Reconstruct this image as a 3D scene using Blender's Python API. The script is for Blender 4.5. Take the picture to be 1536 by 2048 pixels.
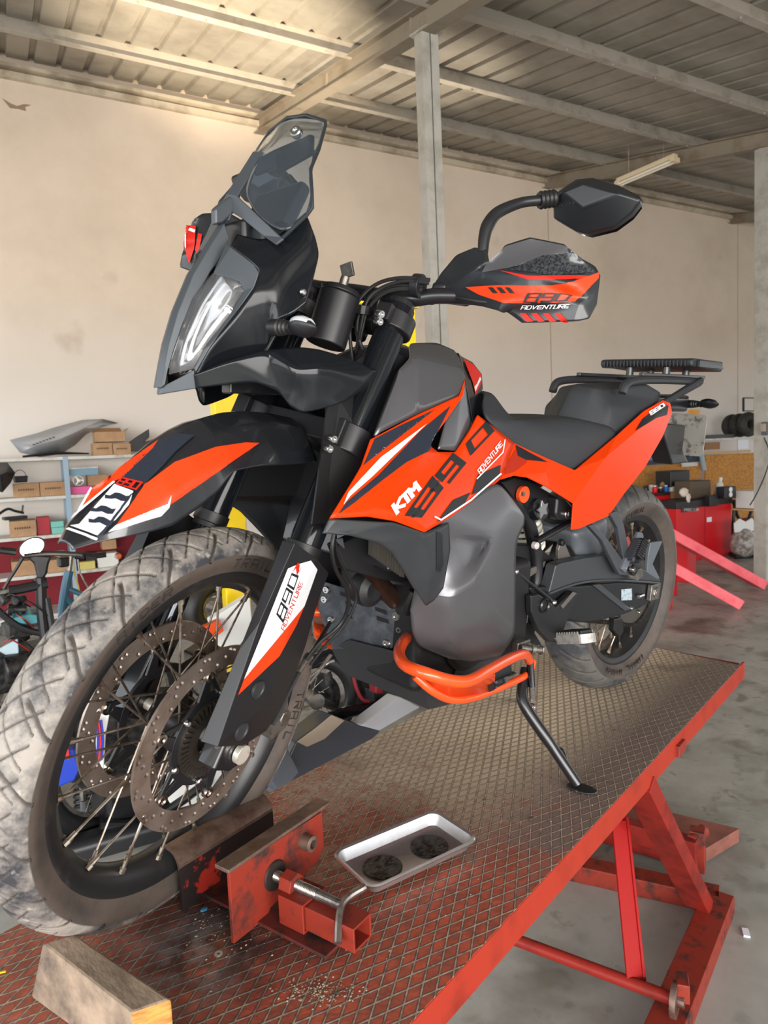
import bpy, bmesh, math, random
from mathutils import Vector, Matrix
from mathutils.bvhtree import BVHTree
random.seed(7)
SC = bpy.context.scene
for o in list(bpy.data.objects): bpy.data.objects.remove(o)
PI = math.pi
# ---------------------------------------------------------------- camera
H0 = 0.70                                   # height of the lift table above the floor
CX, CY, CZ = 0.5024, 1.142, 0.782 + H0
YAW, PITCH, ROLL, FPX = -2.3153, -0.0824, -0.0427, 1362.4
LEAN, STEER = 0.1152, 0.3453
_f = Vector((math.cos(YAW)*math.cos(PITCH), math.sin(YAW)*math.cos(PITCH), math.sin(PITCH)))
_r = _f.cross(Vector((0, 0, 1))).normalized(); _u = _r.cross(_f)
c_, s_ = math.cos(ROLL), math.sin(ROLL)
R_ = c_*_r + s_*_u; U_ = -s_*_r + c_*_u
CAMP = Vector((CX, CY, CZ))
cam = bpy.data.objects.new('camera', bpy.data.cameras.new('camera'))
SC.collection.objects.link(cam)
cam.matrix_world = Matrix.Translation(CAMP) @ Matrix((R_, U_, -_f)).transposed().to_4x4()
cam.data.sensor_fit = 'VERTICAL'; cam.data.sensor_height = 36.0; cam.data.lens = 36.0*FPX/2048
cam.data.clip_start = 0.02; cam.data.clip_end = 200
SC.camera = cam
cam.data.dof.use_dof = True; cam.data.dof.focus_distance = 1.45; cam.data.dof.aperture_fstop = 7.5
SC.view_settings.view_transform = 'Standard'; SC.view_settings.look = 'None'
SC.view_settings.gamma = 1.0; SC.view_settings.use_curve_mapping = False
SC.view_settings.exposure = 0.42
# ---------------------------------------------------------------- light: overcast daylight through the open side of the shed
W = bpy.data.worlds.new('sky'); SC.world = W; W.use_nodes = True
bg = W.node_tree.nodes['Background']; bg.inputs[0].default_value = (0.86, 0.93, 1.0, 1); bg.inputs[1].default_value = 3.4
_n = W.node_tree; _g = _n.nodes.new('ShaderNodeTexCoord'); _s = _n.nodes.new('ShaderNodeSeparateXYZ'); _c = _n.nodes.new('ShaderNodeValToRGB')
_n.links.new(_g.outputs['Generated'], _s.inputs[0]); _n.links.new(_s.outputs[2], _c.inputs[0]); _n.links.new(_c.outputs[0], bg.inputs[0])
_e = _c.color_ramp.elements; _e[0].position = 0; _e[0].color = (.20, .19, .18, 1); _e[1].position = .35; _e[1].color = (.86, .93, 1, 1)
_k = _c.color_ramp.elements.new(.02); _k.color = (.42, .42, .42, 1)
def area(name, loc, target, sx, sy, power, col):
    l = bpy.data.lights.new(name, 'AREA'); l.shape = 'RECTANGLE'; l.size = sx; l.size_y = sy; l.energy = power; l.color = col
    o = bpy.data.objects.new(name, l); SC.collection.objects.link(o); o.location = loc
    o.rotation_euler = (Vector(target)-Vector(loc)).to_track_quat('-Z', 'Y').to_euler(); return o
HALLA = -3.39688
WD = Vector((math.cos(HALLA), math.sin(HALLA), 0)); WN = Vector((0.2525, 0.9676, 0)).normalized()
area('daylight_doorway', CAMP + WN*5.0 - WD*1.0 + Vector((0, 0, .1)), (-1.2, -2.0, 1.4), 9.0, 2.6, 720, (1.0, .97, .93))
area('daylight_side_opening', CAMP - WD*7.5 + WN*1.0 + Vector((0, 0, .3)), (-.5, -1.0, 1.2), 6.0, 3.0, 230, (.95, .98, 1.0))
def spot(name, loc, target, power, size, blend, col, rad=.3):
    l = bpy.data.lights.new(name, 'SPOT'); l.energy = power; l.spot_size = size; l.spot_blend = blend; l.color = col; l.shadow_soft_size = rad
    o = bpy.data.objects.new(name, l); SC.collection.objects.link(o); o.location = loc
    o.rotation_euler = (Vector(target)-Vector(loc)).to_track_quat('-Z', 'Y').to_euler(); return o
# ---------------------------------------------------------------- frames: B = bike leaning on its stand, F = steered front end
ML = Matrix.Translation((0, 0, H0)) @ Matrix(((1, 0, 0), (0, math.cos(LEAN), math.sin(LEAN)), (0, -math.sin(LEAN), math.cos(LEAN)))).to_4x4()
KAX = Vector((-.443, 0, .8965)).normalized(); KP = Vector((.11, 0, 0))
MS = Matrix.Translation(KP) @ Matrix.Rotation(STEER, 4, KAX) @ Matrix.Translation(-KP)
FR = {'W': Matrix.Identity(4), 'B': ML, 'F': ML @ MS}
FRI = {k: v.inverted() for k, v in FR.items()}
def ray(u, v): return (R_*((u-768)/FPX) - U_*((v-1024)/FPX) + _f)
def at(u, v, c, axis=1, fr='B'):
    "point seen at (u,v) of the photograph whose coordinate on the given axis is c"
    M = FRI[fr]; o = M @ CAMP; d = M.to_3x3() @ ray(u, v)
    return o + d*((c-o[axis])/d[axis])
def onp(u, v, P0, n):
    d = ray(u, v); return CAMP + d*((P0-CAMP).dot(n)/d.dot(n))
# ---------------------------------------------------------------- materials
_M = {}
def mat(name, col, rough=.5, metal=0, col2=None, scale=8, mix=(.45, .65), bump=0, bscale=60, coat=0, trans=0, ior=1.45, rough2=None, detail=6, stretch=None, spec=.5):
    if name in _M: return _M[name]
    m = bpy.data.materials.new(name); m.use_nodes = True; nt = m.node_tree; N = nt.nodes; L = nt.links
    b = N['Principled BSDF']; b.inputs['Base Color'].default_value = (*col, 1); b.inputs['Roughness'].default_value = rough
    b.inputs['Metallic'].default_value = metal; b.inputs['Coat Weight'].default_value = coat; b.inputs['Transmission Weight'].default_value = trans
    b.inputs['IOR'].default_value = ior; b.inputs['Specular IOR Level'].default_value = spec; b.inputs['Coat Roughness'].default_value = .05
    tc = N.new('ShaderNodeTexCoord'); src = tc.outputs['Object']
    if stretch:
        mp = N.new('ShaderNodeMapping'); mp.inputs['Scale'].default_value = stretch; L.new(src, mp.inputs[0]); src = mp.outputs[0]
    if col2:
        n = N.new('ShaderNodeTexNoise'); n.inputs['Scale'].default_value = scale; n.inputs['Detail'].default_value = detail; n.inputs['Roughness'].default_value = .65
        L.new(src, n.inputs[0]); r = N.new('ShaderNodeValToRGB'); r.color_ramp.elements[0].position = mix[0]; r.color_ramp.elements[1].position = mix[1]
        r.color_ramp.elements[0].color = (*col, 1); r.color_ramp.elements[1].color = (*col2, 1)
        L.new(n.outputs[0], r.inputs[0]); L.new(r.outputs[0], b.inputs['Base Color'])
        if rough2 is not None:
            mr = N.new('ShaderNodeMapRange'); mr.inputs[1].default_value = mix[0]; mr.inputs[2].default_value = mix[1]; mr.inputs[3].default_value = rough; mr.inputs[4].default_value = rough2
            L.new(n.outputs[0], mr.inputs[0]); L.new(mr.outputs[0], b.inputs['Roughness'])
    if bump:
        n2 = N.new('ShaderNodeTexNoise'); n2.inputs['Scale'].default_value = bscale; n2.inputs['Detail'].default_value = 4
        L.new(src, n2.inputs[0]); bp = N.new('ShaderNodeBump'); bp.inputs['Strength'].default_value = bump; bp.inputs['Distance'].default_value = .004
        L.new(n2.outputs[0], bp.inputs['Height']); L.new(bp.outputs[0], b.inputs['Normal'])
    _M[name] = m; return m
def srgb(r, g, b): return tuple(((x/255)/12.92 if x/255 <= .04045 else ((x/255+.055)/1.055)**2.4) for x in (r, g, b))
S = srgb
# ---------------------------------------------------------------- mesh builder
class MB:
    def __init__(s): s.v = []; s.f = []; s.m = []
    def add(s, vs, fs, mi=0):
        o = len(s.v); s.v += [tuple(p) for p in vs]; s.f += [tuple(i+o for i in f) for f in fs]; s.m += [mi]*len(fs); return s
    def box(s, c, sz, M=None, mi=0, taper=1.0):
        x, y, z = [q/2 for q in sz]; c = Vector(c); vs = []
        for k in (-1, 1):
            t = taper if k == 1 else 1
            for a, b in ((-1, -1), (1, -1), (1, 1), (-1, 1)): vs.append(Vector((a*x*t, b*y*t, k*z)))
        vs = [c + (M @ p if M else p) for p in vs]
        return s.add(vs, [(3, 2, 1, 0), (4, 5, 6, 7), (0, 1, 5, 4), (1, 2, 6, 5), (2, 3, 7, 6), (3, 0, 4, 7)], mi)
    def beam(s, p0, p1, w, h, up=(0, 0, 1), mi=0):
        "box from p0 to p1, w wide sideways and h tall along up"
        p0 = Vector(p0); p1 = Vector(p1); d = (p1-p0).normalized(); up = Vector(up); sd = d.cross(up).normalized(); uu = sd.cross(d)
        vs = []
        for p in (p0, p1):
            for a, b in ((-1, -1), (1, -1), (1, 1), (-1, 1)): vs.append(p + sd*a*w/2 + uu*b*h/2)
        return s.add(vs, [(3, 2, 1, 0), (4, 5, 6, 7), (0, 1, 5, 4), (1, 2, 6, 5), (2, 3, 7, 6), (3, 0, 4, 7)], mi)
    def tube(s, pts, r, n=10, mi=0, cap=True, closed=False, flat=1.0):
        P = [Vector(p) for p in pts]; k = len(P); rr = r if isinstance(r, (list, tuple)) else [r]*k
        t0 = (P[1]-P[0]).normalized(); nn = t0.orthogonal().normalized(); vs = []; pt = t0
        for i, p in enumerate(P):
            t = (P[(i+1) % k]-P[i-1]).normalized() if (closed or 0 < i < k-1) else ((P[1]-P[0]) if i == 0 else (P[-1]-P[-2])).normalized()
            nn = (nn - t*nn.dot(t)).normalized(); b = t.cross(nn)
            for j in range(n): a = 2*PI*j/n; vs.append(p + nn*math.cos(a)*rr[i] + b*math.sin(a)*rr[i]*flat)
        fs = []
        for i in range(k if closed else k-1):
            for j in range(n): a = i*n+j; b_ = i*n+(j+1) % n; i2 = (i+1) % k; fs.append((a, b_, i2*n+(j+1) % n, i2*n+j))
        if cap and not closed: fs += [tuple(range(n-1, -1, -1)), tuple((k-1)*n+j for j in range(n))]
        return s.add(vs, fs, mi)
    def cyl(s, p0, p1, r0, r1=None, n=20, mi=0): return s.tube([p0, p1], [r0, r0 if r1 is None else r1], n, mi)
    def lathe(s, prof, c=(0, 0, 0), axis='y', n=48, mi=0, a0=0, a1=2*PI, closed=False):
        "prof: list of (radius, offset along axis)"
        c = Vector(c); full = abs(a1-a0-2*PI) < 1e-6; m = n if full else n+1; k = len(prof); vs = []
        for i in range(m):
            a = a0+(a1-a0)*i/n; ca, sa = math.cos(a), math.sin(a)
            for r, y in prof:
                if axis == 'y': vs.append(c+Vector((r*ca, y, r*sa)))
                elif axis == 'z': vs.append(c+Vector((r*ca, r*sa, y)))
                else: vs.append(c+Vector((y, r*ca, r*sa)))
        fs = []
        for i in range(n):
            i2 = (i+1) % m
            for j in range(k if closed else k-1): j2 = (j+1) % k; fs.append((i*k+j, i*k+j2, i2*k+j2, i2*k+j))
        return s.add(vs, fs, mi)
    def prism(s, poly, d, mi=0):
        "closed polygon of 3d points extruded by vector d"
        P = [Vector(p) for p in poly]; d = Vector(d); n = len(P)
        return s.add(P+[p+d for p in P], [tuple(range(n-1, -1, -1)), tuple(range(n, 2*n))]+[(i, (i+1) % n, n+(i+1) % n, n+i) for i in range(n)], mi)
    def ico(s, c, r, sub=2, sc=(1, 1, 1), mi=0):
        bm = bmesh.new(); bmesh.ops.create_icosphere(bm, subdivisions=sub, radius=r); c = Vector(c)
        s.add([c+Vector((v.co.x*sc[0], v.co.y*sc[1], v.co.z*sc[2])) for v in bm.verts], [tuple(v.index for v in f.verts) for f in bm.faces], mi); bm.free(); return s
    def build(s, name, mats, parent=None, fr=None, smooth=35, bevel=0, seg=2, sub=0, solid=0, off=-1, fixn=True, crease=None, M=None):
        me = bpy.data.meshes.new(name); me.from_pydata(s.v, [], s.f)
        for m in (mats if isinstance(mats, (list, tuple)) else [mats]): me.materials.append(m)
        if len(set(s.m)) > 1: me.polygons.foreach_set('material_index', s.m)
        if fixn:
            bm = bmesh.new(); bm.from_mesh(me); bmesh.ops.recalc_face_normals(bm, faces=bm.faces); bm.to_mesh(me); bm.free()
        me.update()
        if smooth is None: me.shade_flat()
        else: me.shade_smooth()
        if smooth is not None and not sub: me.set_sharp_from_angle(angle=math.radians(smooth))
        o = bpy.data.objects.new(name, me); SC.collection.objects.link(o)
        if parent: o.parent = parent
        if fr is not None and parent is not None: o.matrix_local = {'B': Matrix.Identity(4), 'F': MS}[fr]
        if M is not None: o.matrix_local = M
        if sub:
            md = o.modifiers.new('sub', 'SUBSURF'); md.levels = sub; md.render_levels = sub
        if solid:
            md = o.modifiers.new('solid', 'SOLIDIFY'); md.thickness = solid; md.offset = off
        if bevel:
            md = o.modifiers.new('bev', 'BEVEL'); md.width = bevel; md.segments = seg; md.limit_method = 'ANGLE'; md.angle_limit = math.radians(22)
            md.use_clamp_overlap = True; md.harden_normals = True
        return o
def tag(o, label, cat, group=None, kind=None):
    o['label'] = label; o['category'] = cat
    if group: o['group'] = group
    if kind: o['kind'] = kind
    return o
def struct(o, label=None):
    o['kind'] = 'structure'
    if label: o['label'] = label
    return o
def thing(name, label, cat, loc=(0, 0, 0), group=None, M=None):
    o = bpy.data.objects.new(name, None); SC.collection.objects.link(o); o.empty_display_size = .1
    if M is not None: o.matrix_world = M
    else: o.location = loc
    return tag(o, label, cat, group)
def smoothpath(pts, n=6):
    P = [Vector(p) for p in pts]; out = []
    for i in range(len(P)-1):
        p0 = P[max(i-1, 0)]; p1 = P[i]; p2 = P[i+1]; p3 = P[min(i+2, len(P)-1)]
        for k in range(n):
            t = k/n; out.append(.5*((2*p1)+(p2-p0)*t+(2*p0-5*p1+4*p2-p3)*t*t+(3*p1-p0-3*p2+p3)*t**3))
    return out+[P[-1]]
def pts(txt, fr='B', dy=0):
    "lines or ; separated 'name u v y' -> {name: point}"
    d = {}
    for ln in txt.replace('\n', ';').split(';'):
        w = ln.split()
        if not w: continue
        d[w[0]] = at(float(w[1]), float(w[2]), float(w[3])+dy, 1, fr)
    return d
def soften(o, c):
    "rounded facets: subdivision with creased folds, outline kept exact"
    me = o.data; bm = bmesh.new(); bm.from_mesh(me); cl = bm.edges.layers.float.get('crease_edge') or bm.edges.layers.float.new('crease_edge')
    for e in bm.edges: e[cl] = 1.0 if len(e.link_faces) < 2 else c
    bm.to_mesh(me); bm.free(); me.shade_smooth()
    md = o.modifiers.new('sub', 'SUBSURF'); md.levels = 3; md.render_levels = 3; md.boundary_smooth = 'PRESERVE_CORNERS'
def panel(name, m, P, faces, parent, fr='B', solid=.004, bevel=.003, mirror=False, smooth=30, off=-1, both=False, sub=0, seg=2, mi=None, soft=None):
    "faceted shell: P point dict, faces 'a b c d/e f g'"
    keys = list(P); ix = {k: i for i, k in enumerate(keys)}
    V = [Vector(P[k]) for k in keys]; F = [tuple(ix[w] for w in f.split()) for f in faces.replace('\n', '/').split('/') if f.strip()]
    def orient(V, F, sgn):
        # all normals of the left shell face the camera
        out = []
        for f in F:
            n = Vector((0, 0, 0))
            for i in range(len(f)):
                a = V[f[i]]; b = V[f[(i+1) % len(f)]]; n += a.cross(b)
            out.append(f)
        return out
    def mk(V, F, nm, flip):
        mb = MB(); mb.add(V, F); o = mb.build(nm, m, parent, fr, smooth=smooth, fixn=True)
        # make outward = towards camera side (+y for left, -y for mirrored)
        me = o.data; s = sum(p.normal.y*p.area for p in me.polygons)
        ref = -1 if flip else 1
        if s*ref < 0: me.flip_normals()
        if soft is not None: soften(o, soft)
        md = o.modifiers.new('solid', 'SOLIDIFY'); md.thickness = solid; md.offset = off
        if bevel and soft is None:
            md = o.modifiers.new('bev', 'BEVEL'); md.width = bevel; md.segments = seg; md.limit_method = 'ANGLE'; md.angle_limit = math.radians(12); md.harden_normals = True
        return o
    if both:   # one shell crossing the middle plane: add mirrored half
        n = len(V); V2 = V+[Vector((p.x, -p.y, p.z)) for p in V]; F2 = F+[tuple(reversed([i+n for i in f])) for f in F]
        mb = MB(); mb.add(V2, F2)
        bm = bmesh.new(); me = bpy.data.meshes.new(name); me.from_pydata(V2, [], F2); bm.from_mesh(me)
        bmesh.ops.remove_doubles(bm, verts=bm.verts, dist=.0015); bmesh.ops.recalc_face_normals(bm, faces=bm.faces)
        s = sum(f.normal.y*f.calc_area()*(1 if f.calc_center_median().y > 0 else -1)+f.normal.z*.3*f.calc_area() for f in bm.faces)
        if s < 0: bmesh.ops.reverse_faces(bm, faces=bm.faces)
        bm.to_mesh(me); bm.free(); me.materials.append(m); me.shade_smooth(); me.set_sharp_from_angle(angle=math.radians(smooth))
        o = bpy.data.objects.new(name, me); SC.collection.objects.link(o); o.parent = parent
        o.matrix_local = {'B': Matrix.Identity(4), 'F': MS}[fr]
        if soft is not None: soften(o, soft)
        md = o.modifiers.new('solid', 'SOLIDIFY'); md.thickness = solid; md.offset = off
        if bevel and soft is None:
            md = o.modifiers.new('bev', 'BEVEL'); md.width = bevel; md.segments = seg; md.limit_method = 'ANGLE'; md.angle_limit = math.radians(12); md.harden_normals = True
        return o
    o = mk(V, F, name, False)
    if mirror: mk([Vector((p.x, -p.y, p.z)) for p in V], F, name, True)
    return o
# ---------------------------------------------------------------- stickers and lettering laid on a surface
_BV = {}
def bvh(o):
    if o.name not in _BV:
        bpy.context.view_layer.update(); _BV[o.name] = (BVHTree.FromObject(o, bpy.context.evaluated_depsgraph_get()), o.matrix_world.copy())
    return _BV[o.name]
def lay(name, m, tris, target, parent=None, lift=.0008, maxlen=8, label=None):
    "tris: list of polygons in photo pixels, laid on the surface of the target objects"
    tg = target if isinstance(target, (list, tuple)) else [target]
    bm = bmesh.new()
    for poly in tris:
        vs = [bm.verts.new((u/100, v/100, 0)) for u, v in poly]
        try: bm.faces.new(vs)
        except Exception: pass
    bmesh.ops.triangulate(bm, faces=bm.faces)
    for _ in range(6):
        es = [e for e in bm.edges if e.calc_length() > maxlen/100]
        if not es: break
        bmesh.ops.subdivide_edges(bm, edges=es, cuts=1); bmesh.ops.triangulate(bm, faces=[f for f in bm.faces if len(f.verts) > 3])
    parent = parent or tg[0]
    bpy.context.view_layer.update()
    inv = parent.matrix_world.inverted(); bv = [bvh(t) for t in tg]; last = None; pos = {}; miss = []
    for v in bm.verts:
        d = ray(v.co.x*100, v.co.y*100).normalized(); best = None
        for B, Mw in bv:
            iv = Mw.inverted(); o_ = iv @ CAMP; dd = (iv.to_3x3() @ d).normalized(); h = B.ray_cast(o_, dd)
            if h[0] is not None:
                p = Mw @ h[0]; t = (p-CAMP).length
                if best is None or t < best[0]:
                    n = (Mw.to_3x3() @ h[1]).normalized()
                    if n.dot(d) > 0: n = -n
                    best = (t, p+n*lift)
        if best: pos[v.index if False else v] = best
        else: miss.append((v, d))
    if not pos: bm.free(); print('DECAL MISS', name, label); return None
    for v, d in miss:
        q = min(pos, key=lambda w: (w.co-v.co).length_squared); pos[v] = (pos[q][0], CAMP+d*pos[q][0])
    if miss: print('decal partial', name, label, len(miss), '/', len(pos))
    for v, b in pos.items(): v.co = inv @ b[1]
    bmesh.ops.recalc_face_normals(bm, faces=bm.faces)
    me = bpy.data.meshes.new(name); bm.to_mesh(me); bm.free(); me.materials.append(m); me.shade_smooth()
    o = bpy.data.objects.new(name, me); SC.collection.objects.link(o); o.parent = parent
    if label: o['label'] = label
    return o
GL = {  # stroke letters on a 4 x 6 grid, origin bottom left
 '8': [[(0, 0), (0, 2.6), (.6, 3), (0, 3.4), (0, 6), (4, 6), (4, 3.4), (3.4, 3), (4, 2.6), (4, 0), (0, 0)], [(.6, 3), (3.4, 3)]],
 '9': [[(4, 2.9), (0, 2.9), (0, 6), (4, 6), (4, 0), (.6, 0)]], '0': [[(0, 0), (0, 6), (4, 6), (4, 0), (0, 0)]],
 'A': [[(0, 0), (0, 6), (4, 6), (4, 0)], [(0, 2.6), (4, 2.6)]], 'D': [[(0, 0), (0, 6), (3, 6), (4, 5), (4, 1), (3, 0), (0, 0)]],
 'V': [[(0, 6), (1.6, 0), (4, 6)]], 'E': [[(4, 6), (0, 6), (0, 0), (4, 0)], [(0, 3), (3.2, 3)]], 'N': [[(0, 0), (0, 6), (4, 0), (4, 6)]],
 'T': [[(0, 6), (4, 6)], [(2, 6), (2, 0)]], 'U': [[(0, 6), (0, 0), (4, 0), (4, 6)]], 'R': [[(0, 0), (0, 6), (4, 6), (4, 3), (0, 3)], [(1.6, 3), (4, 0)]],
 'K': [[(0, 0), (0, 6)], [(4, 6), (.4, 3), (4, 0)]], 'M': [[(0, 0), (0, 6), (2, 3), (4, 6), (4, 0)]], 'P': [[(0, 0), (0, 6), (4, 6), (4, 3), (0, 3)]],
 'C': [[(4, 6), (0, 6), (0, 0), (4, 0)]], 'O': [[(0, 0), (0, 6), (4, 6), (4, 0), (0, 0)]], 'I': [[(2, 0), (2, 6)]], 'L': [[(0, 6), (0, 0), (4, 0)]],
 'S': [[(4, 6), (0, 6), (0, 3), (4, 3), (4, 0), (0, 0)]], 'G': [[(4, 6), (0, 6), (0, 0), (4, 0), (4, 3), (2, 3)]], 'B': [[(0, 0), (0, 6), (3.4, 6), (3.4, 3.2), (0, 3)], [(3.4, 3), (4, 2.6), (4, 0), (0, 0)]],
 'X': [[(0, 0), (4, 6)], [(0, 6), (4, 0)]], 'H': [[(0, 0), (0, 6)], [(4, 0), (4, 6)], [(0, 3), (4, 3)]], 'W': [[(0, 6), (1, 0), (2, 3), (3, 0), (4, 6)]], ' ': [], 'Y': [[(0, 6), (2, 3), (4, 6)], [(2, 3), (2, 0)]]}
def strokes(txt, th=.9, gap=1.6):
    "quads of the lettering in the unit square"
    q = []; x = 0
    for ch in txt:
        for pl in GL[ch]:
            for a, b in zip(pl, pl[1:]):
                a = Vector(a); b = Vector(b); d = (b-a).normalized(); n = Vector((-d.y, d.x))*th/2; e = d*th/2
                q.append([(p.x+x, p.y) for p in (a-e-n, b+e-n, b+e+n, a-e+n)])
        x += 4+gap
    w = x-gap; h = 6
    return [[((px+th/2)/(w+th), (py+th/2)/(h+th)) for px, py in c] for c in q]
def text_on(name, txt, m, quad, target, th=.9, gap=1.6, label=None, lift=.0011, parent=None):
    "quad: photo pixels of bottom-left, bottom-right, top-right, top-left of the lettering"
    a, b, c, d = [Vector(q) for q in quad]
    def mp(s, t): p = (a*(1-s)+b*s)*(1-t)+(d*(1-s)+c*s)*t; return (p.x, p.y)
    return lay(name, m, [[mp(s, t) for s, t in q] for q in strokes(txt, th, gap)], target, parent=parent, lift=lift, maxlen=7, label=label)
# ================================================================ the shed
HD = 7.5
AW = CAMP + ray(515, 232)*HD                       # top of the wall where the first rafter lands
def wallp(s, z, out=0.0): p = AW + WD*s + WN*out; p.z = z; return p
TOPZ = AW.z; SLOPE = -.2244/math.sqrt(.2461**2+.9429**2)
def roofp(s, out, dz=0): return wallp(s, TOPZ+SLOPE*out+dz, out)
m_wall = mat('plaster', S(224, 207, 188), .9, col2=S(206, 188, 169), scale=.7, mix=(.42, .75), bump=.15, bscale=40)
def add_wall_daylight_and_dirt(m):
    nt = m.node_tree; N = nt.nodes; L = nt.links; b = N['Principled BSDF']; src = b.inputs['Base Color'].links[0].from_socket
    tc = N.new('ShaderNodeTexCoord'); sp = N.new('ShaderNodeSeparateXYZ'); L.new(tc.outputs['Object'], sp.inputs[0])
    mr = N.new('ShaderNodeMapRange'); mr.inputs[1].default_value = 3.3; mr.inputs[2].default_value = 1.9; L.new(sp.outputs[2], mr.inputs[0])  # wall painted paler towards the bottom, daylight put into its colour
    mx = N.new('ShaderNodeMix'); mx.data_type = 'RGBA'; mx.inputs['B'].default_value = (*S(226, 219, 212), 1); L.new(mr.outputs[0], mx.inputs['Factor']); L.new(src, mx.inputs['A'])
    n = N.new('ShaderNodeTexNoise'); n.inputs['Scale'].default_value = 1.6; n.inputs['Detail'].default_value = 9; L.new(tc.outputs['Object'], n.inputs[0])
    r = N.new('ShaderNodeMapRange'); r.inputs[1].default_value = .68; r.inputs[2].default_value = .8; r.inputs[4].default_value = .4; L.new(n.outputs[0], r.inputs[0])
    m2 = N.new('ShaderNodeMix'); m2.data_type = 'RGBA'; m2.inputs['B'].default_value = (*S(150, 125, 100), 1); L.new(r.outputs[0], m2.inputs['Factor']); L.new(mx.outputs['Result'], m2.inputs['A'])
    L.new(m2.outputs['Result'], b.inputs['Base Color'])
add_wall_daylight_and_dirt(m_wall)
m_steel = mat('painted_steel', S(168, 160, 148), .55, .0, col2=S(140, 132, 120), scale=5, mix=(.5, .7), bump=.05)
m_beam = mat('rafter_steel', S(142, 132, 116), .6, 0, col2=S(120, 102, 82), scale=4, mix=(.5, .72))
m_roof = mat('roof_sheet', S(168, 162, 150), .5, .15, col2=S(136, 128, 116), scale=2.2, mix=(.4, .75), stretch=(1, 1, 1))
m_floor = mat('concrete', S(172, 171, 164), .42, 0, col2=S(128, 127, 120), scale=1.3, mix=(.4, .68), bump=.1, bscale=15, rough2=.6, detail=10)
def floor_dirt(m):
    nt = m.node_tree; N = nt.nodes; L = nt.links; b = N['Principled BSDF']; src = b.inputs['Base Color'].links[0].from_socket; tc = N.new('ShaderNodeTexCoord')
    for sc, lo, hi, col, f in ((2.3, .54, .68, S(66, 60, 50), .75), (6, .56, .7, S(96, 82, 62), .6), (14, .6, .72, S(60, 54, 46), .5), (.6, .5, .7, S(178, 178, 174), .6)):
        n = N.new('ShaderNodeTexNoise'); n.inputs['Scale'].default_value = sc; n.inputs['Detail'].default_value = 8; n.inputs['Distortion'].default_value = .4; L.new(tc.outputs['Object'], n.inputs[0])
        r = N.new('ShaderNodeMapRange'); r.inputs[1].default_value = lo; r.inputs[2].default_value = hi; r.inputs[4].default_value = f; L.new(n.outputs[0], r.inputs[0])
        m2 = N.new('ShaderNodeMix'); m2.data_type = 'RGBA'; m2.inputs['B'].default_value = (*col, 1); L.new(r.outputs[0], m2.inputs['Factor']); L.new(src, m2.inputs['A']); src = m2.outputs['Result']
    L.new(src, b.inputs['Base Color'])
floor_dirt(m_floor)
s0, s1 = -9, 17
mb = MB(); a = wallp(s0, 0); b = wallp(s1, 0)
mb.prism([wallp(s0, -.1), wallp(s1, -.1), wallp(s1, TOPZ+.35), wallp(s0, TOPZ+.35)], -WN*.25); struct(mb.build('wall_back', m_wall))
mb = MB()
mb.prism([wallp(s0, -.12, -.3), wallp(s1, -.12, -.3), wallp(s1, -.12, 13), wallp(s0, -.12, 13)], (0, 0, .12)); struct(mb.build('floor', m_floor))
# ledge along the top of the wall, panel joints and stains
mb = MB()
for z, t, o in ((TOPZ-.1, .06, .05), (TOPZ-.03, .03, .09)): mb.beam(wallp(s0, z, o/2), wallp(s1, z, o/2), o, t)
struct(mb.build('trim_1', mat('ledge', S(205, 192, 170), .8, col2=S(160, 145, 125), scale=3)))
mb = MB()
for s in (-4.1, 4.15, 8.3):
    mb.beam(wallp(s, 0, .0), wallp(s, TOPZ, .0), .018, .004, up=WN)
struct(mb.build('trim_2', mat('joint', S(186, 170, 150), .9)))
# corrugated roof: ribs run down the slope
mb = MB(); out0, out1 = -.25, 12.5; pitch = .235; prof = []
s = s0
while s < s1:
    prof += [(s, 0), (s+pitch-.062, 0), (s+pitch-.05, .035), (s+pitch-.012, .035)]; s += pitch
vs = []; n = len(prof); NO = 2
for o in (out0, out1):
    for ss, h in prof: vs.append(roofp(ss, o, h+.075))
mb.add(vs, [(i, i+1, n+i+1, n+i) for i in range(n-1)])
ro = mb.build('ceiling', m_roof, smooth=None, solid=.004, off=0); struct(ro)
# purlins
k = 0
for out in (.55+.55, 2.33, 3.5, 4.55, 5.7, 6.85, 8.0, 9.2, 10.4):
    k += 1; mb = MB()
    mb.beam(roofp(s0, out, .015), roofp(s1, out, .015), .005, .12); mb.beam(roofp(s0, out+.03, -.045), roofp(s1, out+.03, -.045), .06, .005); mb.beam(roofp(s0, out-.03, .072), roofp(s1, out-.03, .072), .06, .005)
    s = s0+.3
    while s < s1: mb.cyl(roofp(s, out+.035, -.05), roofp(s, out+.035, -.062), .008, n=6); s += .47
    struct(mb.build('purlin', m_steel, smooth=None))
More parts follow.
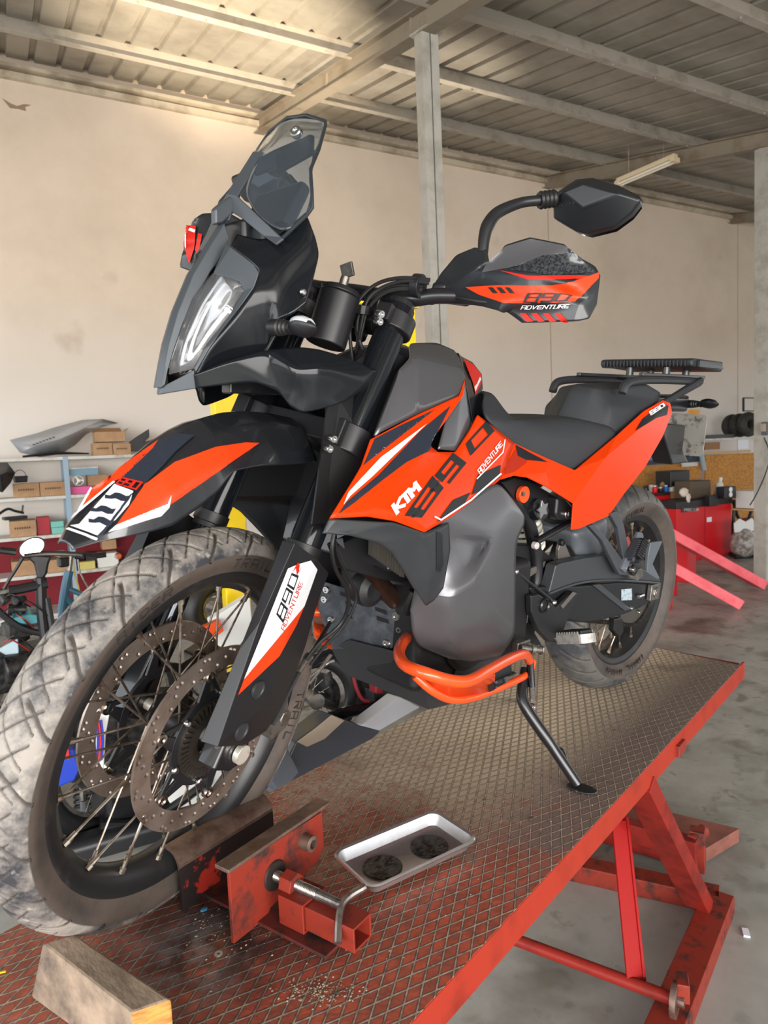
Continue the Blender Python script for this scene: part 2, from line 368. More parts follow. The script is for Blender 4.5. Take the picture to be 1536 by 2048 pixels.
# rafters (I sections) with columns under them
BS = [0.0, 4.11, 8.1, -4.2]
for i, s in enumerate(BS):
    mb = MB(); up = (roofp(s, 1, 0)-roofp(s, 0, 0)).cross(WD).normalized()
    if up.z < 0: up = -up
    for dz, w, h in ((-.01, .11, .01), (-.155, .11, .01), (-.083, .008, .14)):
        mb.beam(roofp(s, .0)+up*(dz-.03), roofp(s, 12.3)+up*(dz-.03), w, h, up=up)
    for o in (1.9, 3.3, 5.2): mb.beam(roofp(s, o)+up*-.045, roofp(s, o)+up*-.18, .05, .006, up=WN)
    struct(mb.build('rafter', m_beam, smooth=None))
def column(s, out, w=.12, twin=False):
    b = wallp(s, 0, out); top = TOPZ+SLOPE*out-.19; mb = MB()
    mb.beam(b+WD*.035, b+WD*.035+Vector((0, 0, top)), .06, .10, up=WN); mb.beam(b-WD*.035, b-WD*.035+Vector((0, 0, top)), .06, .10, up=WN)
    mb.box(b+Vector((0, 0, .005)), (.22, .22, .012)); mb.box(b+Vector((0, 0, top)), (.16, .16, .012))
    return struct(mb.build('column', mat('column_paint', S(172, 168, 160), .5, col2=S(150, 146, 136), scale=6), smooth=None, bevel=.002))
column(.02, 3.42); column(8.1, 3.45)
# box column at the right edge of the view
cb = onp(1525, 560, wallp(4.11, 0, 3.0), WD)
sR = (cb-AW).dot(WD); oR = (cb-AW).dot(WN)
b = wallp(sR+.04, 0, oR+.0); top = TOPZ+SLOPE*oR-.19; mb = MB()
mb.beam(b, b+Vector((0, 0, top)), .14, .14, up=WN); mb.box(b+Vector((0, 0, .006)), (.3, .3, .012))
struct(mb.build('column', mat('column_paint', (0, 0, 0)), smooth=None, bevel=.004)); COLR = b.copy()
print('right column s,out', sR, oR)
# fluorescent batten hanging near the second rafter
pa = roofp(4.9, 1.15, -.30); 
t = thing('tube_light', 'long cream fluorescent batten hung under the roof right of the middle rafter', 'light', pa)
q0 = onp(1236, 362, roofp(4.75, 1.7, -.30), Vector((0, 0, 1))); q1 = onp(1352, 312, roofp(4.75, 1.7, -.30), Vector((0, 0, 1)))
t.location = (q0+q1)/2; o_ = t.location
mb = MB(); mb.beam(q0-o_, q1-o_, .075, .05); mb.build('housing', mat('cream_enamel', S(222, 205, 172), .4), t, smooth=None, bevel=.006)
dd = (q1-q0).normalized(); sd = dd.cross(Vector((0, 0, 1)))
for sg in (-1, 1):
    mb = MB(); mb.cyl(q0-o_+sd*sg*.03-Vector((0, 0, .045))+dd*.03, q1-o_+sd*sg*.03-Vector((0, 0, .045))-dd*.03, .014, n=12); mb.build('tube', mat('tube_glass', S(235, 228, 210), .3), t)
    mb = MB()
for e in (q0+dd*.015, q1-dd*.015):
    mb = MB(); mb.box(e-o_-Vector((0, 0, .035)), (.05, .12, .05), M=Matrix.Rotation(math.atan2(dd.y, dd.x), 3, 'Z')); mb.build('end_cap', mat('cream_enamel', (0, 0, 0)), t, smooth=None, bevel=.005)
for e in (q0+dd*.15, q1-dd*.15): mb = MB(); mb.cyl(e-o_+Vector((0, 0, .02)), e-o_+Vector((0, 0, .55)), .003, n=6); mb.build('hanger', m_steel, t)

# sun bounced off the bright yard up onto the roof sheets
_rn = (roofp(0, 1)-roofp(0, 0)).cross(WD)
spot('yard_glint', wallp(-2.9, .35, 5.2), onp(440, 75, roofp(0, 1.5), _rn), 4200, .50, 1.0, (1.0, .84, .62), .06)
spot('yard_glint', wallp(2.6, .35, 2.6), onp(800, 165, roofp(0, 1.5), _rn), 1000, .5, 1.0, (1.0, .87, .70), .08)
# ================================================================ lift table
TA = .1269; YR, YL = .5118, -.1607
m_red = mat('red_paint', S(130, 36, 28), .45, 0, col2=S(88, 26, 22), scale=9, mix=(.45, .7), bump=.08, rough2=.6, spec=.25)
m_redw = mat('worn_red_paint', S(134, 44, 30), .5, .1, col2=S(48, 34, 30), scale=16, mix=(.50, .66), bump=.15, rough2=.7)
def make_plate():
    m = bpy.data.materials.new('tread_plate'); m.use_nodes = True; nt = m.node_tree; N = nt.nodes; L = nt.links; b = N['Principled BSDF']
    tc = N.new('ShaderNodeTexCoord'); O = tc.outputs['Object']
    def M(op, a, b_=None, c=None):
        n = N.new('ShaderNodeMath'); n.operation = op
        for i, q in enumerate((a, b_, c)):
            if q is None: continue
            if isinstance(q, (int, float)): n.inputs[i].default_value = q
            else: L.new(q, n.inputs[i])
        return n.outputs[0]
    def dot(v):
        n = N.new('ShaderNodeVectorMath'); n.operation = 'DOT_PRODUCT'; L.new(O, n.inputs[0]); n.inputs[1].default_value = v; return n.outputs['Value']
    def noise(sc, det=6, dist=0, stretch=None):
        n = N.new('ShaderNodeTexNoise'); n.inputs['Scale'].default_value = sc; n.inputs['Detail'].default_value = det; n.inputs['Distortion'].default_value = dist
        L.new(O, n.inputs[0]); return n.outputs[0]
    def mr(x, a, b_, c=0, d=1):
        n = N.new('ShaderNodeMapRange'); L.new(x, n.inputs[0]); n.inputs[1].default_value = a; n.inputs[2].default_value = b_; n.inputs[3].default_value = c; n.inputs[4].default_value = d; return n.outputs[0]
    def mixc(f, a, c):
        n = N.new('ShaderNodeMix'); n.data_type = 'RGBA'; L.new(f, n.inputs['Factor'])
        for s_, q in (('A', a), ('B', c)):
            if isinstance(q, tuple): n.inputs[s_].default_value = (*q, 1)
            else: L.new(q, n.inputs[s_])
        return n.outputs['Result']
    def tri(x): return M('ABSOLUTE', M('SUBTRACT', M('FRACT', x), .5))      # 0.5 on the ridge line
    s = tri(dot((-26.8, 40.3, 0))); t = tri(dot((13.3, 43.7, 0)))
    mxd = M('MAXIMUM', s, t); ridge = mr(mxd, .42, .455); groove = mr(mxd, .34, .42)
    sx = N.new('ShaderNodeSeparateXYZ'); L.new(O, sx.inputs[0])
    # where the red paint survives: front end and the free edge
    front = mr(sx.outputs[0], -1.05, -.2); n1 = noise(6, 5, .3); n2 = noise(38, 4); n3 = noise(2.2, 5)
    edge = mr(M('SUBTRACT', sx.outputs[1], M('MULTIPLY', sx.outputs[0], TA)), .2, .45)
    pm = mr(M('ADD', M('ADD', M('MULTIPLY', front, .75), M('MULTIPLY', edge, .12)), M('SUBTRACT', M('ADD', M('MULTIPLY', n1, .55), M('MULTIPLY', n2, .75)), .65)), .44, .66)
    red = mixc(mr(n2, .35, .62), S(194, 94, 70), S(148, 80, 64))
    bare = mixc(mr(n1, .4, .62), S(158, 138, 124), S(118, 102, 94))
    tan = mixc(mr(n3, .4, .6), S(226, 206, 178), S(198, 178, 154))
    far = mixc(mr(sx.outputs[0], -.95, -.35), tan, bare)
    farend = mixc(mr(sx.outputs[0], -1.9, -1.2), S(100, 92, 88), far) if False else far
    e2 = mixc(mr(M('SUBTRACT', sx.outputs[1], M('MULTIPLY', sx.outputs[0], TA)), .22, .42), farend, S(124, 108, 102))
    base = mixc(M('MULTIPLY', pm, M('SUBTRACT', 1.0, M('MULTIPLY', groove, .6))), e2, red)
    dirtg = mixc(M('MULTIPLY', groove, .8), base, S(66, 55, 50))
    ridc = mixc(mr(noise(90, 3), .4, .65), S(196, 176, 154), S(140, 122, 108))
    col = mixc(M('MULTIPLY', ridge, mr(n2, .3, .5, .5, .95)), dirtg, ridc)
    oil = mr(noise(3.1, 6, .6), .60, .70, 0, .72)
    col = mixc(oil, col, S(42, 35, 32))
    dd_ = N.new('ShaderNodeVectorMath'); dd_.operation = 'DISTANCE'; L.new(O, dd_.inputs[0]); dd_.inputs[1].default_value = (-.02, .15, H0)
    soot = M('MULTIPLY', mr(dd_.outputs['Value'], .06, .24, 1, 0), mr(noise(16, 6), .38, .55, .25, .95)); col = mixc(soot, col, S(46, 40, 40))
    dd2 = N.new('ShaderNodeVectorMath'); dd2.operation = 'DISTANCE'; L.new(O, dd2.inputs[0]); dd2.inputs[1].default_value = (.06, .16, H0)
    col = mixc(M('MULTIPLY', mr(dd2.outputs['Value'], .02, .13, 1, 0), mr(noise(22, 6), .42, .6, 0, .6)), col, S(160, 156, 156))
    L.new(col, b.inputs['Base Color']); L.new(mr(n2, .3, .7, .42, .68), b.inputs['Roughness']); b.inputs['Metallic'].default_value = .1
    bp = N.new('ShaderNodeBump'); bp.inputs['Distance'].default_value = .0035; bp.inputs['Strength'].default_value = .9
    L.new(M('ADD', ridge, M('MULTIPLY', noise(140, 3), .25)), bp.inputs['Height']); L.new(bp.outputs[0], b.inputs['Normal'])
    return m
m_plate = make_plate()
xf = -2.02; xn = .78                                  # far and near end of the table
def tp(x, y, z=0): return Vector((x, y+TA*x, H0+z))
lift = thing('lift_table', 'red motorcycle lift table with worn diamond tread plate top and scissor legs', 'lift table', (0, 0, 0))
mb = MB(); mb.prism([tp(xf, YL, -.004), tp(xn, YL, -.004), tp(xn, YR, -.004), tp(xf+.05, YR, -.004)], (0, 0, .004)); mb.build('tread_plate', m_plate, lift, smooth=None)
for y, nm in ((YL-.0, 'side_rail'), (YR, 'side_rail')):
    mb = MB(); e = .012 if y > 0 else -.012
    mb.beam(tp(xf, y-e*.2, -.03), tp(xn, y-e*.2, -.03), .008, .058); mb.beam(tp(xf, y-e*2, -.055), tp(xn, y-e*2, -.055), .04, .006)
    mb.build(nm, mat('rail_red', S(156, 48, 32), .45, 0, col2=S(124, 38, 28), scale=12, mix=(.5, .75), spec=.25), lift, smooth=None, bevel=.0015)
for x in (xf+.02, -1.4, -.7, 0, xn-.02): mb = MB(); mb.beam(tp(x, YL+.02, -.035), tp(x, YR-.02, -.035), .05, .05); mb.build('cross_member', m_red, lift, smooth=None)
# scissor legs: a tall flat leg and a brace, seen beyond the edge
def fl(u, v, z=0.0): return at(u, v, z, 2, 'W')
g = [fl(1483, 1795, .05), fl(1372, 2060, .05)]
base = [fl(1455, 1780, .03), fl(1345, 2048, .03)]
d = (base[1]-base[0]).normalized(); L0 = base[0]
# long tube of the base frame that runs towards the camera, and the tube across
pr0 = fl(1440, 1800, .03); pr1 = pr0 + (fl(1350, 2020, .03)-fl(1440, 1800, .03)).normalized()*1.2
mb = MB(); mb.beam(pr0+Vector((0, 0, 0)), pr1, .085, .06); mb.build('base_rail', m_redw, lift, smooth=None, bevel=.004)
pc1 = fl(1120, 1730, .03); dc = (pr0-fl(1100, 1725, .03)).normalized()
mb = MB(); mb.beam(pr0-dc*1.0, pr0+dc*.0, .07, .06); mb.build('base_rail', m_redw, lift, smooth=None, bevel=.004)
q = pr0-dc*.95
mb = MB(); mb.beam(q, q+(pr1-pr0).normalized()*1.2, .085, .06); mb.build('base_rail', m_redw, lift, smooth=None, bevel=.004)
# second cross tube behind with hinge
ph = fl(1395, 1700, .10); ph2 = fl(1190, 1640, .10); dh = (ph2-ph).normalized()
mb = MB(); mb.beam(ph, ph+dh*1.0, .05, .07); mb.beam(ph+Vector((0, 0, -.05)), ph+dh*1.0+Vector((0, 0, -.05)), .02, .05); mb.build('cross_tube', m_red, lift, smooth=None, bevel=.004)
mb = MB(); hb = fl(1395, 1716, .04); mb.box(hb+Vector((0, 0, .02)), (.05, .05, .17), M=Matrix.Rotation(.3, 3, 'Z')); mb.cyl(hb+Vector((-.05, 0, .08)), hb+Vector((.05, 0, .08)), .022, n=16); mb.build('hinge', m_redw, lift, bevel=.003)
# leg
lt = at(1275, 1560, H0-.05, 2, 'W'); lb = fl(1398, 1808, .06); wv = (fl(1412, 1790, .06)-fl(1362, 1795, .06)); wv.z = 0; wv = wv.normalized()
lt2 = at(1302, 1560, H0-.10, 2, 'W')
mb = MB(); dl = (lb-lt).normalized(); sdv = dl.cross(Vector((0, 0, 1))).normalized()
mb.beam(lt, lb, .075, .045, up=sdv.cross(dl)); mb.build('scissor_leg', m_red, lift, smooth=None, bevel=.003)
mb = MB(); off = tp(0, YL, 0)-tp(0, YR, 0)+Vector((0, .12, 0))
mb.beam(lt+off*.8, lb+off*.8, .075, .045, up=sdv.cross(dl)); mb.build('scissor_leg', m_red, lift, smooth=None, bevel=.003)
# brace (bright red angle) and round bar with its washer
b0 = at(1240, 1640, .42, 2, 'W'); b1 = at(1273, 1965, .10, 2, 'W')
mb = MB(); mb.beam(b0, b1, .055, .008, up=(.5, .8, 0)); mb.beam(b0+Vector((-.025, 0, 0)), b1+Vector((-.025, 0, 0)), .008, .035, up=(.5, .8, 0)); mb.build('brace', mat('bright_red', S(146, 20, 18), .5, spec=.2), lift, smooth=None, bevel=.002)
r0 = at(985, 1862, .10, 2, 'W'); r1 = at(1352, 2000, .10, 2, 'W'); mb = MB(); mb.cyl(r0-(r1-r0)*.6, r1, .016, n=16); mb.build('round_bar', m_red, lift)
dr = (r1-r0).normalized(); mb = MB(); mb.cyl(r1-dr*.01, r1+dr*.004, .042, n=28); mb.cyl(r1, r1+dr*.02, .014, n=12); mb.build('roller', mat('worn_steel', S(120, 100, 92), .5, .6, col2=S(90, 50, 40), scale=20), lift, bevel=.001)
mb = MB(); mb.box(at(1365, 1975, .12, 2, 'W'), (.05, .03, .05), M=Matrix.Rotation(.5, 3, 'Z')); mb.build('stop_block', m_redw, lift, smooth=None, bevel=.003)
mb = MB(); mb.beam(at(835, 2046, H0-.06, 2, 'W'), at(700, 2300, .2, 2, 'W'), .05, .03, up=(1, 0, 0)); mb.build('scissor_leg', mat('bright_red', (0, 0, 0)), lift, smooth=None, bevel=.003)
mb = MB(); mb.box(at(1347, 1478, H0-.02, 2, 'W')+Vector((0, .01, -.02)), (.06, .03, .03), M=Matrix.Rotation(.13, 3, 'Z')); mb.build('bracket', m_redw, lift, smooth=None, bevel=.002)
# loose tread ramp lying behind the base
m_ramp = mat('dull_red_tread', S(150, 92, 80), .6, .1, col2=S(112, 72, 62), scale=7, mix=(.4, .65), bump=.5, bscale=70)
rp = [fl(1478, 1657, .06), fl(1396, 1706, .06), fl(1160, 1640, .06), fl(1235, 1600, .06)]
t = thing('ramp_plate', 'dull pinkish tread ramp plate on the floor behind the lift base', 'ramp', rp[1])
mb = MB(); mb.prism([p-rp[1] for p in rp], (0, 0, -.012)); mb.prism([rp[0]-rp[1], rp[1]-rp[1], rp[1]-rp[1]+Vector((0, 0, -.05)), rp[0]-rp[1]+Vector((0, 0, -.05))], (.006, 0, 0)); mb.build('plate', m_ramp, t, smooth=None, bevel=.002)
mb = MB(); mb.beam(rp[1]-rp[1]+Vector((-.02, -.02, -.035)), rp[2]-rp[1]+Vector((-.02, -.02, -.035)), .03, .05); mb.build('edge_bar', m_redw, t, smooth=None)
# ---------------------------------------------------------------- wheel clamp on the table
Z0 = H0
def tz(u, v, z=0.0): return at(u, v, Z0+z, 2, 'W')
clamp = thing('wheel_clamp', 'red steel wheel vise with threaded screw gripping the front tyre', 'clamp', tz(560, 1900)); cO = clamp.location.copy()
def C(p): return Vector(p)-cO
m_jaw = mat('jaw_paint', S(44, 36, 36), .45, .3, col2=S(168, 46, 34), scale=16, mix=(.56, .60), bump=.2, rough2=.5)
m_edge = mat('worn_edge', S(128, 108, 96), .45, .6, col2=S(92, 70, 60), scale=30, mix=(.4, .7), bump=.2)
# fixed jaw: plate with rolled top, its foot on the table
j0 = tz(364, 1822); j1 = tz(548, 1695); dj = (j1-j0); dj.z = 0; L1 = dj.length; dj.normalize(); nj = Vector((-dj.y, dj.x, 0)); nj = nj if nj.y > 0 else -nj
def hgt(p, u, v):      # height above p of the point seen at (u,v) on the vertical through p
    d = ray(u, v); hd = Vector((p.x-CAMP.x, p.y-CAMP.y)); dd_ = Vector((d.x, d.y)); t_ = hd.dot(dd_)/dd_.dot(dd_); return CAMP.z+d.z*t_-p.z
hj0 = hgt(j0, 350, 1700); hj1 = hgt(j1, 535, 1603); print('jaw heights', hj0, hj1, L1)
hj = (hj0+hj1)/2
prof = [(0, 0), (0, hj-.03)]+[(-.03+.03*math.cos(a), hj-.03+.03*math.sin(a)) for a in [PI/2*i/6 for i in range(7)]]+[(-.038, hj+.0)]
def sweep(prof, p0, d, n, L, th=.006):
    V = []; k = len(prof)
    for s_ in (0, L):
        for y, z in prof: V.append(p0+d*s_+n*y+Vector((0, 0, z)))
    return V, [(i, i+1, k+i+1, k+i) for i in range(k-1)]
mb = MB(); V, F = sweep(prof[:], C(j0), dj, nj, L1); mb.add(V, F); mb.m = [0]+[0]+[1]*(len(F)-2); mb.build('fixed_jaw', [m_jaw, m_edge], clamp, solid=.007, off=0, bevel=.0015, smooth=40)
# moving jaw
k0 = tz(470, 1892); k1 = tz(660, 1775, 0); dk = dj.copy(); nk = nj.copy()
k0 = tz(468, 1888, .004); hk0 = hgt(k0, 457, 1745)
kt1 = k0+dj*((j1-j0).length*1.02); hk1 = hgt(kt1, 650, 1640); print('moving jaw h', hk0, hk1, 'L', L1)
Lk = L1*1.0; hk = hk0
poly = [(0, 0), (.075, -.0), (.085, .012), (Lk-.02, .03), (Lk, .05), (Lk, hk-.005), (0, hk)]
mb = MB(); mb.prism([C(k0)+dj*a_+Vector((0, 0, b_)) for a_, b_ in poly], -nj*.007); mb.build('moving_jaw', m_redw, clamp, smooth=None, bevel=.001)
mb = MB(); mb.prism([C(k0)+dj*a_+nj*b_+Vector((0, 0, hk)) for a_, b_ in ((-.005, .004), (Lk+.02, .004), (Lk+.02, -.03), (-.005, -.03))], (0, 0, .007)); mb.build('jaw_lip', m_edge, clamp, smooth=None, bevel=.002)
mb = MB(); pb = C(k0)+dj*(Lk*.76)+Vector((0, 0, hk*.72)); mb.lathe([(.009, -.0), (.014, 0), (.014, .022), (.008, .024), (.008, .004)], (0, 0, 0), 'z', 20)
Mz = Matrix.Translation(pb) @ nj.to_track_quat('Z', 'Y').to_matrix().to_4x4(); mb.build('guide_tube', m_edge, clamp, M=Mz)
# screw
sc0 = C(k0)+dj*(Lk*.43)+Vector((0, 0, hk*.52)); tgt = C(at(672, 1712, Z0+.09, 2, 'W'))
sc_end = sc0 + nj*.155+Vector((0, 0, 0))
mb = MB(); mb.cyl(sc0+nj*.001, sc0+nj*.004, .026, .024, n=24); mb.build('weld_pad', mat('dark_weld', S(52, 44, 40), .6, .5), clamp)
mb = MB(); n_ = 60; prf = []
for i in range(n_): y = .002+.10*i/n_; prf.append((.0095 if i % 2 else .0078, y))
prf = [(0, 0)]+prf+[(.0085, .105), (.0085, .15), (0, .15)]
mb.lathe(prf, (0, 0, 0), 'z', 16); Ms = Matrix.Translation(sc0) @ nj.to_track_quat('Z', 'Y').to_matrix().to_4x4(); mb.build('screw', mat('thread_steel', S(150, 144, 140), .3, .9, col2=S(110, 92, 86), scale=40), clamp, M=Ms, smooth=20)
mb = MB(); e = sc0+nj*.15; hd = (dj*.75+Vector((0, 0, .30))-nj*-.2).normalized()
mb.tube(smoothpath([e+dj*.045+Vector((0, 0, .010))+nj*.012, e+Vector((0, 0, .002)), e-dj*.040+Vector((0, 0, -.030))+nj*.022], 5), .0065, 10); mb.build('tee_handle', mat('thread_steel', (0, 0, 0)), clamp)
mb = MB(); mb.tube([sc0+nj*.026, sc0+nj*.052], [.0195, .0195], 6); mb.build('hex_nut', m_redw, clamp, smooth=None, bevel=.001)
mb = MB(); nb = sc0+nj*.03; hz = nb.z-(.03-0) ; mb.prism([nb+dj*-.02+Vector((0, 0, -.012)), nb+dj*.02+Vector((0, 0, -.012)), nb+dj*.025+Vector((0, 0, -(nb.z)+.05)), nb-dj*.015+Vector((0, 0, -(nb.z)+.045))], nj*.012)
mb.prism([nb+Vector((0, 0, -.02))+dj*.004, nb+nj*.05+dj*.004+Vector((0, 0, -nb.z+.055)), nb+dj*.004+Vector((0, 0, -nb.z+.05))], dj*.008)
mb.build('nut_bracket', m_redw, clamp, smooth=None, bevel=.001)
# square tube running outward under the screw, with its sleeve
def boxch(p0, p1, w, h, t=.004, nm='slide_tube', m=m_redw):
    d = (p1-p0).normalized(); sd = d.cross(Vector((0, 0, 1))); U = Vector((0, 0, 1)); V = []
    for p in (p0, p1):
        for W_, H_ in ((w/2, h/2), (w/2-t, h/2-t)):
            for a_, b_ in ((-1, -1), (1, -1), (1, 1), (-1, 1)): V.append(p+sd*a_*W_+U*b_*H_)
    F = []
    for i in range(4): j = (i+1) % 4; F += [(i, j, 8+j, 8+i), (4+j, 4+i, 12+i, 12+j), (i, 4+i, 4+j, j), (8+i, 8+j, 12+j, 12+i)]
    mb = MB(); mb.add(V, F); return mb.build(nm, m, clamp, smooth=None, bevel=.0012)
st0 = C(k0)+dj*(Lk*.43)+Vector((0, 0, .032)); st0 = st0+nj*.005
boxch(st0+nj*.03, st0+nj*.185, .046, .04); boxch(st0+nj*.03, st0+nj*.085, .058, .05, nm='sleeve')
mb = MB(); mb.prism([C(k0)+dj*(Lk*.43+a_)+nj*b_+Vector((0, 0, .0)) for a_, b_ in ((-.045, -.16), (.045, -.16), (.045, .13), (.03, .15), (-.045, .15))], (0, 0, .006)); mb.build('base_plate', mat('dirty_red', S(96, 40, 34), .6, .1, col2=S(44, 34, 32), scale=18, mix=(.45, .6), bump=.2), clamp, smooth=None, bevel=.001)
# ---------------------------------------------------------------- parts tray
ty = [tz(680, 1745), tz(725, 1820), tz(950, 1715), tz(880, 1655)]
m_ss = mat('stainless', S(214, 214, 216), .32, .9, col2=S(190, 190, 192), scale=12, mix=(.4, .7))
tray = thing('parts_tray', 'shiny steel magnetic parts tray with two dark round magnets on tread plate', 'tray')
cen = (ty[0]+ty[1]+ty[2]+ty[3])/4; ax = ((ty[2]-ty[1])+(ty[3]-ty[0])).normalized(); ay = Vector((-ax.y, ax.x, 0)); LX, LY = .122, .066
tray.matrix_world = Matrix((( ax.x, ay.x, 0, cen.x), (ax.y, ay.y, 0, cen.y), (0, 0, 1, Z0+.012), (0, 0, 0, 1)))
def rr(hx, hy, r, z, n=6):
    o = []
    for cx, cy, a0 in ((hx-r, hy-r, 0), (-hx+r, hy-r, PI/2), (-hx+r, -hy+r, PI), (hx-r, -hy+r, 1.5*PI)):
        for i in range(n+1): a = a0+PI/2*i/n; o.append(Vector((cx+r*math.cos(a), cy+r*math.sin(a), z)))
    return o
rings = [rr(LX-.014, LY-.014, .012, .004), rr(LX-.010, LY-.010, .014, .006), rr(LX-.002, LY-.002, .02, .026), rr(LX+.003, LY+.003, .024, .028), rr(LX+.005, LY+.005, .026, .026), rr(LX+.003, LY+.003, .024, .023)]
mb = MB(); n = len(rings[0]); mb.add([p for r in rings for p in r], [tuple(range(n))]+[(i*n+j, i*n+(j+1) % n, (i+1)*n+(j+1) % n, (i+1)*n+j) for i in range(len(rings)-1) for j in range(n)])
mb.build('pan', m_ss, tray, solid=.0012, off=0, smooth=40)
for sx_ in (-.055, .055):
    mb = MB(); mb.cyl((sx_, 0, -.010), (sx_, 0, .0035), .036, .035, n=32); mb.build('magnet_base', mat('rubber_black', S(30, 30, 32), .7), tray, bevel=.002)
    mb = MB(); mb.cyl((sx_, 0, .0045), (sx_, 0, .0075), .038, .037, n=40); mb.build('magnet_disc', mat('filings', S(96, 98, 100), .35, .6, col2=S(26, 26, 28), scale=60, mix=(.45, .6), bump=.4, bscale=150), tray, bevel=.001)
# ---------------------------------------------------------------- wooden block and small bits
m_wood = mat('old_timber', S(160, 140, 120), .85, 0, col2=S(84, 72, 64), scale=20, mix=(.44, .66), bump=.5, bscale=90, stretch=(1, .35, .5), detail=10)
m_wend = mat('fresh_timber', S(196, 140, 70), .8, 0, col2=S(150, 100, 50), scale=30, mix=(.4, .6), stretch=(1, 1, 6))
zt = .085
B = [at(84, 1886, Z0+zt, 2, 'W'), at(150, 1867, Z0+zt, 2, 'W'), at(344, 1998, Z0+zt, 2, 'W'), at(262, 2026, Z0+zt, 2, 'W')]
blk = thing('wood_block', 'weathered grey wooden block under the front tyre corner of table', 'block', (B[0]+B[2])/2-Vector((0, 0, zt)))
mb = MB(); bo = blk.location; P = [p-bo for p in B]
ed = (P[3]-P[0]); sdv2 = (P[2]-P[3])
lo = [at(61, 1996, Z0, 2, 'W')-bo-Vector((0, 0, 0)), P[1]+Vector((0, -.0, -zt)), P[2]+Vector((0, 0, -zt)), P[3]+Vector((.0, 0, -zt))]
mb.add(P+lo, [(0, 1, 2, 3), (7, 6, 5, 4), (0, 3, 7, 4), (1, 0, 4, 5), (2, 1, 5, 6), (3, 2, 6, 7)])
bb = mb.build('wood_block_body', m_wood, blk, smooth=None)
bb.name = 'body'; bb.data.materials.append(m_wend)
for p in bb.data.polygons:
    if (p.center-(P[2]+P[3]+lo[2]+lo[3])/4).length < .01: p.material_index = 1
md = bb.modifiers.new('bev', 'BEVEL'); md.width = .004; md.segments = 2
w = tz(437, 1909); mb = MB(); mb.lathe([(.0025, .0005), (.0065, .0005), (.0065, .002), (.0025, .002)], (0, 0, 0), 'z', 20, closed=True); o = mb.build('washer', mat('zinc', S(190, 188, 186), .35, .8)); o.location = w; tag(o, 'small bright metal washer lying near the wheel clamp', 'washer')
mb = MB(); mb.beam((0, 0, .002), (.014, -.008, .002), .003, .002); o = mb.build('yellow_chip', mat('yellow_plastic', S(220, 200, 40), .5)); o.location = tz(12, 1945); tag(o, 'tiny yellow plastic chip at the left edge of tread plate', 'chip')
mb = MB(); mb.ico((0, 0, .003), .006, 1, (1.3, .9, .5)); o = mb.build('blue_chip', mat('blue_bit', S(60, 130, 170), .5)); o.location = tz(408, 1822); tag(o, 'tiny blue crumb at the foot of the black jaw', 'crumb')
grit = MB(); rnd = random.Random(3)
for i in range(420):
    q = rnd.random()
    if q < .5: u, v = 640+rnd.gauss(0, 45), 1985+rnd.gauss(0, 14)
    elif q < .75: u, v = 440+rnd.gauss(0, 40), 1860+rnd.gauss(0, 30)
    else: u, v = rnd.uniform(350, 1250), rnd.uniform(1500, 2000)
    p = tz(u, v); s_ = rnd.uniform(.0006, .0022)
    y0 = p.y-TA*p.x
    if y0 > YR-.01 or y0 < YL+.01 or p.x > xn or p.x < xf: continue
    grit.ico(p+Vector((0, 0, s_*.4)), s_, 1, (1, rnd.uniform(.5, 1), .5))
o = grit.build('grit', mat('grit', S(176, 160, 142), .9, col2=S(90, 80, 70), scale=30)); tag(o, 'scattered grit and paint flakes on the tread plate', 'grit', kind='stuff')
for i, (u, v, r_) in enumerate(((1062, 1640, .006), (1230, 1462, .004), (968, 1602, .004))):
    mb = MB(); mb.ico((0, 0, .003), r_, 2, (1.2, .8, .5)); o = mb.build('debris', mat('mud', S(70, 62, 52), .9)); o.location = tz(u, v)
    tag(o, ('dark crumb of mud left of the side stand foot', 'small dark crumb near the far right edge of the lift', 'dark crumb of mud above the steel tray')[i], 'debris')
# ================================================================ the motorcycle
bike = thing('motorcycle', 'orange and black adventure motorcycle on its side stand with wheel clamped on the lift', 'motorcycle', M=ML)
m_orange = mat('orange_plastic', (.64, .036, .001), .36, coat=.05, spec=.2)
m_black = mat('satin_black', (.012, .012, .014), .38)
m_blackg = mat('gloss_black', (.006, .007, .009), .12, coat=.08, spec=.25)
m_dgrey = mat('textured_plastic', S(44, 46, 49), .42, bump=.12, bscale=900)
m_tank = mat('tank_grey', S(104, 104, 108), .33, .6)
m_silver = mat('silver_bolt', S(200, 200, 200), .25, 1.0)
m_alu = mat('cast_aluminium', S(150, 146, 140), .42, .9, col2=S(112, 106, 100), scale=40)
m_frame = mat('frame_black', (.010, .010, .012), .30, coat=.3)
m_rubber = mat('hose_rubber', (.010, .010, .011), .45)
m_white = mat('white_sticker', S(232, 234, 238), .25, coat=.4)
m_ink = mat('black_sticker', (.008, .009, .012), .5)
m_orst = mat('orange_sticker', (.66, .042, .005), .4, coat=.08, spec=.35)
m_redst = mat('red_sticker', S(190, 36, 24), .45, spec=.25)
m_navy = mat('slate_sticker', S(36, 42, 54), .3, coat=.4)
m_bracket = mat('mask_grey', S(66, 71, 76), .35, .2)
m_bar = mat('crash_bar_orange', (.76, .075, .012), .25, coat=.4)
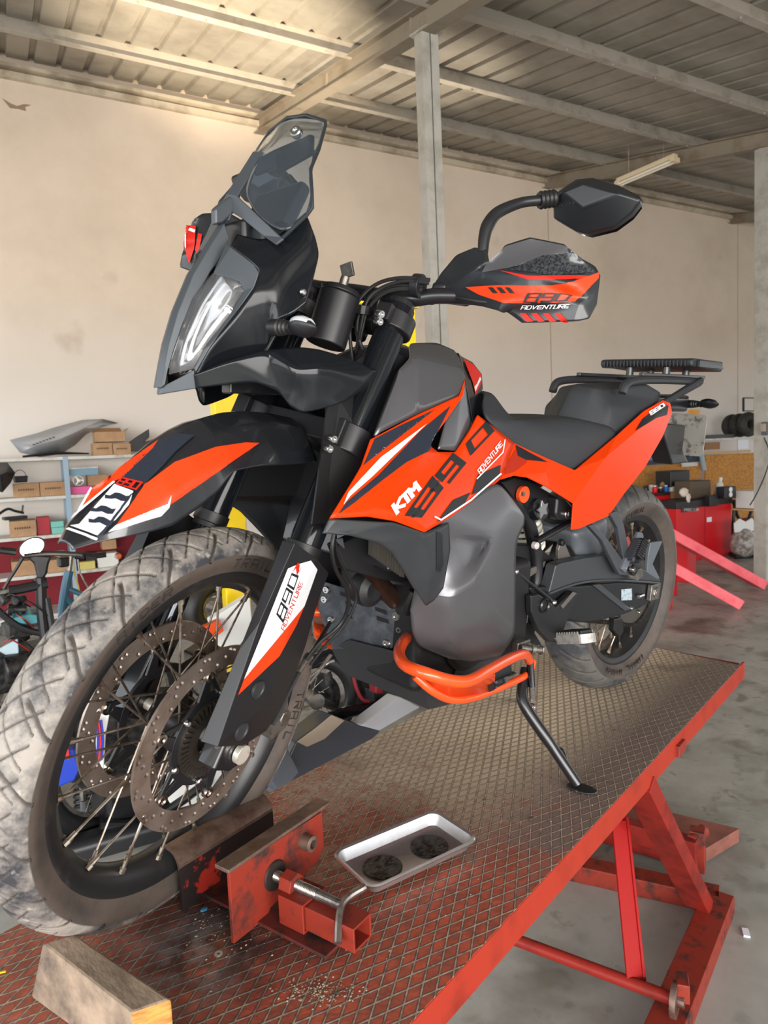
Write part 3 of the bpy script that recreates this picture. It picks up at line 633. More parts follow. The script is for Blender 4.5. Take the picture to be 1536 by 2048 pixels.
def tyre_mat(dusty):
    m = bpy.data.materials.new('tyre_rubber'); m.use_nodes = True; nt = m.node_tree; N = nt.nodes; L = nt.links; b = N['Principled BSDF']
    at_ = N.new('ShaderNodeAttribute'); at_.attribute_name = 'groove'; sp = N.new('ShaderNodeSeparateColor'); L.new(at_.outputs['Color'], sp.inputs[0])
    tc = N.new('ShaderNodeTexCoord'); n = N.new('ShaderNodeTexNoise'); n.inputs['Scale'].default_value = 8; n.inputs['Detail'].default_value = 10; n.inputs['Roughness'].default_value = .7; L.new(tc.outputs['Object'], n.inputs[0])
    r = N.new('ShaderNodeValToRGB'); e = r.color_ramp.elements; e[0].position = .40; e[0].color = (*S(50, 52, 58), 1); e[1].position = .56; e[1].color = (*(S(146, 139, 132) if dusty else S(88, 86, 82)), 1); L.new(n.outputs[0], r.inputs[0])
    n3 = N.new('ShaderNodeTexNoise'); n3.inputs['Scale'].default_value = 60; n3.inputs['Detail'].default_value = 5; L.new(tc.outputs['Object'], n3.inputs[0])
    r3 = N.new('ShaderNodeMapRange'); r3.inputs[1].default_value = .62; r3.inputs[2].default_value = .7; r3.inputs[4].default_value = .55 if dusty else .1; L.new(n3.outputs[0], r3.inputs[0])
    m3 = N.new('ShaderNodeMix'); m3.data_type = 'RGBA'; m3.inputs['B'].default_value = (*S(176, 170, 160), 1); L.new(r3.outputs[0], m3.inputs['Factor']); L.new(r.outputs[0], m3.inputs['A'])
    m1 = N.new('ShaderNodeMix'); m1.data_type = 'RGBA'; m1.inputs['B'].default_value = (*S(60, 54, 50), 1); L.new(sp.outputs[0], m1.inputs['Factor']); L.new(m3.outputs['Result'], m1.inputs['A'])
    nb = N.new('ShaderNodeValToRGB'); nb.color_ramp.elements[0].color = (*S(84, 73, 66), 1); nb.color_ramp.elements[1].color = (*S(56, 52, 50), 1); nb.color_ramp.elements[0].position = .4; nb.color_ramp.elements[1].position = .65; L.new(n.outputs[0], nb.inputs[0])
    m2 = N.new('ShaderNodeMix'); m2.data_type = 'RGBA'; L.new(sp.outputs[1], m2.inputs['Factor']); L.new(m1.outputs['Result'], m2.inputs['A']); L.new(nb.outputs[0], m2.inputs['B'])
    L.new(m2.outputs['Result'], b.inputs['Base Color']); b.inputs['Roughness'].default_value = .62
    bp = N.new('ShaderNodeBump'); bp.inputs['Strength'].default_value = .35; bp.inputs['Distance'].default_value = .002; L.new(n3.outputs[0], bp.inputs['Height']); L.new(bp.outputs[0], b.inputs['Normal'])
    return m
def tyre(prof, nseg, groove, m, parent, c, fr=None, dn=.004):
    "prof: (radius, y, wear) section; groove(a, y) -> 0..1"
    me = bpy.data.meshes.new('tire'); k = len(prof); V = []; G = []
    for i in range(nseg):
        a = 2*PI*i/nseg; ca, sa = math.cos(a), math.sin(a)
        for r, y, tr in prof:
            g = groove(a, y) if tr else 0; rr_ = r-dn*g; V.append((c[0]+rr_*ca, c[1]+y, c[2]+rr_*sa)); G += [g, 0 if tr else 1, 0, 1]
    F = [(i*k+j, i*k+j+1, ((i+1) % nseg)*k+j+1, ((i+1) % nseg)*k+j) for i in range(nseg) for j in range(k-1)]
    me.from_pydata(V, [], F); ca_ = me.color_attributes.new('groove', 'FLOAT_COLOR', 'POINT'); ca_.data.foreach_set('color', G)
    bm = bmesh.new(); bm.from_mesh(me); bmesh.ops.recalc_face_normals(bm, faces=bm.faces); bm.to_mesh(me); bm.free()
    me.materials.append(m); me.shade_smooth(); o = bpy.data.objects.new('tire', me); SC.collection.objects.link(o); o.parent = parent
    return o
def interp_prof(keys, n):
    out = []
    for (r0, y0, t0), (r1, y1, t1) in zip(keys, keys[1:]):
        m_ = max(1, int(n*math.hypot(r1-r0, y1-y0)/.05))
        for i in range(m_): f = i/m_; out.append((r0+(r1-r0)*f, y0+(y1-y0)*f, t0 and t1))
    return out+[keys[-1]]
def smoothsec(keys, n):
    P = smoothpath([(r, y, 0) for r, y, t in keys], n); m_ = len(keys)-1; out = []
    for i, p in enumerate(P): j = min(i//n, m_-1); out.append((p.x, p.y, keys[j][2] and keys[j+1][2]))
    return out
def gr_front(a, y):
    R0 = .347; s_ = a*R0; g = 0; Lp = 2*PI*R0
    pa = Lp/46; pb = Lp/46
    for sg in (1, -1):
        q = ((s_+sg*y*1.15) / pa) % 1; d = min(q, 1-q)*pa
        if abs(y) < .036 and (int((s_+sg*y*1.15)/pa) % 4 != (0 if sg > 0 else 2) or True): g = max(g, 1-min(1, max(0, (d-.0012)/.0013)))
    pc = Lp/23; q = ((s_+(.9*y*y*22 if True else 0)*(1 if y > 0 else 1)+(.02 if y < 0 else 0))/pc) % 1; d = min(q, 1-q)*pc
    if abs(y) > .012: g = max(g, 1-min(1, max(0, (d-.0028)/.002)))
    return g
def gr_rear(a, y):
    R0 = .333; s_ = a*R0; Lp = 2*PI*R0; g = 0; pc = Lp/30
    q = ((s_+abs(y)*.9+(.5*pc if y < 0 else 0))/pc) % 1; d = min(q, 1-q)*pc
    if .008 < abs(y) < .075: g = 1-min(1, max(0, (d-.003)/.002))
    return g
def hole_ring(ro, ri, holes, y, th=.0045, n=96, hn=8):
    "flat disc with real drilled holes, in the x z plane"
    bm = bmesh.new(); es = []
    def loop(cx, cz, r, k):
        vs = [bm.verts.new((cx+r*math.cos(2*PI*i/k), y, cz+r*math.sin(2*PI*i/k))) for i in range(k)]
        for i in range(k): es.append(bm.edges.new((vs[i], vs[(i+1) % k])))
    loop(0, 0, ro, n); loop(0, 0, ri, n)
    for cx, cz, r in holes: loop(cx, cz, r, hn)
    bmesh.ops.triangle_fill(bm, edges=es, use_beauty=True)
    # drop triangles that filled a hole or the middle
    kill = []
    for f in bm.faces:
        c = f.calc_center_median(); rr_ = math.hypot(c.x, c.z)
        if rr_ < ri*.985 or any(math.hypot(c.x-hx, c.z-hz) < hr*.8 for hx, hz, hr in holes): kill.append(f)
    bmesh.ops.delete(bm, geom=kill, context='FACES')
    mb = MB(); bm.verts.index_update(); mb.add([v.co.copy() for v in bm.verts], [tuple(v.index for v in f.verts) for f in bm.faces]); bm.free(); return mb
# ---------------------------------------------------------------- front wheel
WC = Vector((0, 0, .347))
m_rim = mat('rim_black', (.016, .016, .017), .34, col2=S(70, 62, 55), scale=14, mix=(.55, .8))
m_spoke = mat('spoke_steel', S(172, 162, 150), .35, .9, col2=S(108, 88, 72), scale=30, mix=(.42, .62))
m_disc = mat('brake_disc_steel', S(156, 142, 132), .36, .7, col2=S(122, 104, 92), scale=14, mix=(.4, .65))
def rim_mb(c, R0, w):
    # R0 flange radius, w half width
    p = [(R0, w), (R0+.001, w-.003), (R0-.012, w-.006), (R0-.014, w-.008), (R0-.020, w-.009), (R0-.026, .45*w), (R0-.030, .2*w), (R0-.030, -.2*w), (R0-.026, -.45*w), (R0-.02, -w+.009), (R0-.014, -w+.008), (R0-.012, -w+.006), (R0+.001, -w+.003), (R0, -w),
         (R0-.004, -w-.001), (R0-.010, -w+.002), (R0-.022, -w+.006), (R0-.029, -.5*w), (R0-.038, -.28*w), (R0-.040, 0), (R0-.038, .28*w), (R0-.029, .5*w), (R0-.022, w-.006), (R0-.010, w-.002), (R0-.004, w+.001)]
    mb = MB(); mb.lathe(p, c, 'y', 120, closed=True); return mb
fw = rim_mb(WC, .281, .034).build('front_wheel', m_rim, bike, 'F', smooth=50)
tp_ = smoothsec([(.272, .030, 0), (.285, .037, 0), (.302, .046, 0), (.314, .0475, 0)], 4)[:-1]+smoothsec([(.314, .0475, 1), (.3235, .044, 1), (.334, .034, 1), (.3425, .019, 1), (.347, 0, 1), (.3425, -.019, 1), (.334, -.034, 1), (.3235, -.044, 1), (.314, -.0475, 1)], 9)[:-1]+smoothsec([(.314, -.0475, 0), (.302, -.046, 0), (.285, -.037, 0), (.272, -.03, 0)], 4)
ft = tyre(tp_, 1000, gr_front, tyre_mat(True), fw, WC)
for txt, ang, rad in (('TRAIL', 1.7, .298), ('RIDER', 2.4, .298), ('TRAIL', 3.3, .298), ('RIDER', .9, .298)):
    mb = MB()
    for i, ch in enumerate(txt):
        a = ang+i*.075
        for pl in GL[ch]:
            for p0, p1 in zip(pl, pl[1:]):
                q = [];
                for (gx, gz) in (p0, p1):
                    aa = a+gx*.0125; r_ = rad-.008+gz*.0026; q.append(Vector((r_*math.cos(aa), .0472-abs(r_-.306)*.25, .347+r_*math.sin(aa))))
                mb.beam(q[0], q[1], .0022, .0016, up=(0, 1, 0))
    mb.build('sidewall_lettering', mat('moulded_rubber', S(52, 47, 44), .6), fw, smooth=None)
def hub_mb(c, r, w, fr_):
    mb = MB(); mb.lathe([(.012, -w-.012), (r*.75, -w-.012), (r, -w), (r+fr_, -w+.002), (r+fr_, -w+.008), (r, -w+.012), (r*.82, -w*.4), (r*.82, w*.4), (r, w-.012), (r+fr_, w-.008), (r+fr_, w-.002), (r, w), (r*.75, w+.012), (.012, w+.012)], c, 'y', 40, closed=True); return mb
hub_mb(WC, .034, .040, .014).build('hub', m_black, fw, smooth=40)
def spoke(c, i, n, hr, hy, rr_, ry, base, r=.0019):
    side = 1 if i % 2 == 0 else -1; pair = (i//2) % 2; a = 2*PI*i/n
    ah = a+(1.05 if pair else -1.05); p0 = c+Vector((hr*math.cos(ah), side*hy, hr*math.sin(ah))); p1 = c+Vector((rr_*math.cos(a), side*ry, rr_*math.sin(a)))
    mb = MB(); d = (p1-p0).normalized(); mb.cyl(p0, p1, r, n=7); mb.cyl(p1-d*.016, p1+d*.004, r*1.9, n=8); mb.cyl(p1-d*.002, p1+d*.006, r*3, n=8); return mb
for i in range(36): spoke(WC, i, 36, .043, .034, .244, .015, 0).build('spoke', m_spoke, fw)
def disc(c, y, ro, ri, car, parent, nm='brake_disc', seed=0):
    H_ = []; nsp = 48
    for i in range(nsp):
        a = 2*PI*i/nsp; rr_ = ri+(ro-ri)*(.22, .5, .78)[i % 3]; H_.append((rr_*math.cos(a), rr_*math.sin(a), .0042))
        if i % 3 == 1: a2 = a+PI/nsp; H_.append(((ri+(ro-ri)*.85)*math.cos(a2), (ri+(ro-ri)*.85)*math.sin(a2), .0042))
    mb = hole_ring(ro, ri, H_, 0); mb.v = [(p[0]+c.x, p[1]+c.y+y, p[2]+c.z) for p in mb.v]
    d = mb.build(nm, m_disc, parent, smooth=None, solid=.0045, off=0, bevel=0)
    return d
def carrier(c, y, r_in, r_out, n, parent, sgn=1):
    mb = MB(); mb.lathe([(r_in, -.003), (r_in+.016, -.003), (r_in+.016, .003), (r_in, .003)], c+Vector((0, y, 0)), 'y', 48, closed=True)
    for i in range(n):
        a = 2*PI*i/n+.3; b_ = a+.28
        p = [c+Vector((q*math.cos(w_), y, q*math.sin(w_))) for q, w_ in ((r_in+.012, a-.22), (r_out, a-.05+.12), (r_out, a+.05+.12), (r_in+.012, a+.12))]
        mb.prism([v_-Vector((0, .0025, 0)) for v_ in p], (0, .005, 0))
        p = [c+Vector((q*math.cos(w_), y, q*math.sin(w_))) for q, w_ in ((r_in+.012, a+.30), (r_out, a+.12), (r_out, a+.20), (r_in+.012, a+.46))]
        mb.prism([v_-Vector((0, .0025, 0)) for v_ in p], (0, .005, 0))
    mb.build('disc_carrier', m_black, parent, smooth=40, bevel=.001)
    for i in range(n):
        a = 2*PI*i/n+.3+.12; q = c+Vector((r_out*math.cos(a), y, r_out*math.sin(a))); mb = MB()
        mb.lathe([(.003, .004*sgn), (.0055, .006*sgn), (.009, .006*sgn), (.0105, .003*sgn), (.0105, -.003*sgn)], q, 'y', 16)
        mb.build('bobbin', mat('bobbin_steel', S(196, 186, 172), .25, 1.0), parent)
for y, sg in ((.062, 1), (-.062, -1)):
    disc(WC, y, .160, .1265, 0, fw); carrier(WC, y-.002*sg, .068, .118, 6, fw, sg)
mb = MB(); mb.lathe([(.030, -.006), (.070, -.006), (.070, .0), (.030, .0)], WC+Vector((0, .066, 0)), 'y', 40, closed=True)
for i in range(44):
    a = 2*PI*i/44; mb.beam(WC+Vector((.052*math.cos(a), .0675, .052*math.sin(a))), WC+Vector((.068*math.cos(a), .0675, .068*math.sin(a))), .0032, .004, up=(0, 1, 0))
mb.build('sensor_ring', mat('sensor_steel', S(88, 82, 76), .35, .8), fw, smooth=30)
for i in range(6):
    a = 2*PI*i/6+.75; q = WC+Vector((.079*math.cos(a), .064, .079*math.sin(a))); mb = MB(); mb.lathe([(0, .006), (.004, .006), (.0065, .004), (.0065, 0)], q, 'y', 12); mb.build('bolt', m_silver, fw)
# ---------------------------------------------------------------- fork, clamps
def fx(z): return .015-.494*(z-.347)
fd = Vector((-.494, 0, 1)).normalized()
for y in (.105, -.105):
    mb = MB(); mb.cyl((fx(.655), y, .655), (fx(1.085), y, 1.085), .0285, n=28)
    fk = mb.build('fork_leg', m_blackg, bike, 'F')
    mb = MB(); mb.cyl((fx(.37), y, .37), (fx(.69), y, .69), .0215, n=24); mb.build('stanchion', mat('dark_chrome', S(58, 60, 64), .12, .9), fk)
    mb = MB(); p = Vector((fx(.662), y, .662)); mb.cyl(p-fd*.008, p+fd*.012, .032, n=28); mb.cyl(p-fd*.018, p-fd*.008, .029, n=28); mb.build('dust_seal', m_rubber, fk, bevel=.001)
    mb = MB(); p = Vector((fx(1.09), y, 1.09)); mb.cyl(p-fd*.012, p+fd*.006, .027, .025, n=24); mb.cyl(p+fd*.006, p+fd*.012, .012, n=6); mb.build('fork_cap', m_black, fk, bevel=.001)
    mb = MB(); mb.beam((.03, y, .325), (fx(.47)-.005, y, .47), .04, .055, up=(1, 0, 0)); mb.cyl((0, y-.028, .347), (0, y+.022, .347), .030, n=24); mb.build('fork_foot', m_frame, fk, bevel=.006)
mb = MB(); mb.cyl((0, -.135, .347), (0, .136, .347), .011, n=20); mb.cyl((0, .128, .347), (0, .139, .347), .0165, n=24); mb.build('axle', mat('axle_cap', S(226, 220, 208), .35, .6, col2=S(150, 140, 128), scale=60, mix=(.55, .7)), bike, 'F', bevel=.001)
def clamp_mb(z, h, back):
    mb = MB(); c0 = Vector((fx(z), 0, z))
    for y in (.105, -.105):
        c = Vector((fx(z), y, z)); mb.cyl(c-fd*h/2, c+fd*h/2, .0385, n=28)
        fwv = Vector((.896, 0, .443)); mb.beam(c+fwv*.015, c+fwv*.050, .030, h*.96, up=fd)
    mb.beam(Vector((fx(z)-.022, -.1, z-.0)), Vector((fx(z)-.022, .1, z-.0)), .06, h*.8, up=fd); mb.cyl(c0+Vector((-.03, 0, -.01))-fd*h*.6, c0+Vector((-.03, 0, -.01))+fd*h*.6, .035, n=24)
    return mb
tcl = clamp_mb(1.055, .034, .05).build('top_clamp', m_black, bike, 'F', bevel=.003)
lcl = clamp_mb(.848, .05, .05).build('lower_clamp', m_black, bike, 'F', bevel=.003)
def bolt_at(p, n, r, parent, nm='bolt', h=.006, m=None, F=None):
    mb = MB(); mb.lathe([(r*.45, h*.5), (r*.5, h), (r*.85, h), (r, h*.7), (r, -h)], (0, 0, 0), 'z', 16); mb.tube([(0, 0, h*.2), (0, 0, h*.55)], [r*.46, r*.46], 6)
    o = mb.build(nm, m or m_silver, parent); o.matrix_local = Matrix.Translation(p) @ Vector(n).to_track_quat('Z', 'Y').to_matrix().to_4x4(); return o
for (u, v), y, par in (((760, 628), .124, tcl), ((757, 643), .124, tcl), ((665, 877), .124, lcl), ((657, 897), .124, lcl)):
    bolt_at(at(u, v, y, 1, 'F'), (.35, .93, 0), .0068, par)
# steering stem barrel and cable bundle in front of the bars
mb = MB(); p0 = at(680, 590, .035, 1, 'F'); p1 = at(650, 690, .035, 1, 'F'); mb.cyl(p0, p1, .036, n=28); mb.cyl(p0+(p0-p1)*.12, p0, .033, .036, n=28); mb.build('ignition_housing', m_black, bike, 'F', bevel=.003)
mb = MB(); q = p0+(p0-p1)*.12; dq = (p0-p1).normalized(); mb.cyl(q, q+dq*.022, .008, n=14); mb.box(q+dq*.034, (.006, .024, .024), M=Matrix.Rotation(.4, 3, 'X')); mb.build('ignition_key', m_alu, bike, 'F', bevel=.001)
# ---------------------------------------------------------------- left fork guard
G = pts("""
a 565 1080 .130; b 590 1086 .148; c 633 1117 .150; d 658 1146 .140
e 637 1200 .140; f 612 1290 .140; g 592 1345 .138; h 558 1420 .134
i 533 1462 .130; j 487 1492 .140; k 435 1494 .150; l 400 1483 .128
m 478 1300 .128; n 521 1240 .150; o 540 1400 .155; p 590 1200 .158
""", 'F')
gd = panel('fork_guard', m_black, G, 'a b n m / m n k l / b c p n / c d e p / n p o k / p e f g o / o g h i / o i j k', bike, 'F', solid=.0035, bevel=.0025)
P2 = {k_: Vector((v_.x, -v_.y, v_.z)) for k_, v_ in G.items()}
g2 = panel('fork_guard', m_black, P2, 'a b n m / m n k l / b c p n / c d e p / n p o k / p e f g o / o g h i / o i j k', bike, 'F', solid=.0035, bevel=.0025)
lay('sticker', m_white, [[(596, 1128), (621, 1121), (634, 1139), (608, 1212), (487, 1358), (575, 1137)]], gd, lift=.001, label='white sticker field')
lay('sticker', m_orst, [[(608, 1212), (592, 1250), (558, 1312), (475, 1390), (487, 1358)]], gd, lift=.001, label='orange sticker wedge')
text_on('lettering', '890', m_ink, [(565, 1246), (596, 1151), (582, 1145), (551, 1228)], gd, th=.85, gap=1.3, lift=.0016)
text_on('lettering', 'ADVENTURE', m_redst, [(567, 1262), (605, 1166), (598, 1162), (560, 1256)], gd, th=.9, gap=1.4, lift=.0016)
lay('emblem', m_redst, [[(582, 1146), (594, 1124), (598, 1130), (596, 1142), (606, 1128), (592, 1150), (590, 1136)]], gd, lift=.0018, label='small red logo flash')
for (u, v), y in (((516, 1379), .1565), ((483, 1462), .153)):
    mb = MB(); p = at(u, v, y-.002, 1, 'F'); mb.lathe([(0, .0005), (.0105, .001), (.0125, .0028), (.014, .0028), (.0145, .001), (.0145, -.002)], p, 'y', 24); mb.build('guard_cap', m_dgrey, gd)
# brake calipers behind the legs
for y in (.075, -.075):
    mb = MB(); c = WC+Vector((-.135, y, .01)); mb.beam(c+Vector((-.012, 0, -.055)), c+Vector((.012, 0, .055)), .062, .05, up=(1, 0, 0)); mb.cyl(c+Vector((-.02, .03, .03)), c+Vector((-.02, -.03, .03)), .016, n=16)
    mb.cyl(c+Vector((-.02, .034, -.028)), c+Vector((-.02, -.034, -.028)), .016, n=16); mb.build('brake_caliper', m_alu, bike, 'F', bevel=.006)
mb = MB(); mb.tube(smoothpath([at(545, 1450, .12, 1, 'F'), at(560, 1420, .12, 1, 'F'), at(600, 1340, .12, 1, 'F'), at(625, 1305, .11, 1, 'F'), at(660, 1245, .09, 1, 'F')], 5), .0042, 8); mb.build('brake_line', m_rubber, bike, 'F')
mb = MB(); a_ = at(596, 1345, .12, 1, 'F'); b_ = at(613, 1318, .115, 1, 'F'); mb.cyl(a_, b_, .0062, n=12); mb.cyl(b_, b_+(b_-a_)*.3, .0075, n=6); mb.build('brake_fitting', m_alu, bike, 'F')
# ---------------------------------------------------------------- front fender
def sec(x, zc, wc, zcr, wr, zr, wb, zb): return [(x, 0, zc), (x, wc, zcr), (x, wr, zr), (x, wb, zb)]
ST = [sec(.240, .7235, .006, .7225, .011, .7200, .014, .7165), sec(.215, .7415, .026, .7375, .031, .7345, .035, .7285), sec(.185, .762, .028, .761, .043, .748, .048, .7325),
      sec(.150, .789, .030, .7895, .054, .761, .060, .738), sec(.122, .812, .032, .811, .060, .785, .067, .743), sec(.080, .843, .034, .838, .063, .808, .072, .764), sec(.048, .861, .035, .853, .065, .819, .075, .784),
      sec(.022, .874, .035, .862, .066, .826, .077, .813), sec(-.03, .884, .035, .869, .066, .832, .077, .8145), sec(-.08, .885, .035, .8715, .066, .834, .077, .812), sec(-.14, .880, .034, .868, .065, .830, .076, .8085), sec(-.205, .870, .03, .858, .055, .826, .068, .805)]
P = {}; F_ = []
for i, s_ in enumerate(ST):
    for j, q in enumerate(s_): P['p%d_%d' % (i, j)] = Vector(q)
for i in range(len(ST)-1):
    for j in range(3): F_.append('p%d_%d p%d_%d p%d_%d p%d_%d' % (i, j, i+1, j, i+1, j+1, i, j+1))
fender = panel('front_fender', mat('fender_black', (.012, .013, .016), .22, coat=.5), P, '/'.join(F_), bike, 'F', solid=.003, both=True, soft=.45)
lay('sticker', m_navy, [[(245, 955), (318, 880), (352, 868), (390, 872), (352, 905), (325, 935), (289, 971), (270, 965)]], fender, lift=.0022, label='dark slate centre stripe')
lay('sticker', m_orst, [[(289, 971), (350, 925), (430, 895), (490, 886), (518, 887), (500, 893), (440, 912), (358, 950), (350, 970), (346, 985), (334, 1008), (318, 1024), (233, 1051)]], fender, lift=.0022, label='orange side flash')
lay('sticker', m_orst, [[(158, 1023), (182, 978), (212, 962), (247, 938), (318, 881), (307, 898), (245, 958), (228, 965)]], fender, lift=.0022, label='orange side flash')
lay('sticker', m_white, [[(216, 1065), (233, 1051), (318, 1024), (334, 1008), (342, 990), (337, 1015), (321, 1032), (300, 1038)]], fender, lift=.0026, label='white edging line')
lay('sticker', m_white, [[(144, 1040), (181, 974), (184, 976), (158, 1023), (228, 964), (232, 966)]], fender, lift=.0026, label='white edging line')
lay('sticker', m_white, [[(142, 1053), (160, 1050), (230, 970), (268, 984), (258, 1010), (232, 1040), (196, 1072)], [(133, 1060), (139, 1057), (196, 1077), (193, 1081)]], fender, lift=.0022, label='white nose field')
for k_, (u, v) in enumerate(((218, 998), (190, 1024), (185, 1046))):
    e = 1.0
    lay('emblem', m_navy, [[(u-6, v-6), (u+4, v-4), (u+14, v-10), (u+24, v-9), (u+36, v-3), (u+44, v-4), (u+37, v+7), (u+26, v+7), (u+16, v+2), (u+6, v+3), (u-6, v+2)]], fender, lift=.0032, label='dark claw mark')
lay('sticker', m_navy, [[(262, 992), (270, 986), (210, 1066), (200, 1078), (194, 1074), (206, 1062)]], fender, lift=.0032, label='dark edging stripe')
text_on('lettering', '890', m_redst, [(232, 971), (274, 983), (288, 967), (246, 957)], fender, th=1.1, gap=1.2, lift=.0034)
# ================================================================ headlight mask, screen, wings (frame B)
def SHIFT(P, k, v): P[k] = P[k]+Vector(v)
# centre spine of the split headlight
sp_px = [(321, 776), (329, 730), (337, 688), (356, 623), (387, 548), (420, 493), (449, 447)]
wl_px = [(330, 768), (334, 745), (345, 708), (365, 649), (420, 545), (443, 512), (459, 477)]
P = {}; n = len(sp_px)
for i, (u, v) in enumerate(sp_px): P['s%d' % i] = at(u, v, .013); P['c%d' % i] = Vector((P['s%d' % i].x+.003, 0, P['s%d' % i].z+.001))
for i, (u, v) in enumerate(wl_px): P['w%d' % i] = at(u, v, .017)
F_ = []
for i in range(n-1): F_ += ['c%d s%d s%d c%d' % (i, i, i+1, i+1), 's%d w%d w%d s%d' % (i, i, i+1, i+1)]
spine = panel('mask_spine', m_bracket, P, '/'.join(F_), bike, solid=.003, bevel=.002, both=True)
text_on('lettering', 'LED', m_ink, [(389, 528), (404, 502), (400, 498), (385, 524)], spine, th=1.1, lift=.0012)
# bezel round the left and right lens
P = pts("""
o1 391 744 .055; o2 423 688 .072; o3 475 620 .088; o4 508 574 .100; o5 518 545 .102; o6 508 529 .096; o7 462 493 .055; o8 452 487 .035
i1 387 737 .052; i2 407 698 .062; i3 456 633 .076; i4 488 581 .086; i5 478 563 .078; i6 450 553 .055; i7 425 548 .03
""")
bezel = panel('headlight_bezel', m_bracket, P, 'o1 o2 i2 i1 / o2 o3 i3 i2 / o3 o4 i4 i3 / o4 o5 i5 i4 / o5 o6 i6 i5 / o6 o7 i7 i6 / o7 o8 i7', bike, solid=.003, bevel=.003, mirror=True)
# lens over a reflector with a dark divider and thin light guides
P = pts("""
a 387 737 .050; b 407 698 .060; c 456 633 .073; d 488 581 .083; e 478 563 .075; f 450 553 .053; g 425 547 .030; h 386 597 .020; j 365 649 .019; k 345 708 .018; l 337 748 .016; m 430 620 .060; n 385 700 .045
""")
m_refl = mat('reflector', (.85, .86, .88), .12, 1.0)
m_lens = mat('clear_lens', (1, 1, 1), .02, trans=1.0, ior=1.3)
P2 = {k: v+Vector((-.018, 0, 0)) for k, v in P.items()}
F_ = 'a b n l / b c m n / c d e f m / f g h m / h j n m / j k l n'
panel('reflector', m_refl, P2, F_, bike, solid=.002, bevel=0, mirror=True)
for cc in ('mask',):
    L_ = panel('headlight_lens', mat('lens_shell', (.97, .98, 1.0), .02, trans=.93, ior=1.35, coat=1), P, F_, bike, solid=.002, bevel=0, mirror=True, smooth=60)
def stripx(nm, m, px, y0, y1, w=.004, dx=-.010, mir=True):
    P_ = [at(u, v, y)+Vector((dx, 0, 0)) for (u, v), y in zip(px, [y0+(y1-y0)*i/(len(px)-1) for i in range(len(px))])]
    for sg in ((1, -1) if mir else (1,)):
        mb = MB(); mb.tube([Vector((p.x, p.y*sg, p.z)) for p in smoothpath(P_, 4)], w, 8, flat=.6); o = mb.build(nm, m, bike)
stripx('light_guide', mat('light_guide', (.9, .92, .95), .15), [(352, 735), (366, 680), (392, 622), (430, 565)], .022, .036, .0035)
stripx('light_guide', mat('light_guide', (0, 0, 0)), [(361, 735), (377, 680), (404, 622), (440, 568)], .027, .042, .0035)
stripx('divider', m_black, [(344, 725), (357, 670), (380, 615), (410, 565)], .019, .026, .0045)
for q in ([(460, 556), (488, 580), (474, 590), (450, 592)], [(395, 700), (412, 668), (398, 680), (380, 716)]):
    pass
P = pts("a 455 560 .058; b 474 575 .072; c 462 590 .066; d 446 588 .055; e 385 690 .042; f 413 690 .06; g 392 730 .05; h 372 733 .038")
panel('led_block', m_blackg, {k: v+Vector((-.012, 0, 0)) for k, v in P.items()}, 'a b c d / e f g h', bike, solid=.002, bevel=0, mirror=True)
# chin
P = pts("a 388 740 .050; b 392 777 .050; c 318 789 .004; d 326 772 .010"); P['c0'] = Vector((P['c'].x+.002, 0, P['c'].z)); P['d0'] = Vector((P['d'].x+.002, 0, P['d'].z+.002))
panel('mask_chin', m_bracket, P, 'a b c d / d c c0 d0', bike, solid=.003, bevel=.002, both=True)
# glossy side cowl
P = pts("""
a 391 752 .054; b 423 689 .073; c 475 621 .089; d 509 575 .101; e 519 545 .103; f 509 528 .097; g 462 491 .058; h 563 519 .128; i 618 486 .150; j 631 475 .152
k 474 468 .040; l 520 480 .085; m 560 470 .110; n 611 425 .140; n2 622 452 .150; o 639 509 .158; p 626 558 .160; q 612 607 .158; r 583 630 .150; s 545 645 .122; t 530 708 .094; u 466 735 .066; x 545 600 .124; y 594 556 .146
""")
SHIFT(P, 'y', (0, -.006, 0))
cowl = panel('side_cowl', m_blackg, P, 'a b u / b c t u / c d x t / d e h x / e f l h / f g k l / l m h / h m n2 i / m n n2 / i j n2 / h i y x / i o p y / i j o / p q r y / x y r s / x s t', bike, solid=.003, mirror=True, soft=.3)
mb = MB(); p = at(606, 584, .159); mb.lathe([(0, .004), (.004, .0035), (.0055, 0)], p, 'y', 14); mb.build('rivet', m_silver, bike)
# wings
P = pts("""
a 387 749 .056; b 449 724 .087; c 527 701 .122; d 589 693 .145; e 638 698 .160; f 703 718 .178; g 752 740 .188; h 736 773 .188; i 687 806 .182; j 605 827 .160; k 579 812 .148; l 557 783 .135; m 508 763 .110; n 391 777 .056
q 592 742 .165; r 640 735 .178; s 600 780 .165; t 625 800 .168
""")
SHIFT(P, 's', (0, -.006, 0))
wing = panel('wing_cowl', m_blackg, P, 'a b m n / b c l m / c q s l / c d q / d e r q / e f r / f g h r / r h i t / q r t s / t i j / s t j k / l s k', bike, solid=.003, mirror=True, soft=.35)
lay('sticker', m_redst, [[(672, 714), (713, 733), (694, 734)]], wing, lift=.001, label='small red reflection mark') if False else None
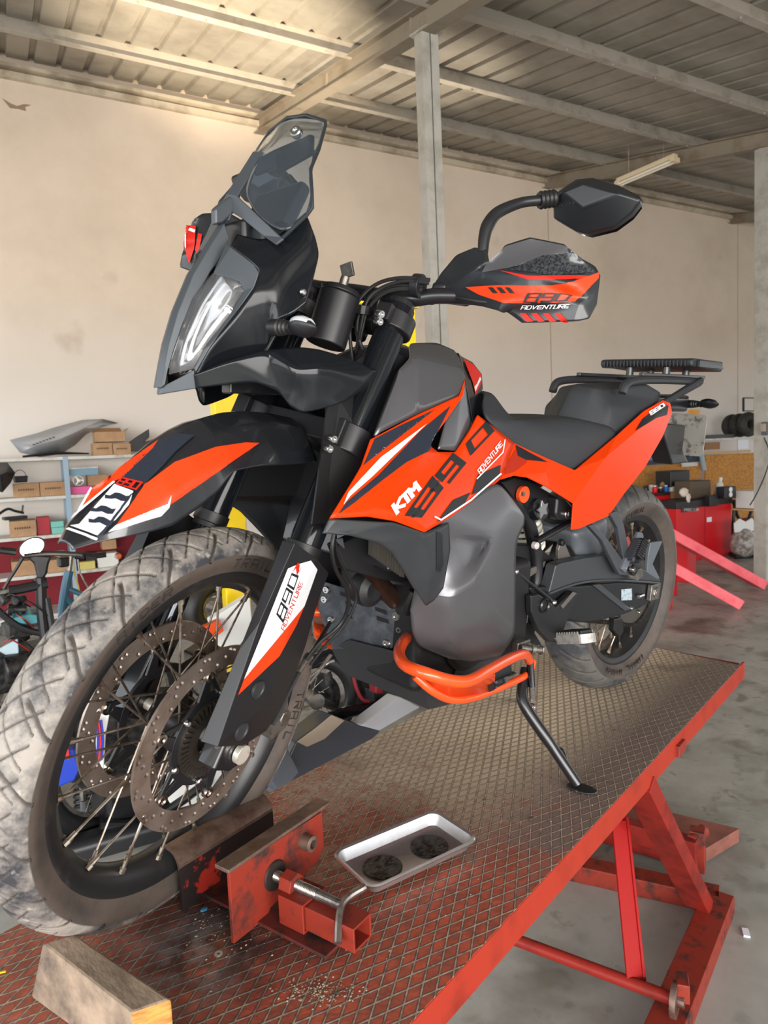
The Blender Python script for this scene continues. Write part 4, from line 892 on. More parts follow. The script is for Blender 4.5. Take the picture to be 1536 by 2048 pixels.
# screen
P = pts("""
t1 612 230 .055; t2 649 242 .100; e1 650 250 .104; e2 637 298 .120; e3 620 338 .137; e4 623 386 .153; e5 624 415 .155; e6 613 430 .150; e7 564 476 .140
g0 474 391 .024; g1 525 306 .022; m1 560 385 .085; m2 575 320 .07
""")
P['t0'] = Vector((-.219, 0, 1.372)); P['g2'] = Vector((P['g1'].x+.003, 0, P['g1'].z+.003)); P['m0'] = Vector((-.183, 0, 1.333))
glass = panel('windscreen', mat('smoked_screen', (.46, .54, .62), .03, trans=.96, ior=1.15, coat=.3), P, 't0 t1 m2 m0 / t1 t2 e1 e2 m2 / m2 e2 e3 m1 / m1 e3 e4 e5 / m1 e5 e6 e7 / g0 m1 e7 / g0 g1 m2 m1 / g1 g2 m0 m2', bike, solid=.003, both=True, soft=.2)
# dark rim of the screen
R_px = [P[k] for k in ('t0', 't1', 't2', 'e1', 'e2', 'e3', 'e4', 'e5', 'e6', 'e7')]
for sg in (1, -1):
    mb = MB(); mb.tube([Vector((p.x-.001, p.y*sg, p.z)) for p in R_px], .0028, 8); mb.build('screen_rim', mat('rim_dark', (.02, .025, .03), .25), bike)
# grey bracket: spine up the middle and an arm to each lower corner
P = pts("""
a 463 424 .012; b 485 438 .040; c 522 469 .088; d 551 489 .132; e 567 477 .142; f 562 474 .139; g 474 391 .022; h 527 303 .021; i 440 430 .005; j 430 446 .002
""")
for k, z in (('h', .004), ('g', .006), ('a', .006)): P[k+'0'] = Vector((P[k].x+.006, 0, P[k].z+z))
P['n0'] = Vector((P['a0'].x+.005, 0, P['a0'].z-.022)); P['n1'] = at(458, 440, .012)
brk = panel('screen_bracket', m_bracket, P, 'a b g / b c f g / c d e f / a g g0 a0 / g h h0 g0 / n0 n1 a a0', bike, solid=.004, bevel=.003, both=True, smooth=35)
mb = MB(); q_ = [at(u, v, -.004) for u, v in ((421, 452), (420, 420), (447, 398), (474, 391), (464, 424), (437, 449))]; mb.prism(q_, (0, .016, 0)); mb.build('bracket_nose', m_bracket, bike, smooth=None, bevel=.004)
# stay behind the screen with its bolt, dash
mb = MB(); a_ = at(540, 325, .02)+Vector((-.014, 0, 0)); b_ = at(612, 285, .085)+Vector((-.014, 0, 0)); mb.beam(a_, b_, .010, .034, up=(0, -.5, 1)); mb.beam(Vector((b_.x, b_.y, b_.z)), Vector((b_.x, -b_.y, b_.z)), .010, .03); mb.build('screen_stay', m_black, bike, smooth=None, bevel=.003)
bolt_at(at(596, 266, .060)+Vector((.003, 0, 0)), (.8, .4, .3), .0095, bike, h=.006)
mb = MB(); mb.box((-.195, .0, 1.215), (.025, .14, .085), M=Matrix.Rotation(-.5, 3, 'Y')); mb.box((-.165, 0, 1.13), (.08, .15, .09)); mb.box((-.135, 0, 1.155), (.05, .08, .06)); mb.build('dash_display', m_black, bike, smooth=None, bevel=.008)
mb = MB(); mb.beam((-.12, 0, 1.02), (-.25, 0, 1.16), .05, .03); mb.beam((-.10, .0, .93), (-.33, 0, .93), .03, .05); mb.beam((-.20, .08, 1.10), (-.20, -.08, 1.10), .02, .06); mb.beam((-.13, .04, .95), (-.20, .09, 1.12), .02, .02); mb.beam((-.13, -.04, .95), (-.20, -.09, 1.12), .02, .02); mb.build('mask_carrier', m_frame, bike, smooth=None, bevel=.003)
# indicators at the front
def indicator(p0, d, ln, parent, m_l, nm='turn_signal'):
    d = Vector(d).normalized(); rot = d.to_track_quat('Z', 'X').to_matrix().to_4x4(); rot.translation = p0
    mb = MB(); mb.tube([(0, 0, 0), (0, 0, .02), (0, 0, .022), (0, 0, .028), (0, 0, .030), (0, 0, .036), (0, 0, .038), (0, 0, .05)], [.013, .013, .010, .012, .009, .011, .008, .011], 14); o = mb.build(nm, m_rubber, parent); o.matrix_local = rot
    mb = MB(); k = 10; pr = []
    for i in range(k+1): f = i/k; pr.append((max(.0015, .0175*math.sin(PI*min(1, .12+f*.88))**.6), .048+ln*f))
    mb.tube([(0, 0, z) for r, z in pr], [r for r, z in pr], 14, flat=.62); mb.build('indicator_body', m_black, o)
    mb = MB(); mb.tube([(.003, 0, z) for r, z in pr[1:-2]], [r*.95 for r, z in pr[1:-2]], 14, flat=.66); mb.build('indicator_lens', m_l, o)
    return o
ind0 = at(545, 655, .135); ind1 = at(632, 655, .235)
indicator(ind0, ind1-ind0, (ind1-ind0).length-.048, bike, mat('indicator_lens', (.8, .82, .85), .08, trans=.5, coat=1))
i0 = Vector((ind0.x, -ind0.y, ind0.z)); i1 = Vector((ind1.x, -ind1.y, ind1.z)); indicator(i0, i1-i0, (i1-i0).length-.048, bike, mat('indicator_lens', (0, 0, 0)))
# ---------------------------------------------------------------- handlebar and everything on it (frame F)
def bx(u, v, x): return at(u, v, x, 0, 'F')
HBp = [(-.44, .41, 1.135), (-.40, .28, 1.128), (-.375, .17, 1.118), (-.362, .105, 1.103), (-.360, 0, 1.104), (-.362, -.105, 1.103), (-.375, -.17, 1.118), (-.40, -.28, 1.128), (-.44, -.41, 1.135)]
hb = MB(); hb.tube(smoothpath(HBp, 5), .0142, 16); hbar = hb.build('handlebar', m_frame, bike, 'F')
for y in (.05, -.05):
    mb = MB(); mb.box((-.36, y, 1.085), (.045, .035, .06)); mb.build('bar_riser', m_black, hbar, bevel=.005)
for sg in (1, -1):
    mb = MB(); mb.tube([(-.402, .29*sg, 1.128), (-.437, .405*sg, 1.135)], .0165, 16); mb.build('grip', m_rubber, hbar)
    mb = MB(); mb.box((-.40, .185*sg, 1.125), (.045, .05, .035)); mb.box((-.385, .165*sg, 1.125), (.03, .03, .03)); mb.build('switchgear', m_black, hbar, bevel=.006)
    mb = MB(); mb.tube([(-.36, .21*sg, 1.115), (-.345, .26*sg, 1.112), (-.36, .38*sg, 1.118)], [.006, .006, .005], 8, flat=.5); mb.build('lever', m_black, hbar)
P = {}
def gx(u):
    ks = ((850, -.385), (1012, -.345), (1130, -.332), (1165, -.34), (1198, -.37))
    for (a, xa), (b, xb) in zip(ks, ks[1:]):
        if u <= b: return xa+(xb-xa)*(u-a)/(b-a)
    return -.37
def HP(k, u, v, y): P[k] = at(u, v, gx(u)-(.012 if k in 'klmncdef' else 0)+(.012 if k in 'ABHDx' else 0), 0, 'F')
for row in """a 852 608 .148; b 858 590 .152; c 885 548 .175; d 915 512 .205; e 952 496 .235; f 975 502 .252; g 979 528 .258; h 935 550 .235; i 905 572 .205; j 925 580 .222; k 870 606 .170
l 1012 492 .295; m 1062 476 .345; n 1130 491 .405; o 1147 505 .415; p 1188 535 .452; q 1197 552 .462; r 1195 570 .463; s 1190 610 .462; t 1175 638 .456; u 1150 643 .440; v 1045 646 .362; w 1012 620 .335; x 1000 622 .33; y 930 603 .25
z 1175 595 .462; A 1140 570 .43; B 1060 548 .365; C 980 540 .28; D 1075 600 .38; E 1160 608 .452; G 930 575 .232; H 1010 600 .32""".replace('\n', ';').split(';'):
    w_ = row.split(); HP(w_[0], float(w_[1]), float(w_[2]), float(w_[3]))
guardF = panel('handguard', mat('handguard_black', S(34, 36, 39), .3, coat=.2), {k: P[k] for k in 'a b c d e f g h i j k l m n o p q r s t u v w x y z A B C D E G H'.split()},
 'a b i k / b c i / c d h i / d e f g h / g l C h / l m n B C / n o p A B / p q r z A / h C G j i / k i j y / j G H x y / G C B D H / B A z E D / z r s t E / H D w x / D E u v w / E t u', bike, 'F', solid=.004, mirror=True, soft=.6)
lay('sticker', m_orst, [[(932, 575), (1000, 571), (1075, 572), (1140, 566), (1196, 545), (1196, 556), (1150, 604), (1008, 606), (960, 590)]], guardF, lift=.0022, label='orange guard sticker')
lay('sticker', m_redst, [[(1000, 541), (1060, 552), (1190, 552), (1196, 556), (1130, 560), (1060, 560)]], guardF, lift=.0018, label='thin red guard stripe')
lay('sticker', m_tank, [[(990, 512), (1012, 493), (1062, 478), (1130, 492), (1146, 504), (1085, 510), (1020, 536), (965, 545), (972, 530)]], guardF, lift=.0014, label='satin grey top field of the guard')
lay('sticker', mat('carbon_sticker', (.012, .013, .016), .2, col2=(.04, .045, .05), scale=260, mix=(.45, .55), coat=.1), [[(1020, 540), (1085, 512), (1147, 506), (1190, 545), (1110, 552)]], guardF, lift=.0016, label='carbon look patch')
for k in range(3):
    x = 978+k*17; lay('sticker', m_ink, [[(x, 576), (x+10, 576), (x+20, 588), (x+10, 588)]], guardF, lift=.004, label='short black slash')
for k in range(4):
    x = 1040+k*23; lay('sticker', m_redst, [[(x, 626), (x+12, 626), (x+28, 643), (x+14, 644)]], guardF, lift=.0018, label='short red slash')
text_on('lettering', '890', m_ink, [(1048, 604), (1135, 603), (1147, 586), (1058, 587)], guardF, th=1.0, gap=1.3, lift=.005)
text_on('lettering', 'ADVENTURE', m_white, [(1042, 618), (1137, 616), (1142, 608), (1046, 609)], guardF, th=.9, gap=1.4, lift=.0026)
lay('sticker', m_redst, [[(372, 450), (394, 453), (390, 500), (380, 528), (370, 490)], [(398, 468), (406, 470), (398, 512), (392, 500)]], SC.objects['handguard.001'], lift=.003, label='red sticker with white lines on the far guard')
lay('sticker', m_white, [[(373, 452), (376, 453), (374, 495), (372, 490)], [(378, 456), (394, 462), (392, 468), (380, 464)]], SC.objects['handguard.001'], lift=.0045, label='white sticker lines')
# mirrors
st = [at(966, 505, -.37, 0, 'F'), at(968, 478, -.375, 0, 'F'), at(976, 450, -.385, 0, 'F'), at(996, 425, -.405, 0, 'F'), at(1040, 406, -.445, 0, 'F'), at(1078, 401, -.47, 0, 'F')]
def mirror_(sg):
    f = lambda p: Vector((p.x, p.y*sg, p.z))
    mb = MB(); sp_ = smoothpath(st, 5); mb.tube([f(p) for p in sp_], [.0115-.0025*min(1, abs(i-10)/10) for i in range(len(sp_))], 14); ms = mb.build('mirror_stalk', m_black, bike, 'F')
    mb = MB(); a = st[-1]; d = (st[-1]-st[-2]).normalized()
    pr = []; 
    for i in range(9): pr.append((.0155 if i % 2 else .0135, i*.004))
    mb.tube([f(a+d*z) for r, z in pr], [r for r, z in pr], 16); mb.build('mirror_boot', m_rubber, ms)
    Q = {}
    for row in "a 1108 385 .375; b 1150 356 .415; c 1185 353 .445; d 1235 368 .485; e 1279 390 .520; f 1281 400 .522; g 1262 425 .508; h 1225 452 .480; i 1170 466 .435; j 1150 461 .420; k 1104 434 .374; l 1104 410 .374; m 1240 392 .492; n 1130 388 .395; o 1170 372 .43; p 1170 420 .435".split(';'):
        w_ = row.split(); Q[w_[0]] = at(float(w_[1]), float(w_[2]), -.49+(float(w_[1])-1190)*.00012, 0, 'F')
    for k in 'mnop': Q[k] = Q[k]+Vector((.016, 0, 0))
    for k in 'abcdefghijkl': Q[k] = Q[k]+Vector((-.006, 0, 0))
    back = {k+'9': v+Vector((-.026, 0, 0)) for k, v in Q.items() if k in 'abcdefghijkl'}
    ks = 'abcdefghijkl'; F = 'a b o n / b c o / c d m o / d e f m / f g m / n o m / m g h p / p h i j / p j k / n m p / l a n / l n p k'.split('/')
    F += ['%s %s %s9 %s9' % (x, y, y, x) for x, y in zip(ks, ks[1:]+ks[0])]; Q.update(back); keys = list(Q); ix = {k: i for i, k in enumerate(keys)}
    mb = MB(); mb.add([f(Q[k]) for k in keys], [tuple(ix[w] for w in q.split()) for q in F]+[tuple(ix[k+'9'] for k in ks)]); mh = mb.build('mirror_housing', mat('mirror_black', S(26, 28, 31), .36), ms, smooth=50, bevel=.004, seg=3)
    mb = MB(); mb.prism([f(Q[k+'9']*.93+Q['p']*.07+Vector((-.0275, 0, 0))) for k in ks], (-.001, 0, 0)); mb.build('mirror_glass', mat('mirror_glass', (.9, .9, .9), .02, 1.0), ms, smooth=None)
    return mh
mh = mirror_(1); mirror_(-1)
text_on('emblem', 'KTM', mat('emboss', S(44, 46, 48), .5), [(1118, 413), (1148, 409), (1150, 403), (1121, 405)], mh, th=1.2, gap=.8, lift=.0012, label='faint raised maker lettering', parent=mh.parent)
# hoses and cables in front of the bar
def cable(nm, px, r=.0034, fr='F', m=None, x=None):
    P_ = [at(u, v, c, ax, fr) for u, v, c, ax in px]; mb = MB(); mb.tube(smoothpath(P_, 6), r, 8); return mb.build(nm, m or m_rubber, bike, fr)
cable('brake_hose', [(860, 560, -.345, 0), (800, 556, -.33, 0), (750, 570, -.32, 0), (712, 610, -.31, 0), (700, 660, -.31, 0), (705, 720, -.32, 0)])
cable('clutch_hose', [(858, 566, -.345, 0), (810, 562, -.33, 0), (765, 575, -.32, 0), (735, 600, -.31, 0), (722, 650, -.31, 0), (712, 705, -.32, 0)])
cable('wiring_loom', [(845, 580, -.35, 0), (800, 578, -.335, 0), (765, 588, -.325, 0), (738, 615, -.32, 0), (728, 640, -.318, 0), (716, 690, -.32, 0), (704, 715, -.33, 0)], r=.0045)
cable('wiring_loom', [(845, 572, -.35, 0), (790, 570, -.335, 0), (748, 590, -.325, 0), (722, 620, -.318, 0), (714, 660, -.315, 0), (725, 700, -.32, 0)], r=.004)
mb = MB(); c = bx(726, 620, -.316); mb.cyl(c+Vector((0, 0, .008)), c-Vector((0, 0, .008)), .017, n=14); mb.build('cable_clip', m_rubber, bike, 'F', bevel=.001)
mb = MB(); c = bx(836, 572, -.352); mb.cyl(c+Vector((.0, -.008, 0)), c+Vector((0, .008, 0)), .021, n=18); mb.build('cable_clip', m_black, bike, 'F', bevel=.001)
# ---------------------------------------------------------------- tank, shrouds, side panels
P = pts("""
a 660 1036 .235; b 725 930 .205; c 743 878 .188; d 837 828 .160; e 919 791 .130; f 930 759 .116; g 928 789 .130; h 892 841 .155; i 862 882 .178; j 861 892 .182; k 876 904 .178; l 912 904 .168; m 941 860 .143; n 956 830 .125
o 737 1032 .246; p 787 1040 .252; q 850 1064 .245; r 905 1032 .215; s 1002 959 .160; t 1029 886 .122
""")
shr = panel('side_shroud', m_orange, P, 'a b o / b c d i / b i j o / d e h i / e f g h / j k l p o / l p q r s / l m n t s', bike, solid=.004, mirror=True, soft=.7)
P = pts("""
s 1002 959 .160; t 1029 886 .122; u 1090 914 .134; v 1150 940 .143; w 1029 951 .155; x 1055 955 .158; y 1098 976 .163; z 1147 1007 .168; k 1143 1060 .168
A 1235 869 .138; B 1287 822 .124; C 1326 800 .114; D 1341 806 .114; E 1345 826 .120; F 1326 873 .134; G 1291 934 .148; H 1248 989 .156; I 1218 1032 .160; J 1158 1058 .168; R 1212 915 .166; Q 1318 825 .128; W 1092 945 .158
""")
tail = panel('tail_panel', m_orange, P, 's t W w / t u W / u v y W / w W x / W y x / v A R / v R z y / A B Q R / B C D Q / D E Q / Q E F R / R F G / R G H z / z H I / z I J k', bike, solid=.004, bevel=.0035, mirror=True)
body = [shr, tail]
# grey upper tank faces
P = pts("""
a 748 871 .184; c 798 740 .148; c2 822 717 .130; d 840 714 .118; f0 928 738 .100; f 930 758 .112; e 919 790 .126; h 837 827 .156
g1 819 686 .080; g2 873 685 .050; g3 908 700 .055; g4 918 714 .075; z 790 745 .10; z2 745 872 .14
""")
tk = panel('tank_cover', m_tank, P, 'a c h / c c2 h / c2 d h / d f0 e h / f0 f e / c2 g1 d / g1 g2 f0 d / g2 g3 g4 f0 / z c a z2', bike, solid=.004, mirror=True, soft=.45)
P = pts("a 930 760 .110; b 943 853 .120; c 913 902 .160; d 877 898 .172; e 892 842 .150; f 922 790 .124")
panel('tank_insert', m_tank, P, 'a b c f / f c d e', bike, solid=.003, mirror=True, soft=.5)
P = pts("a 917 706 .060; a1 924 713 .045; b 945 724 .030; c 964 748 .012; d 966 778 .025; e 953 800 .060; f 947 852 .100; g 937 790 .098; h 929 745 .090"); P['b0'] = Vector((P['b'].x, 0, P['b'].z+.004)); P['c0'] = Vector((P['c'].x, 0, P['c'].z)); P['d0'] = Vector((P['d'].x, 0, P['d'].z)); P['a0'] = Vector((P['a'].x, 0, P['a'].z+.008))
tt = panel('tank_centre', m_blackg, P, 'a a1 h / a1 b g h / b c d e g / e f g / b b0 c0 c / c c0 d0 d / a a0 b0 b a1', bike, solid=.003, bevel=.003, both=True)
lay('sticker', m_redst, [[(926, 718), (944, 728), (963, 750), (962, 766), (950, 790), (944, 764), (934, 738)]], tt, lift=.0015, label='red tank pad sticker')
lay('sticker', m_white, [[(958, 754), (961, 758), (954, 772), (949, 784), (947, 774), (952, 768)]], tt, lift=.0022, label='white tick on red sticker')
mb = MB()
for sg in (1,):
    mb.box((-.60, 0, .80), (.30, .16, .14)); mb.box((-.47, 0, .90), (.18, .12, .12)); mb.box((-.80, 0, .74), (.26, .16, .10))
mb.build('airbox', m_frame, bike, smooth=None, bevel=.01)
for sg in (1, -1):
    mb = MB(); mb.prism([Vector((x, y*sg, z)) for x, y, z in ((-.16, .170, .70), (-.22, .135, .93), (-.34, .11, 1.0), (-.62, .08, .95), (-.62, .13, .68), (-.40, .18, .66))], (0, -.004*sg, 0)); mb.build('inner_shroud', mat('inner_black', (.006, .006, .007), .5), bike, smooth=None)
# stickers of the shroud
lay('sticker', m_navy, [[(725, 932), (748, 878), (796, 853), (868, 820), (757, 885), (733, 925)], [(676, 1029), (692, 1005), (757, 950), (840, 862), (900, 812), (864, 884), (858, 902), (812, 925), (765, 960), (708, 1006)]], shr, lift=.0015, label='dark slate graphic')
lay('sticker', m_white, [[(686, 1010), (696, 985), (760, 915), (852, 848), (790, 908), (745, 952), (700, 992)]], shr, lift=.0022, label='white blade graphic')
def band(px, w):       # helper: thick polyline as quads
    out = []
    for (x0, y0), (x1, y1) in zip(px, px[1:]):
        d = Vector((x1-x0, y1-y0)).normalized(); n = Vector((-d.y, d.x))*w/2; e = d*w*.3
        out.append([(x0-e.x-n.x, y0-e.y-n.y), (x1+e.x-n.x, y1+e.y-n.y), (x1+e.x+n.x, y1+e.y+n.y), (x0-e.x+n.x, y0-e.y+n.y)])
    return out
text_on('lettering', 'KTM', m_white, [(791, 1032), (842, 978), (830, 962), (780, 1012)], shr, th=1.9, gap=.5, lift=.0022)
def big(ch, quad, th=1.3):
    text_on('lettering', ch, m_ink, quad, shr, th=th, gap=1, lift=.0018, label='large black outline digit')
big('8', [(842, 1036), (886, 976), (864, 952), (808, 1032)], 1.2)
big('9', [(893, 974), (932, 926), (905, 906), (868, 952)], 1.2)
big('0', [(940, 912), (988, 862), (972, 842), (930, 888)], 1.1)
lay('sticker', m_ink, [[(873, 1044), (905, 1000), (940, 985), (925, 1012), (884, 1040)], [(942, 990), (955, 950), (1000, 930), (998, 955), (960, 982)]], shr, lift=.0019, label='black lower graphic')
text_on('lettering', 'ADVENTURE', m_white, [(958, 950), (1004, 890), (999, 882), (952, 941)], shr, th=1.0, gap=1.3, lift=.0028)
lay('sticker', m_white, band([(952, 958), (1004, 905), (1008, 880)], 2.2)+band([(868, 1034), (880, 1040), (940, 1000), (1000, 948)], 3.2), shr, lift=.0026, label='thin white outline')
lay('sticker', mat('dark_red_fade', (.35, .02, .006), .3, coat=.4), [[(1012, 930), (1030, 900), (1060, 912), (1050, 928), (1028, 944), (1008, 950)]], tail, lift=.0018, label='dark red fade graphic')
lay('sticker', m_ink, [[(1030, 890), (1060, 907), (1095, 925), (1050, 920), (1034, 912)]], tail, lift=.0022, label='black wedge under the seat')
lay('sticker', m_ink, [[(1284, 838), (1324, 806), (1336, 812), (1333, 830), (1312, 836), (1270, 862)]], tail, lift=.0018, label='black tail sticker')
text_on('lettering', '890', m_white, [(1300, 832), (1330, 812), (1325, 806), (1296, 824)], tail, th=1.7, gap=.7, lift=.0026)
# seats
def soft(nm, rows, F, keys0, extra=None, dz=.004, c=.25):
    P = pts(rows)
    for k, v in (extra or {}).items(): P[k] = Vector(v)
    for k in keys0: P[k+'0'] = Vector((P[k].x, 0, P[k].z+dz))
    return panel(nm, mat('seat_cover', S(44, 46, 50), .66, bump=.1, bscale=700), P, F, bike, solid=.006, both=True, soft=c)
soft('rider_seat', """a 971 783 .045; b 995 784 .055; c 1034 838 .095; d 1060 836 .098; e 1110 834 .102; f 1167 834 .112; g 1217 848 .118; h 1243 874 .126; i 1150 951 .132; j 1090 924 .123; k 1029 896 .112; l 970 836 .100; m 964 805 .065
n 1008 845 .112; o 1090 872 .130; p 1180 880 .138""", 'a b m / b c n l m / c d n / n k l / n d o j k / d e f p o / f g h p / o p i j / p h i / a a0 b0 b / b b0 c0 c / c c0 d0 d / d d0 e0 e / e e0 f0 f / f f0 g0 g', 'abcdefg')
soft('pillion_seat', """b 1167 844 .056; c 1216 858 .105; d 1241 878 .118; T1 1190 774 .056; T2 1209 782 .070; e 1296 766 .088; f 1321 783 .094; g 1318 801 .098; h 1292 828 .109; i 1245 874 .122; q 1222 812 .104""",
 'a b T1 T0 / b c q T2 T1 / c d q / d i h q / q h g T2 / T2 g f e / T0 T1 T2 e e0 / e f f0 e0', 'ef', extra={'a': (-1.100, 0, .862), 'T0': (-1.175, 0, .964)}, c=.45)
# rear rack, plate and tail
mb = MB(); pw = .15; z0_, z1_ = 1.026, 1.056
mb.prism([(-1.570, -pw, z0_+.006), (-1.566, -pw, z1_-.006), (-1.578, -pw, z1_), (-1.80, -pw, z1_+.002), (-1.80, -pw, z0_)], (0, 2*pw, 0)); rack = mb.build('rack_plate', m_dgrey, bike, smooth=None, bevel=.006)
for sg in (1, -1): mb = MB(); mb.prism([(-1.60, sg*pw, z0_+.004), (-1.78, sg*pw, z0_+.008), (-1.815, sg*(pw-.02), z0_+.014), (-1.815, sg*(pw-.02), z1_-.006), (-1.74, sg*pw, z1_-.002), (-1.60, sg*pw, z1_-.004)], (0, sg*.012, 0)); mb.build('rack_latch', m_dgrey, rack, smooth=None, bevel=.003)
for i in range(24):
    mb = MB(); mb.box((-1.566, -pw+.018+i*(2*pw-.036)/23, (z0_+z1_)/2), (.006, .004, .018)); mb.build('rib', m_black, rack, smooth=None)
def tubeB(nm, px, r, m=m_frame, par=None, n=10, flat=1.0):
    mb = MB(); mb.tube(smoothpath([at(*q) for q in px], 5), r, n, flat=flat); return mb.build(nm, m, par or bike)
for y in (.10, -.10):
    mb = MB(); mb.beam(Vector((-1.36, y, .998)), Vector((-1.78, y, 1.008)), .014, .010); mb.build('rack_rail', m_frame, bike, smooth=None, bevel=.002)
    a = at(1345, 826, .10); b = at(1398, 764, .12); mb = MB(); mb.tube([(a.x+.10, y, a.z+.02), (b.x, y*1.2, b.z)], [.012, .019], 10, flat=.7); mb.build('grab_handle', m_dgrey, bike)
    mb = MB(); mb.tube(smoothpath([(-1.245, y*1.1, .942), (-1.262, y*1.1, .968), (-1.33, y*1.1, .980), (-1.50, y*1.1, .988), (-1.70, y*1.1, .992)], 4), .012, 10); mb.build('grab_handle', m_dgrey, bike)
for x in (-1.60, -1.74):
    zz = 1.022; mb = MB(); mb.cyl((x, 0.06, zz-.03), (x, 0.06, zz+.01), .012, n=12); mb.cyl((x, -.06, zz-.03), (x, -.06, zz+.01), .012, n=12); mb.box((x, 0, zz-.02), (.04, .2, .008)); mb.build('rack_mount', m_frame, bike, bevel=.001)
a = at(1330, 800, .06); mb = MB(); mb.box((a.x-.02, 0, a.z-.01), (.30, .13, .05)); mb.box((a.x-.17, 0, a.z+.0), (.10, .09, .04)); mb.build('tail_tray', m_frame, bike, smooth=None, bevel=.012)
mb = MB(); q = [at(1320, 845, .035), at(1372, 850, .035), at(1366, 900, .035), at(1378, 925, .035), at(1345, 930, .035), at(1330, 880, .035)]; mb.prism(q, (0, -.07, 0)); mb.build('tail_bracket', m_frame, bike, smooth=None, bevel=.006)
lp = [at(1352, 818, .0), at(1395, 830, 0), at(1400, 860, 0), at(1400, 885, .0), at(1392, 893, .0), at(1325, 888, 0)]
pc_ = at(1352, 868, .0); c1 = Vector((pc_.x-.0, .10, pc_.z+.075)); mb = MB()
lq = [Vector((pc_.x-.012*k_[1], k_[0], pc_.z+k_[1]*.0+k_[2])) for k_ in ((.09, 0, .07), (.10, 0, .06), (.10, 0, -.06), (.09, 0, -.07), (-.09, 0, -.07), (-.10, 0, -.06), (-.10, 0, .06), (-.09, 0, .07))]
mb.prism(lq, (.003, 0, 0)); mb.build('number_plate', mat('plate_back', S(140, 137, 130), .5, .3, col2=S(84, 80, 78), scale=26, mix=(.52, .62)), bike, smooth=None, bevel=.0008)
ia = at(1376, 808, .06); ib = at(1438, 808, .17); indicator(ia, ib-ia, (ib-ia).length-.048, bike, m_blackg); indicator(Vector((ia.x, -ia.y, ia.z)), Vector((ib.x-ia.x, -(ib.y-ia.y), ib.z-ia.z)), (ib-ia).length-.048, bike, m_blackg)
# ---------------------------------------------------------------- big grey lower tank
P = pts("""
a 858 1050 .215; b 905 1018 .208; c 996 960 .165; d 1049 1029 .172; e 1049 1050 .175; f 1032 1085 .182; g 1031 1271 .165; h 1000 1314 .145; i 947 1328 .145; j 898 1317 .155; k 838 1296 .152; l 824 1264 .160; m 820 1219 .160; n 827 1187 .172
A 901 1194 .238; B 947 1166 .240; Cc 898 1285 .212; D 992 1226 .226; O 1021 1015 .185; Q 989 1071 .212; R 954 1152 .238; N1 905 1071 .208; N2 972 1088 .190; N3 930 1136 .222
""")
lt_ = panel('lower_tank', m_tank, P, 'a b Q N1 / b c O Q / c d O / d e O / O e f Q / N1 Q N2 / N1 N2 N3 / N2 Q R N3 / N3 R B A / a N1 N3 A n / n A Cc l m / k l Cc / A B D Cc / B R Q D / Q f g D / D g h i Cc / Cc i j k', bike, solid=.004, mirror=True, soft=.38)
P = pts("""
a 646 1067 .232; b 660 1038 .234; c 787 1045 .250; d 850 1066 .244; e 898 1045 .222; f 901 1099 .226; g 887 1176 .228; h 869 1200 .222; i 852 1212 .222; j 841 1194 .226; k 827 1176 .230; l 806 1138 .238; m 785 1106 .243; n 757 1085 .246; o 690 1069 .242; q 866 1150 .240
""")
sh2 = panel('lower_shroud', m_dgrey, P, 'a b c o / o c d n / n d m / m d l / l d q k / d e f q / q f g h i / q i j k', bike, solid=.004, mirror=True, soft=.6)
lay('slot', m_ink, [[(872, 1062), (884, 1068), (886, 1130), (880, 1144), (872, 1140)]], sh2, lift=.001, label='black air slot')
# ================================================================ rear wheel
RW = Vector((-1.505, 0, .333))
rw = rim_mb(RW, .245, .056).build('rear_wheel', m_rim, bike, 'B', smooth=50)
tr_ = smoothsec([(.236, .05, 0), (.25, .062, 0), (.27, .075, 0), (.285, .0765, 0)], 4)[:-1]+smoothsec([(.285, .0765, 1), (.300, .071, 1), (.315, .055, 1), (.328, .03, 1), (.333, 0, 1), (.328, -.03, 1), (.315, -.055, 1), (.300, -.071, 1), (.285, -.0765, 1)], 9)[:-1]+smoothsec([(.285, -.0765, 0), (.27, -.075, 0), (.25, -.062, 0), (.236, -.05, 0)], 4)
m_ty2 = tyre_mat(False); m_ty2.name = 'tyre_rubber_rear'
tyre(tr_, 720, gr_rear, m_ty2, rw, RW)
for txt, ang, rad in (('TRAIL', -2.0, .262), ('RIDER', -1.45, .262), ('TRAIL', .6, .262), ('RIDER', 1.2, .262)):
    mb = MB()
    for i, ch in enumerate(txt):
        a = ang+i*.085
        for pl in GL[ch]:
            for p0, p1 in zip(pl, pl[1:]):
                q = [Vector(((rad-.008+gz*.0028)*math.cos(a+gx_*.014), .0735, .333+(rad-.008+gz*.0028)*math.sin(a+gx_*.014)))+Vector((RW.x, 0, 0)) for gx_, gz in (p0, p1)]
                mb.beam(q[0], q[1], .0026, .004, up=(0, 1, 0))
    mb.build('sidewall_lettering', mat('moulded_rubber', (0, 0, 0)), rw, smooth=None)
hub_mb(RW, .045, .05, .016).build('hub', m_black, rw, smooth=40)
for i in range(36): spoke(RW, i, 36, .056, .042, .208, .026, 0, .0022).build('spoke', m_spoke, rw)
disc(RW, -.075, .130, .095, 0, rw)
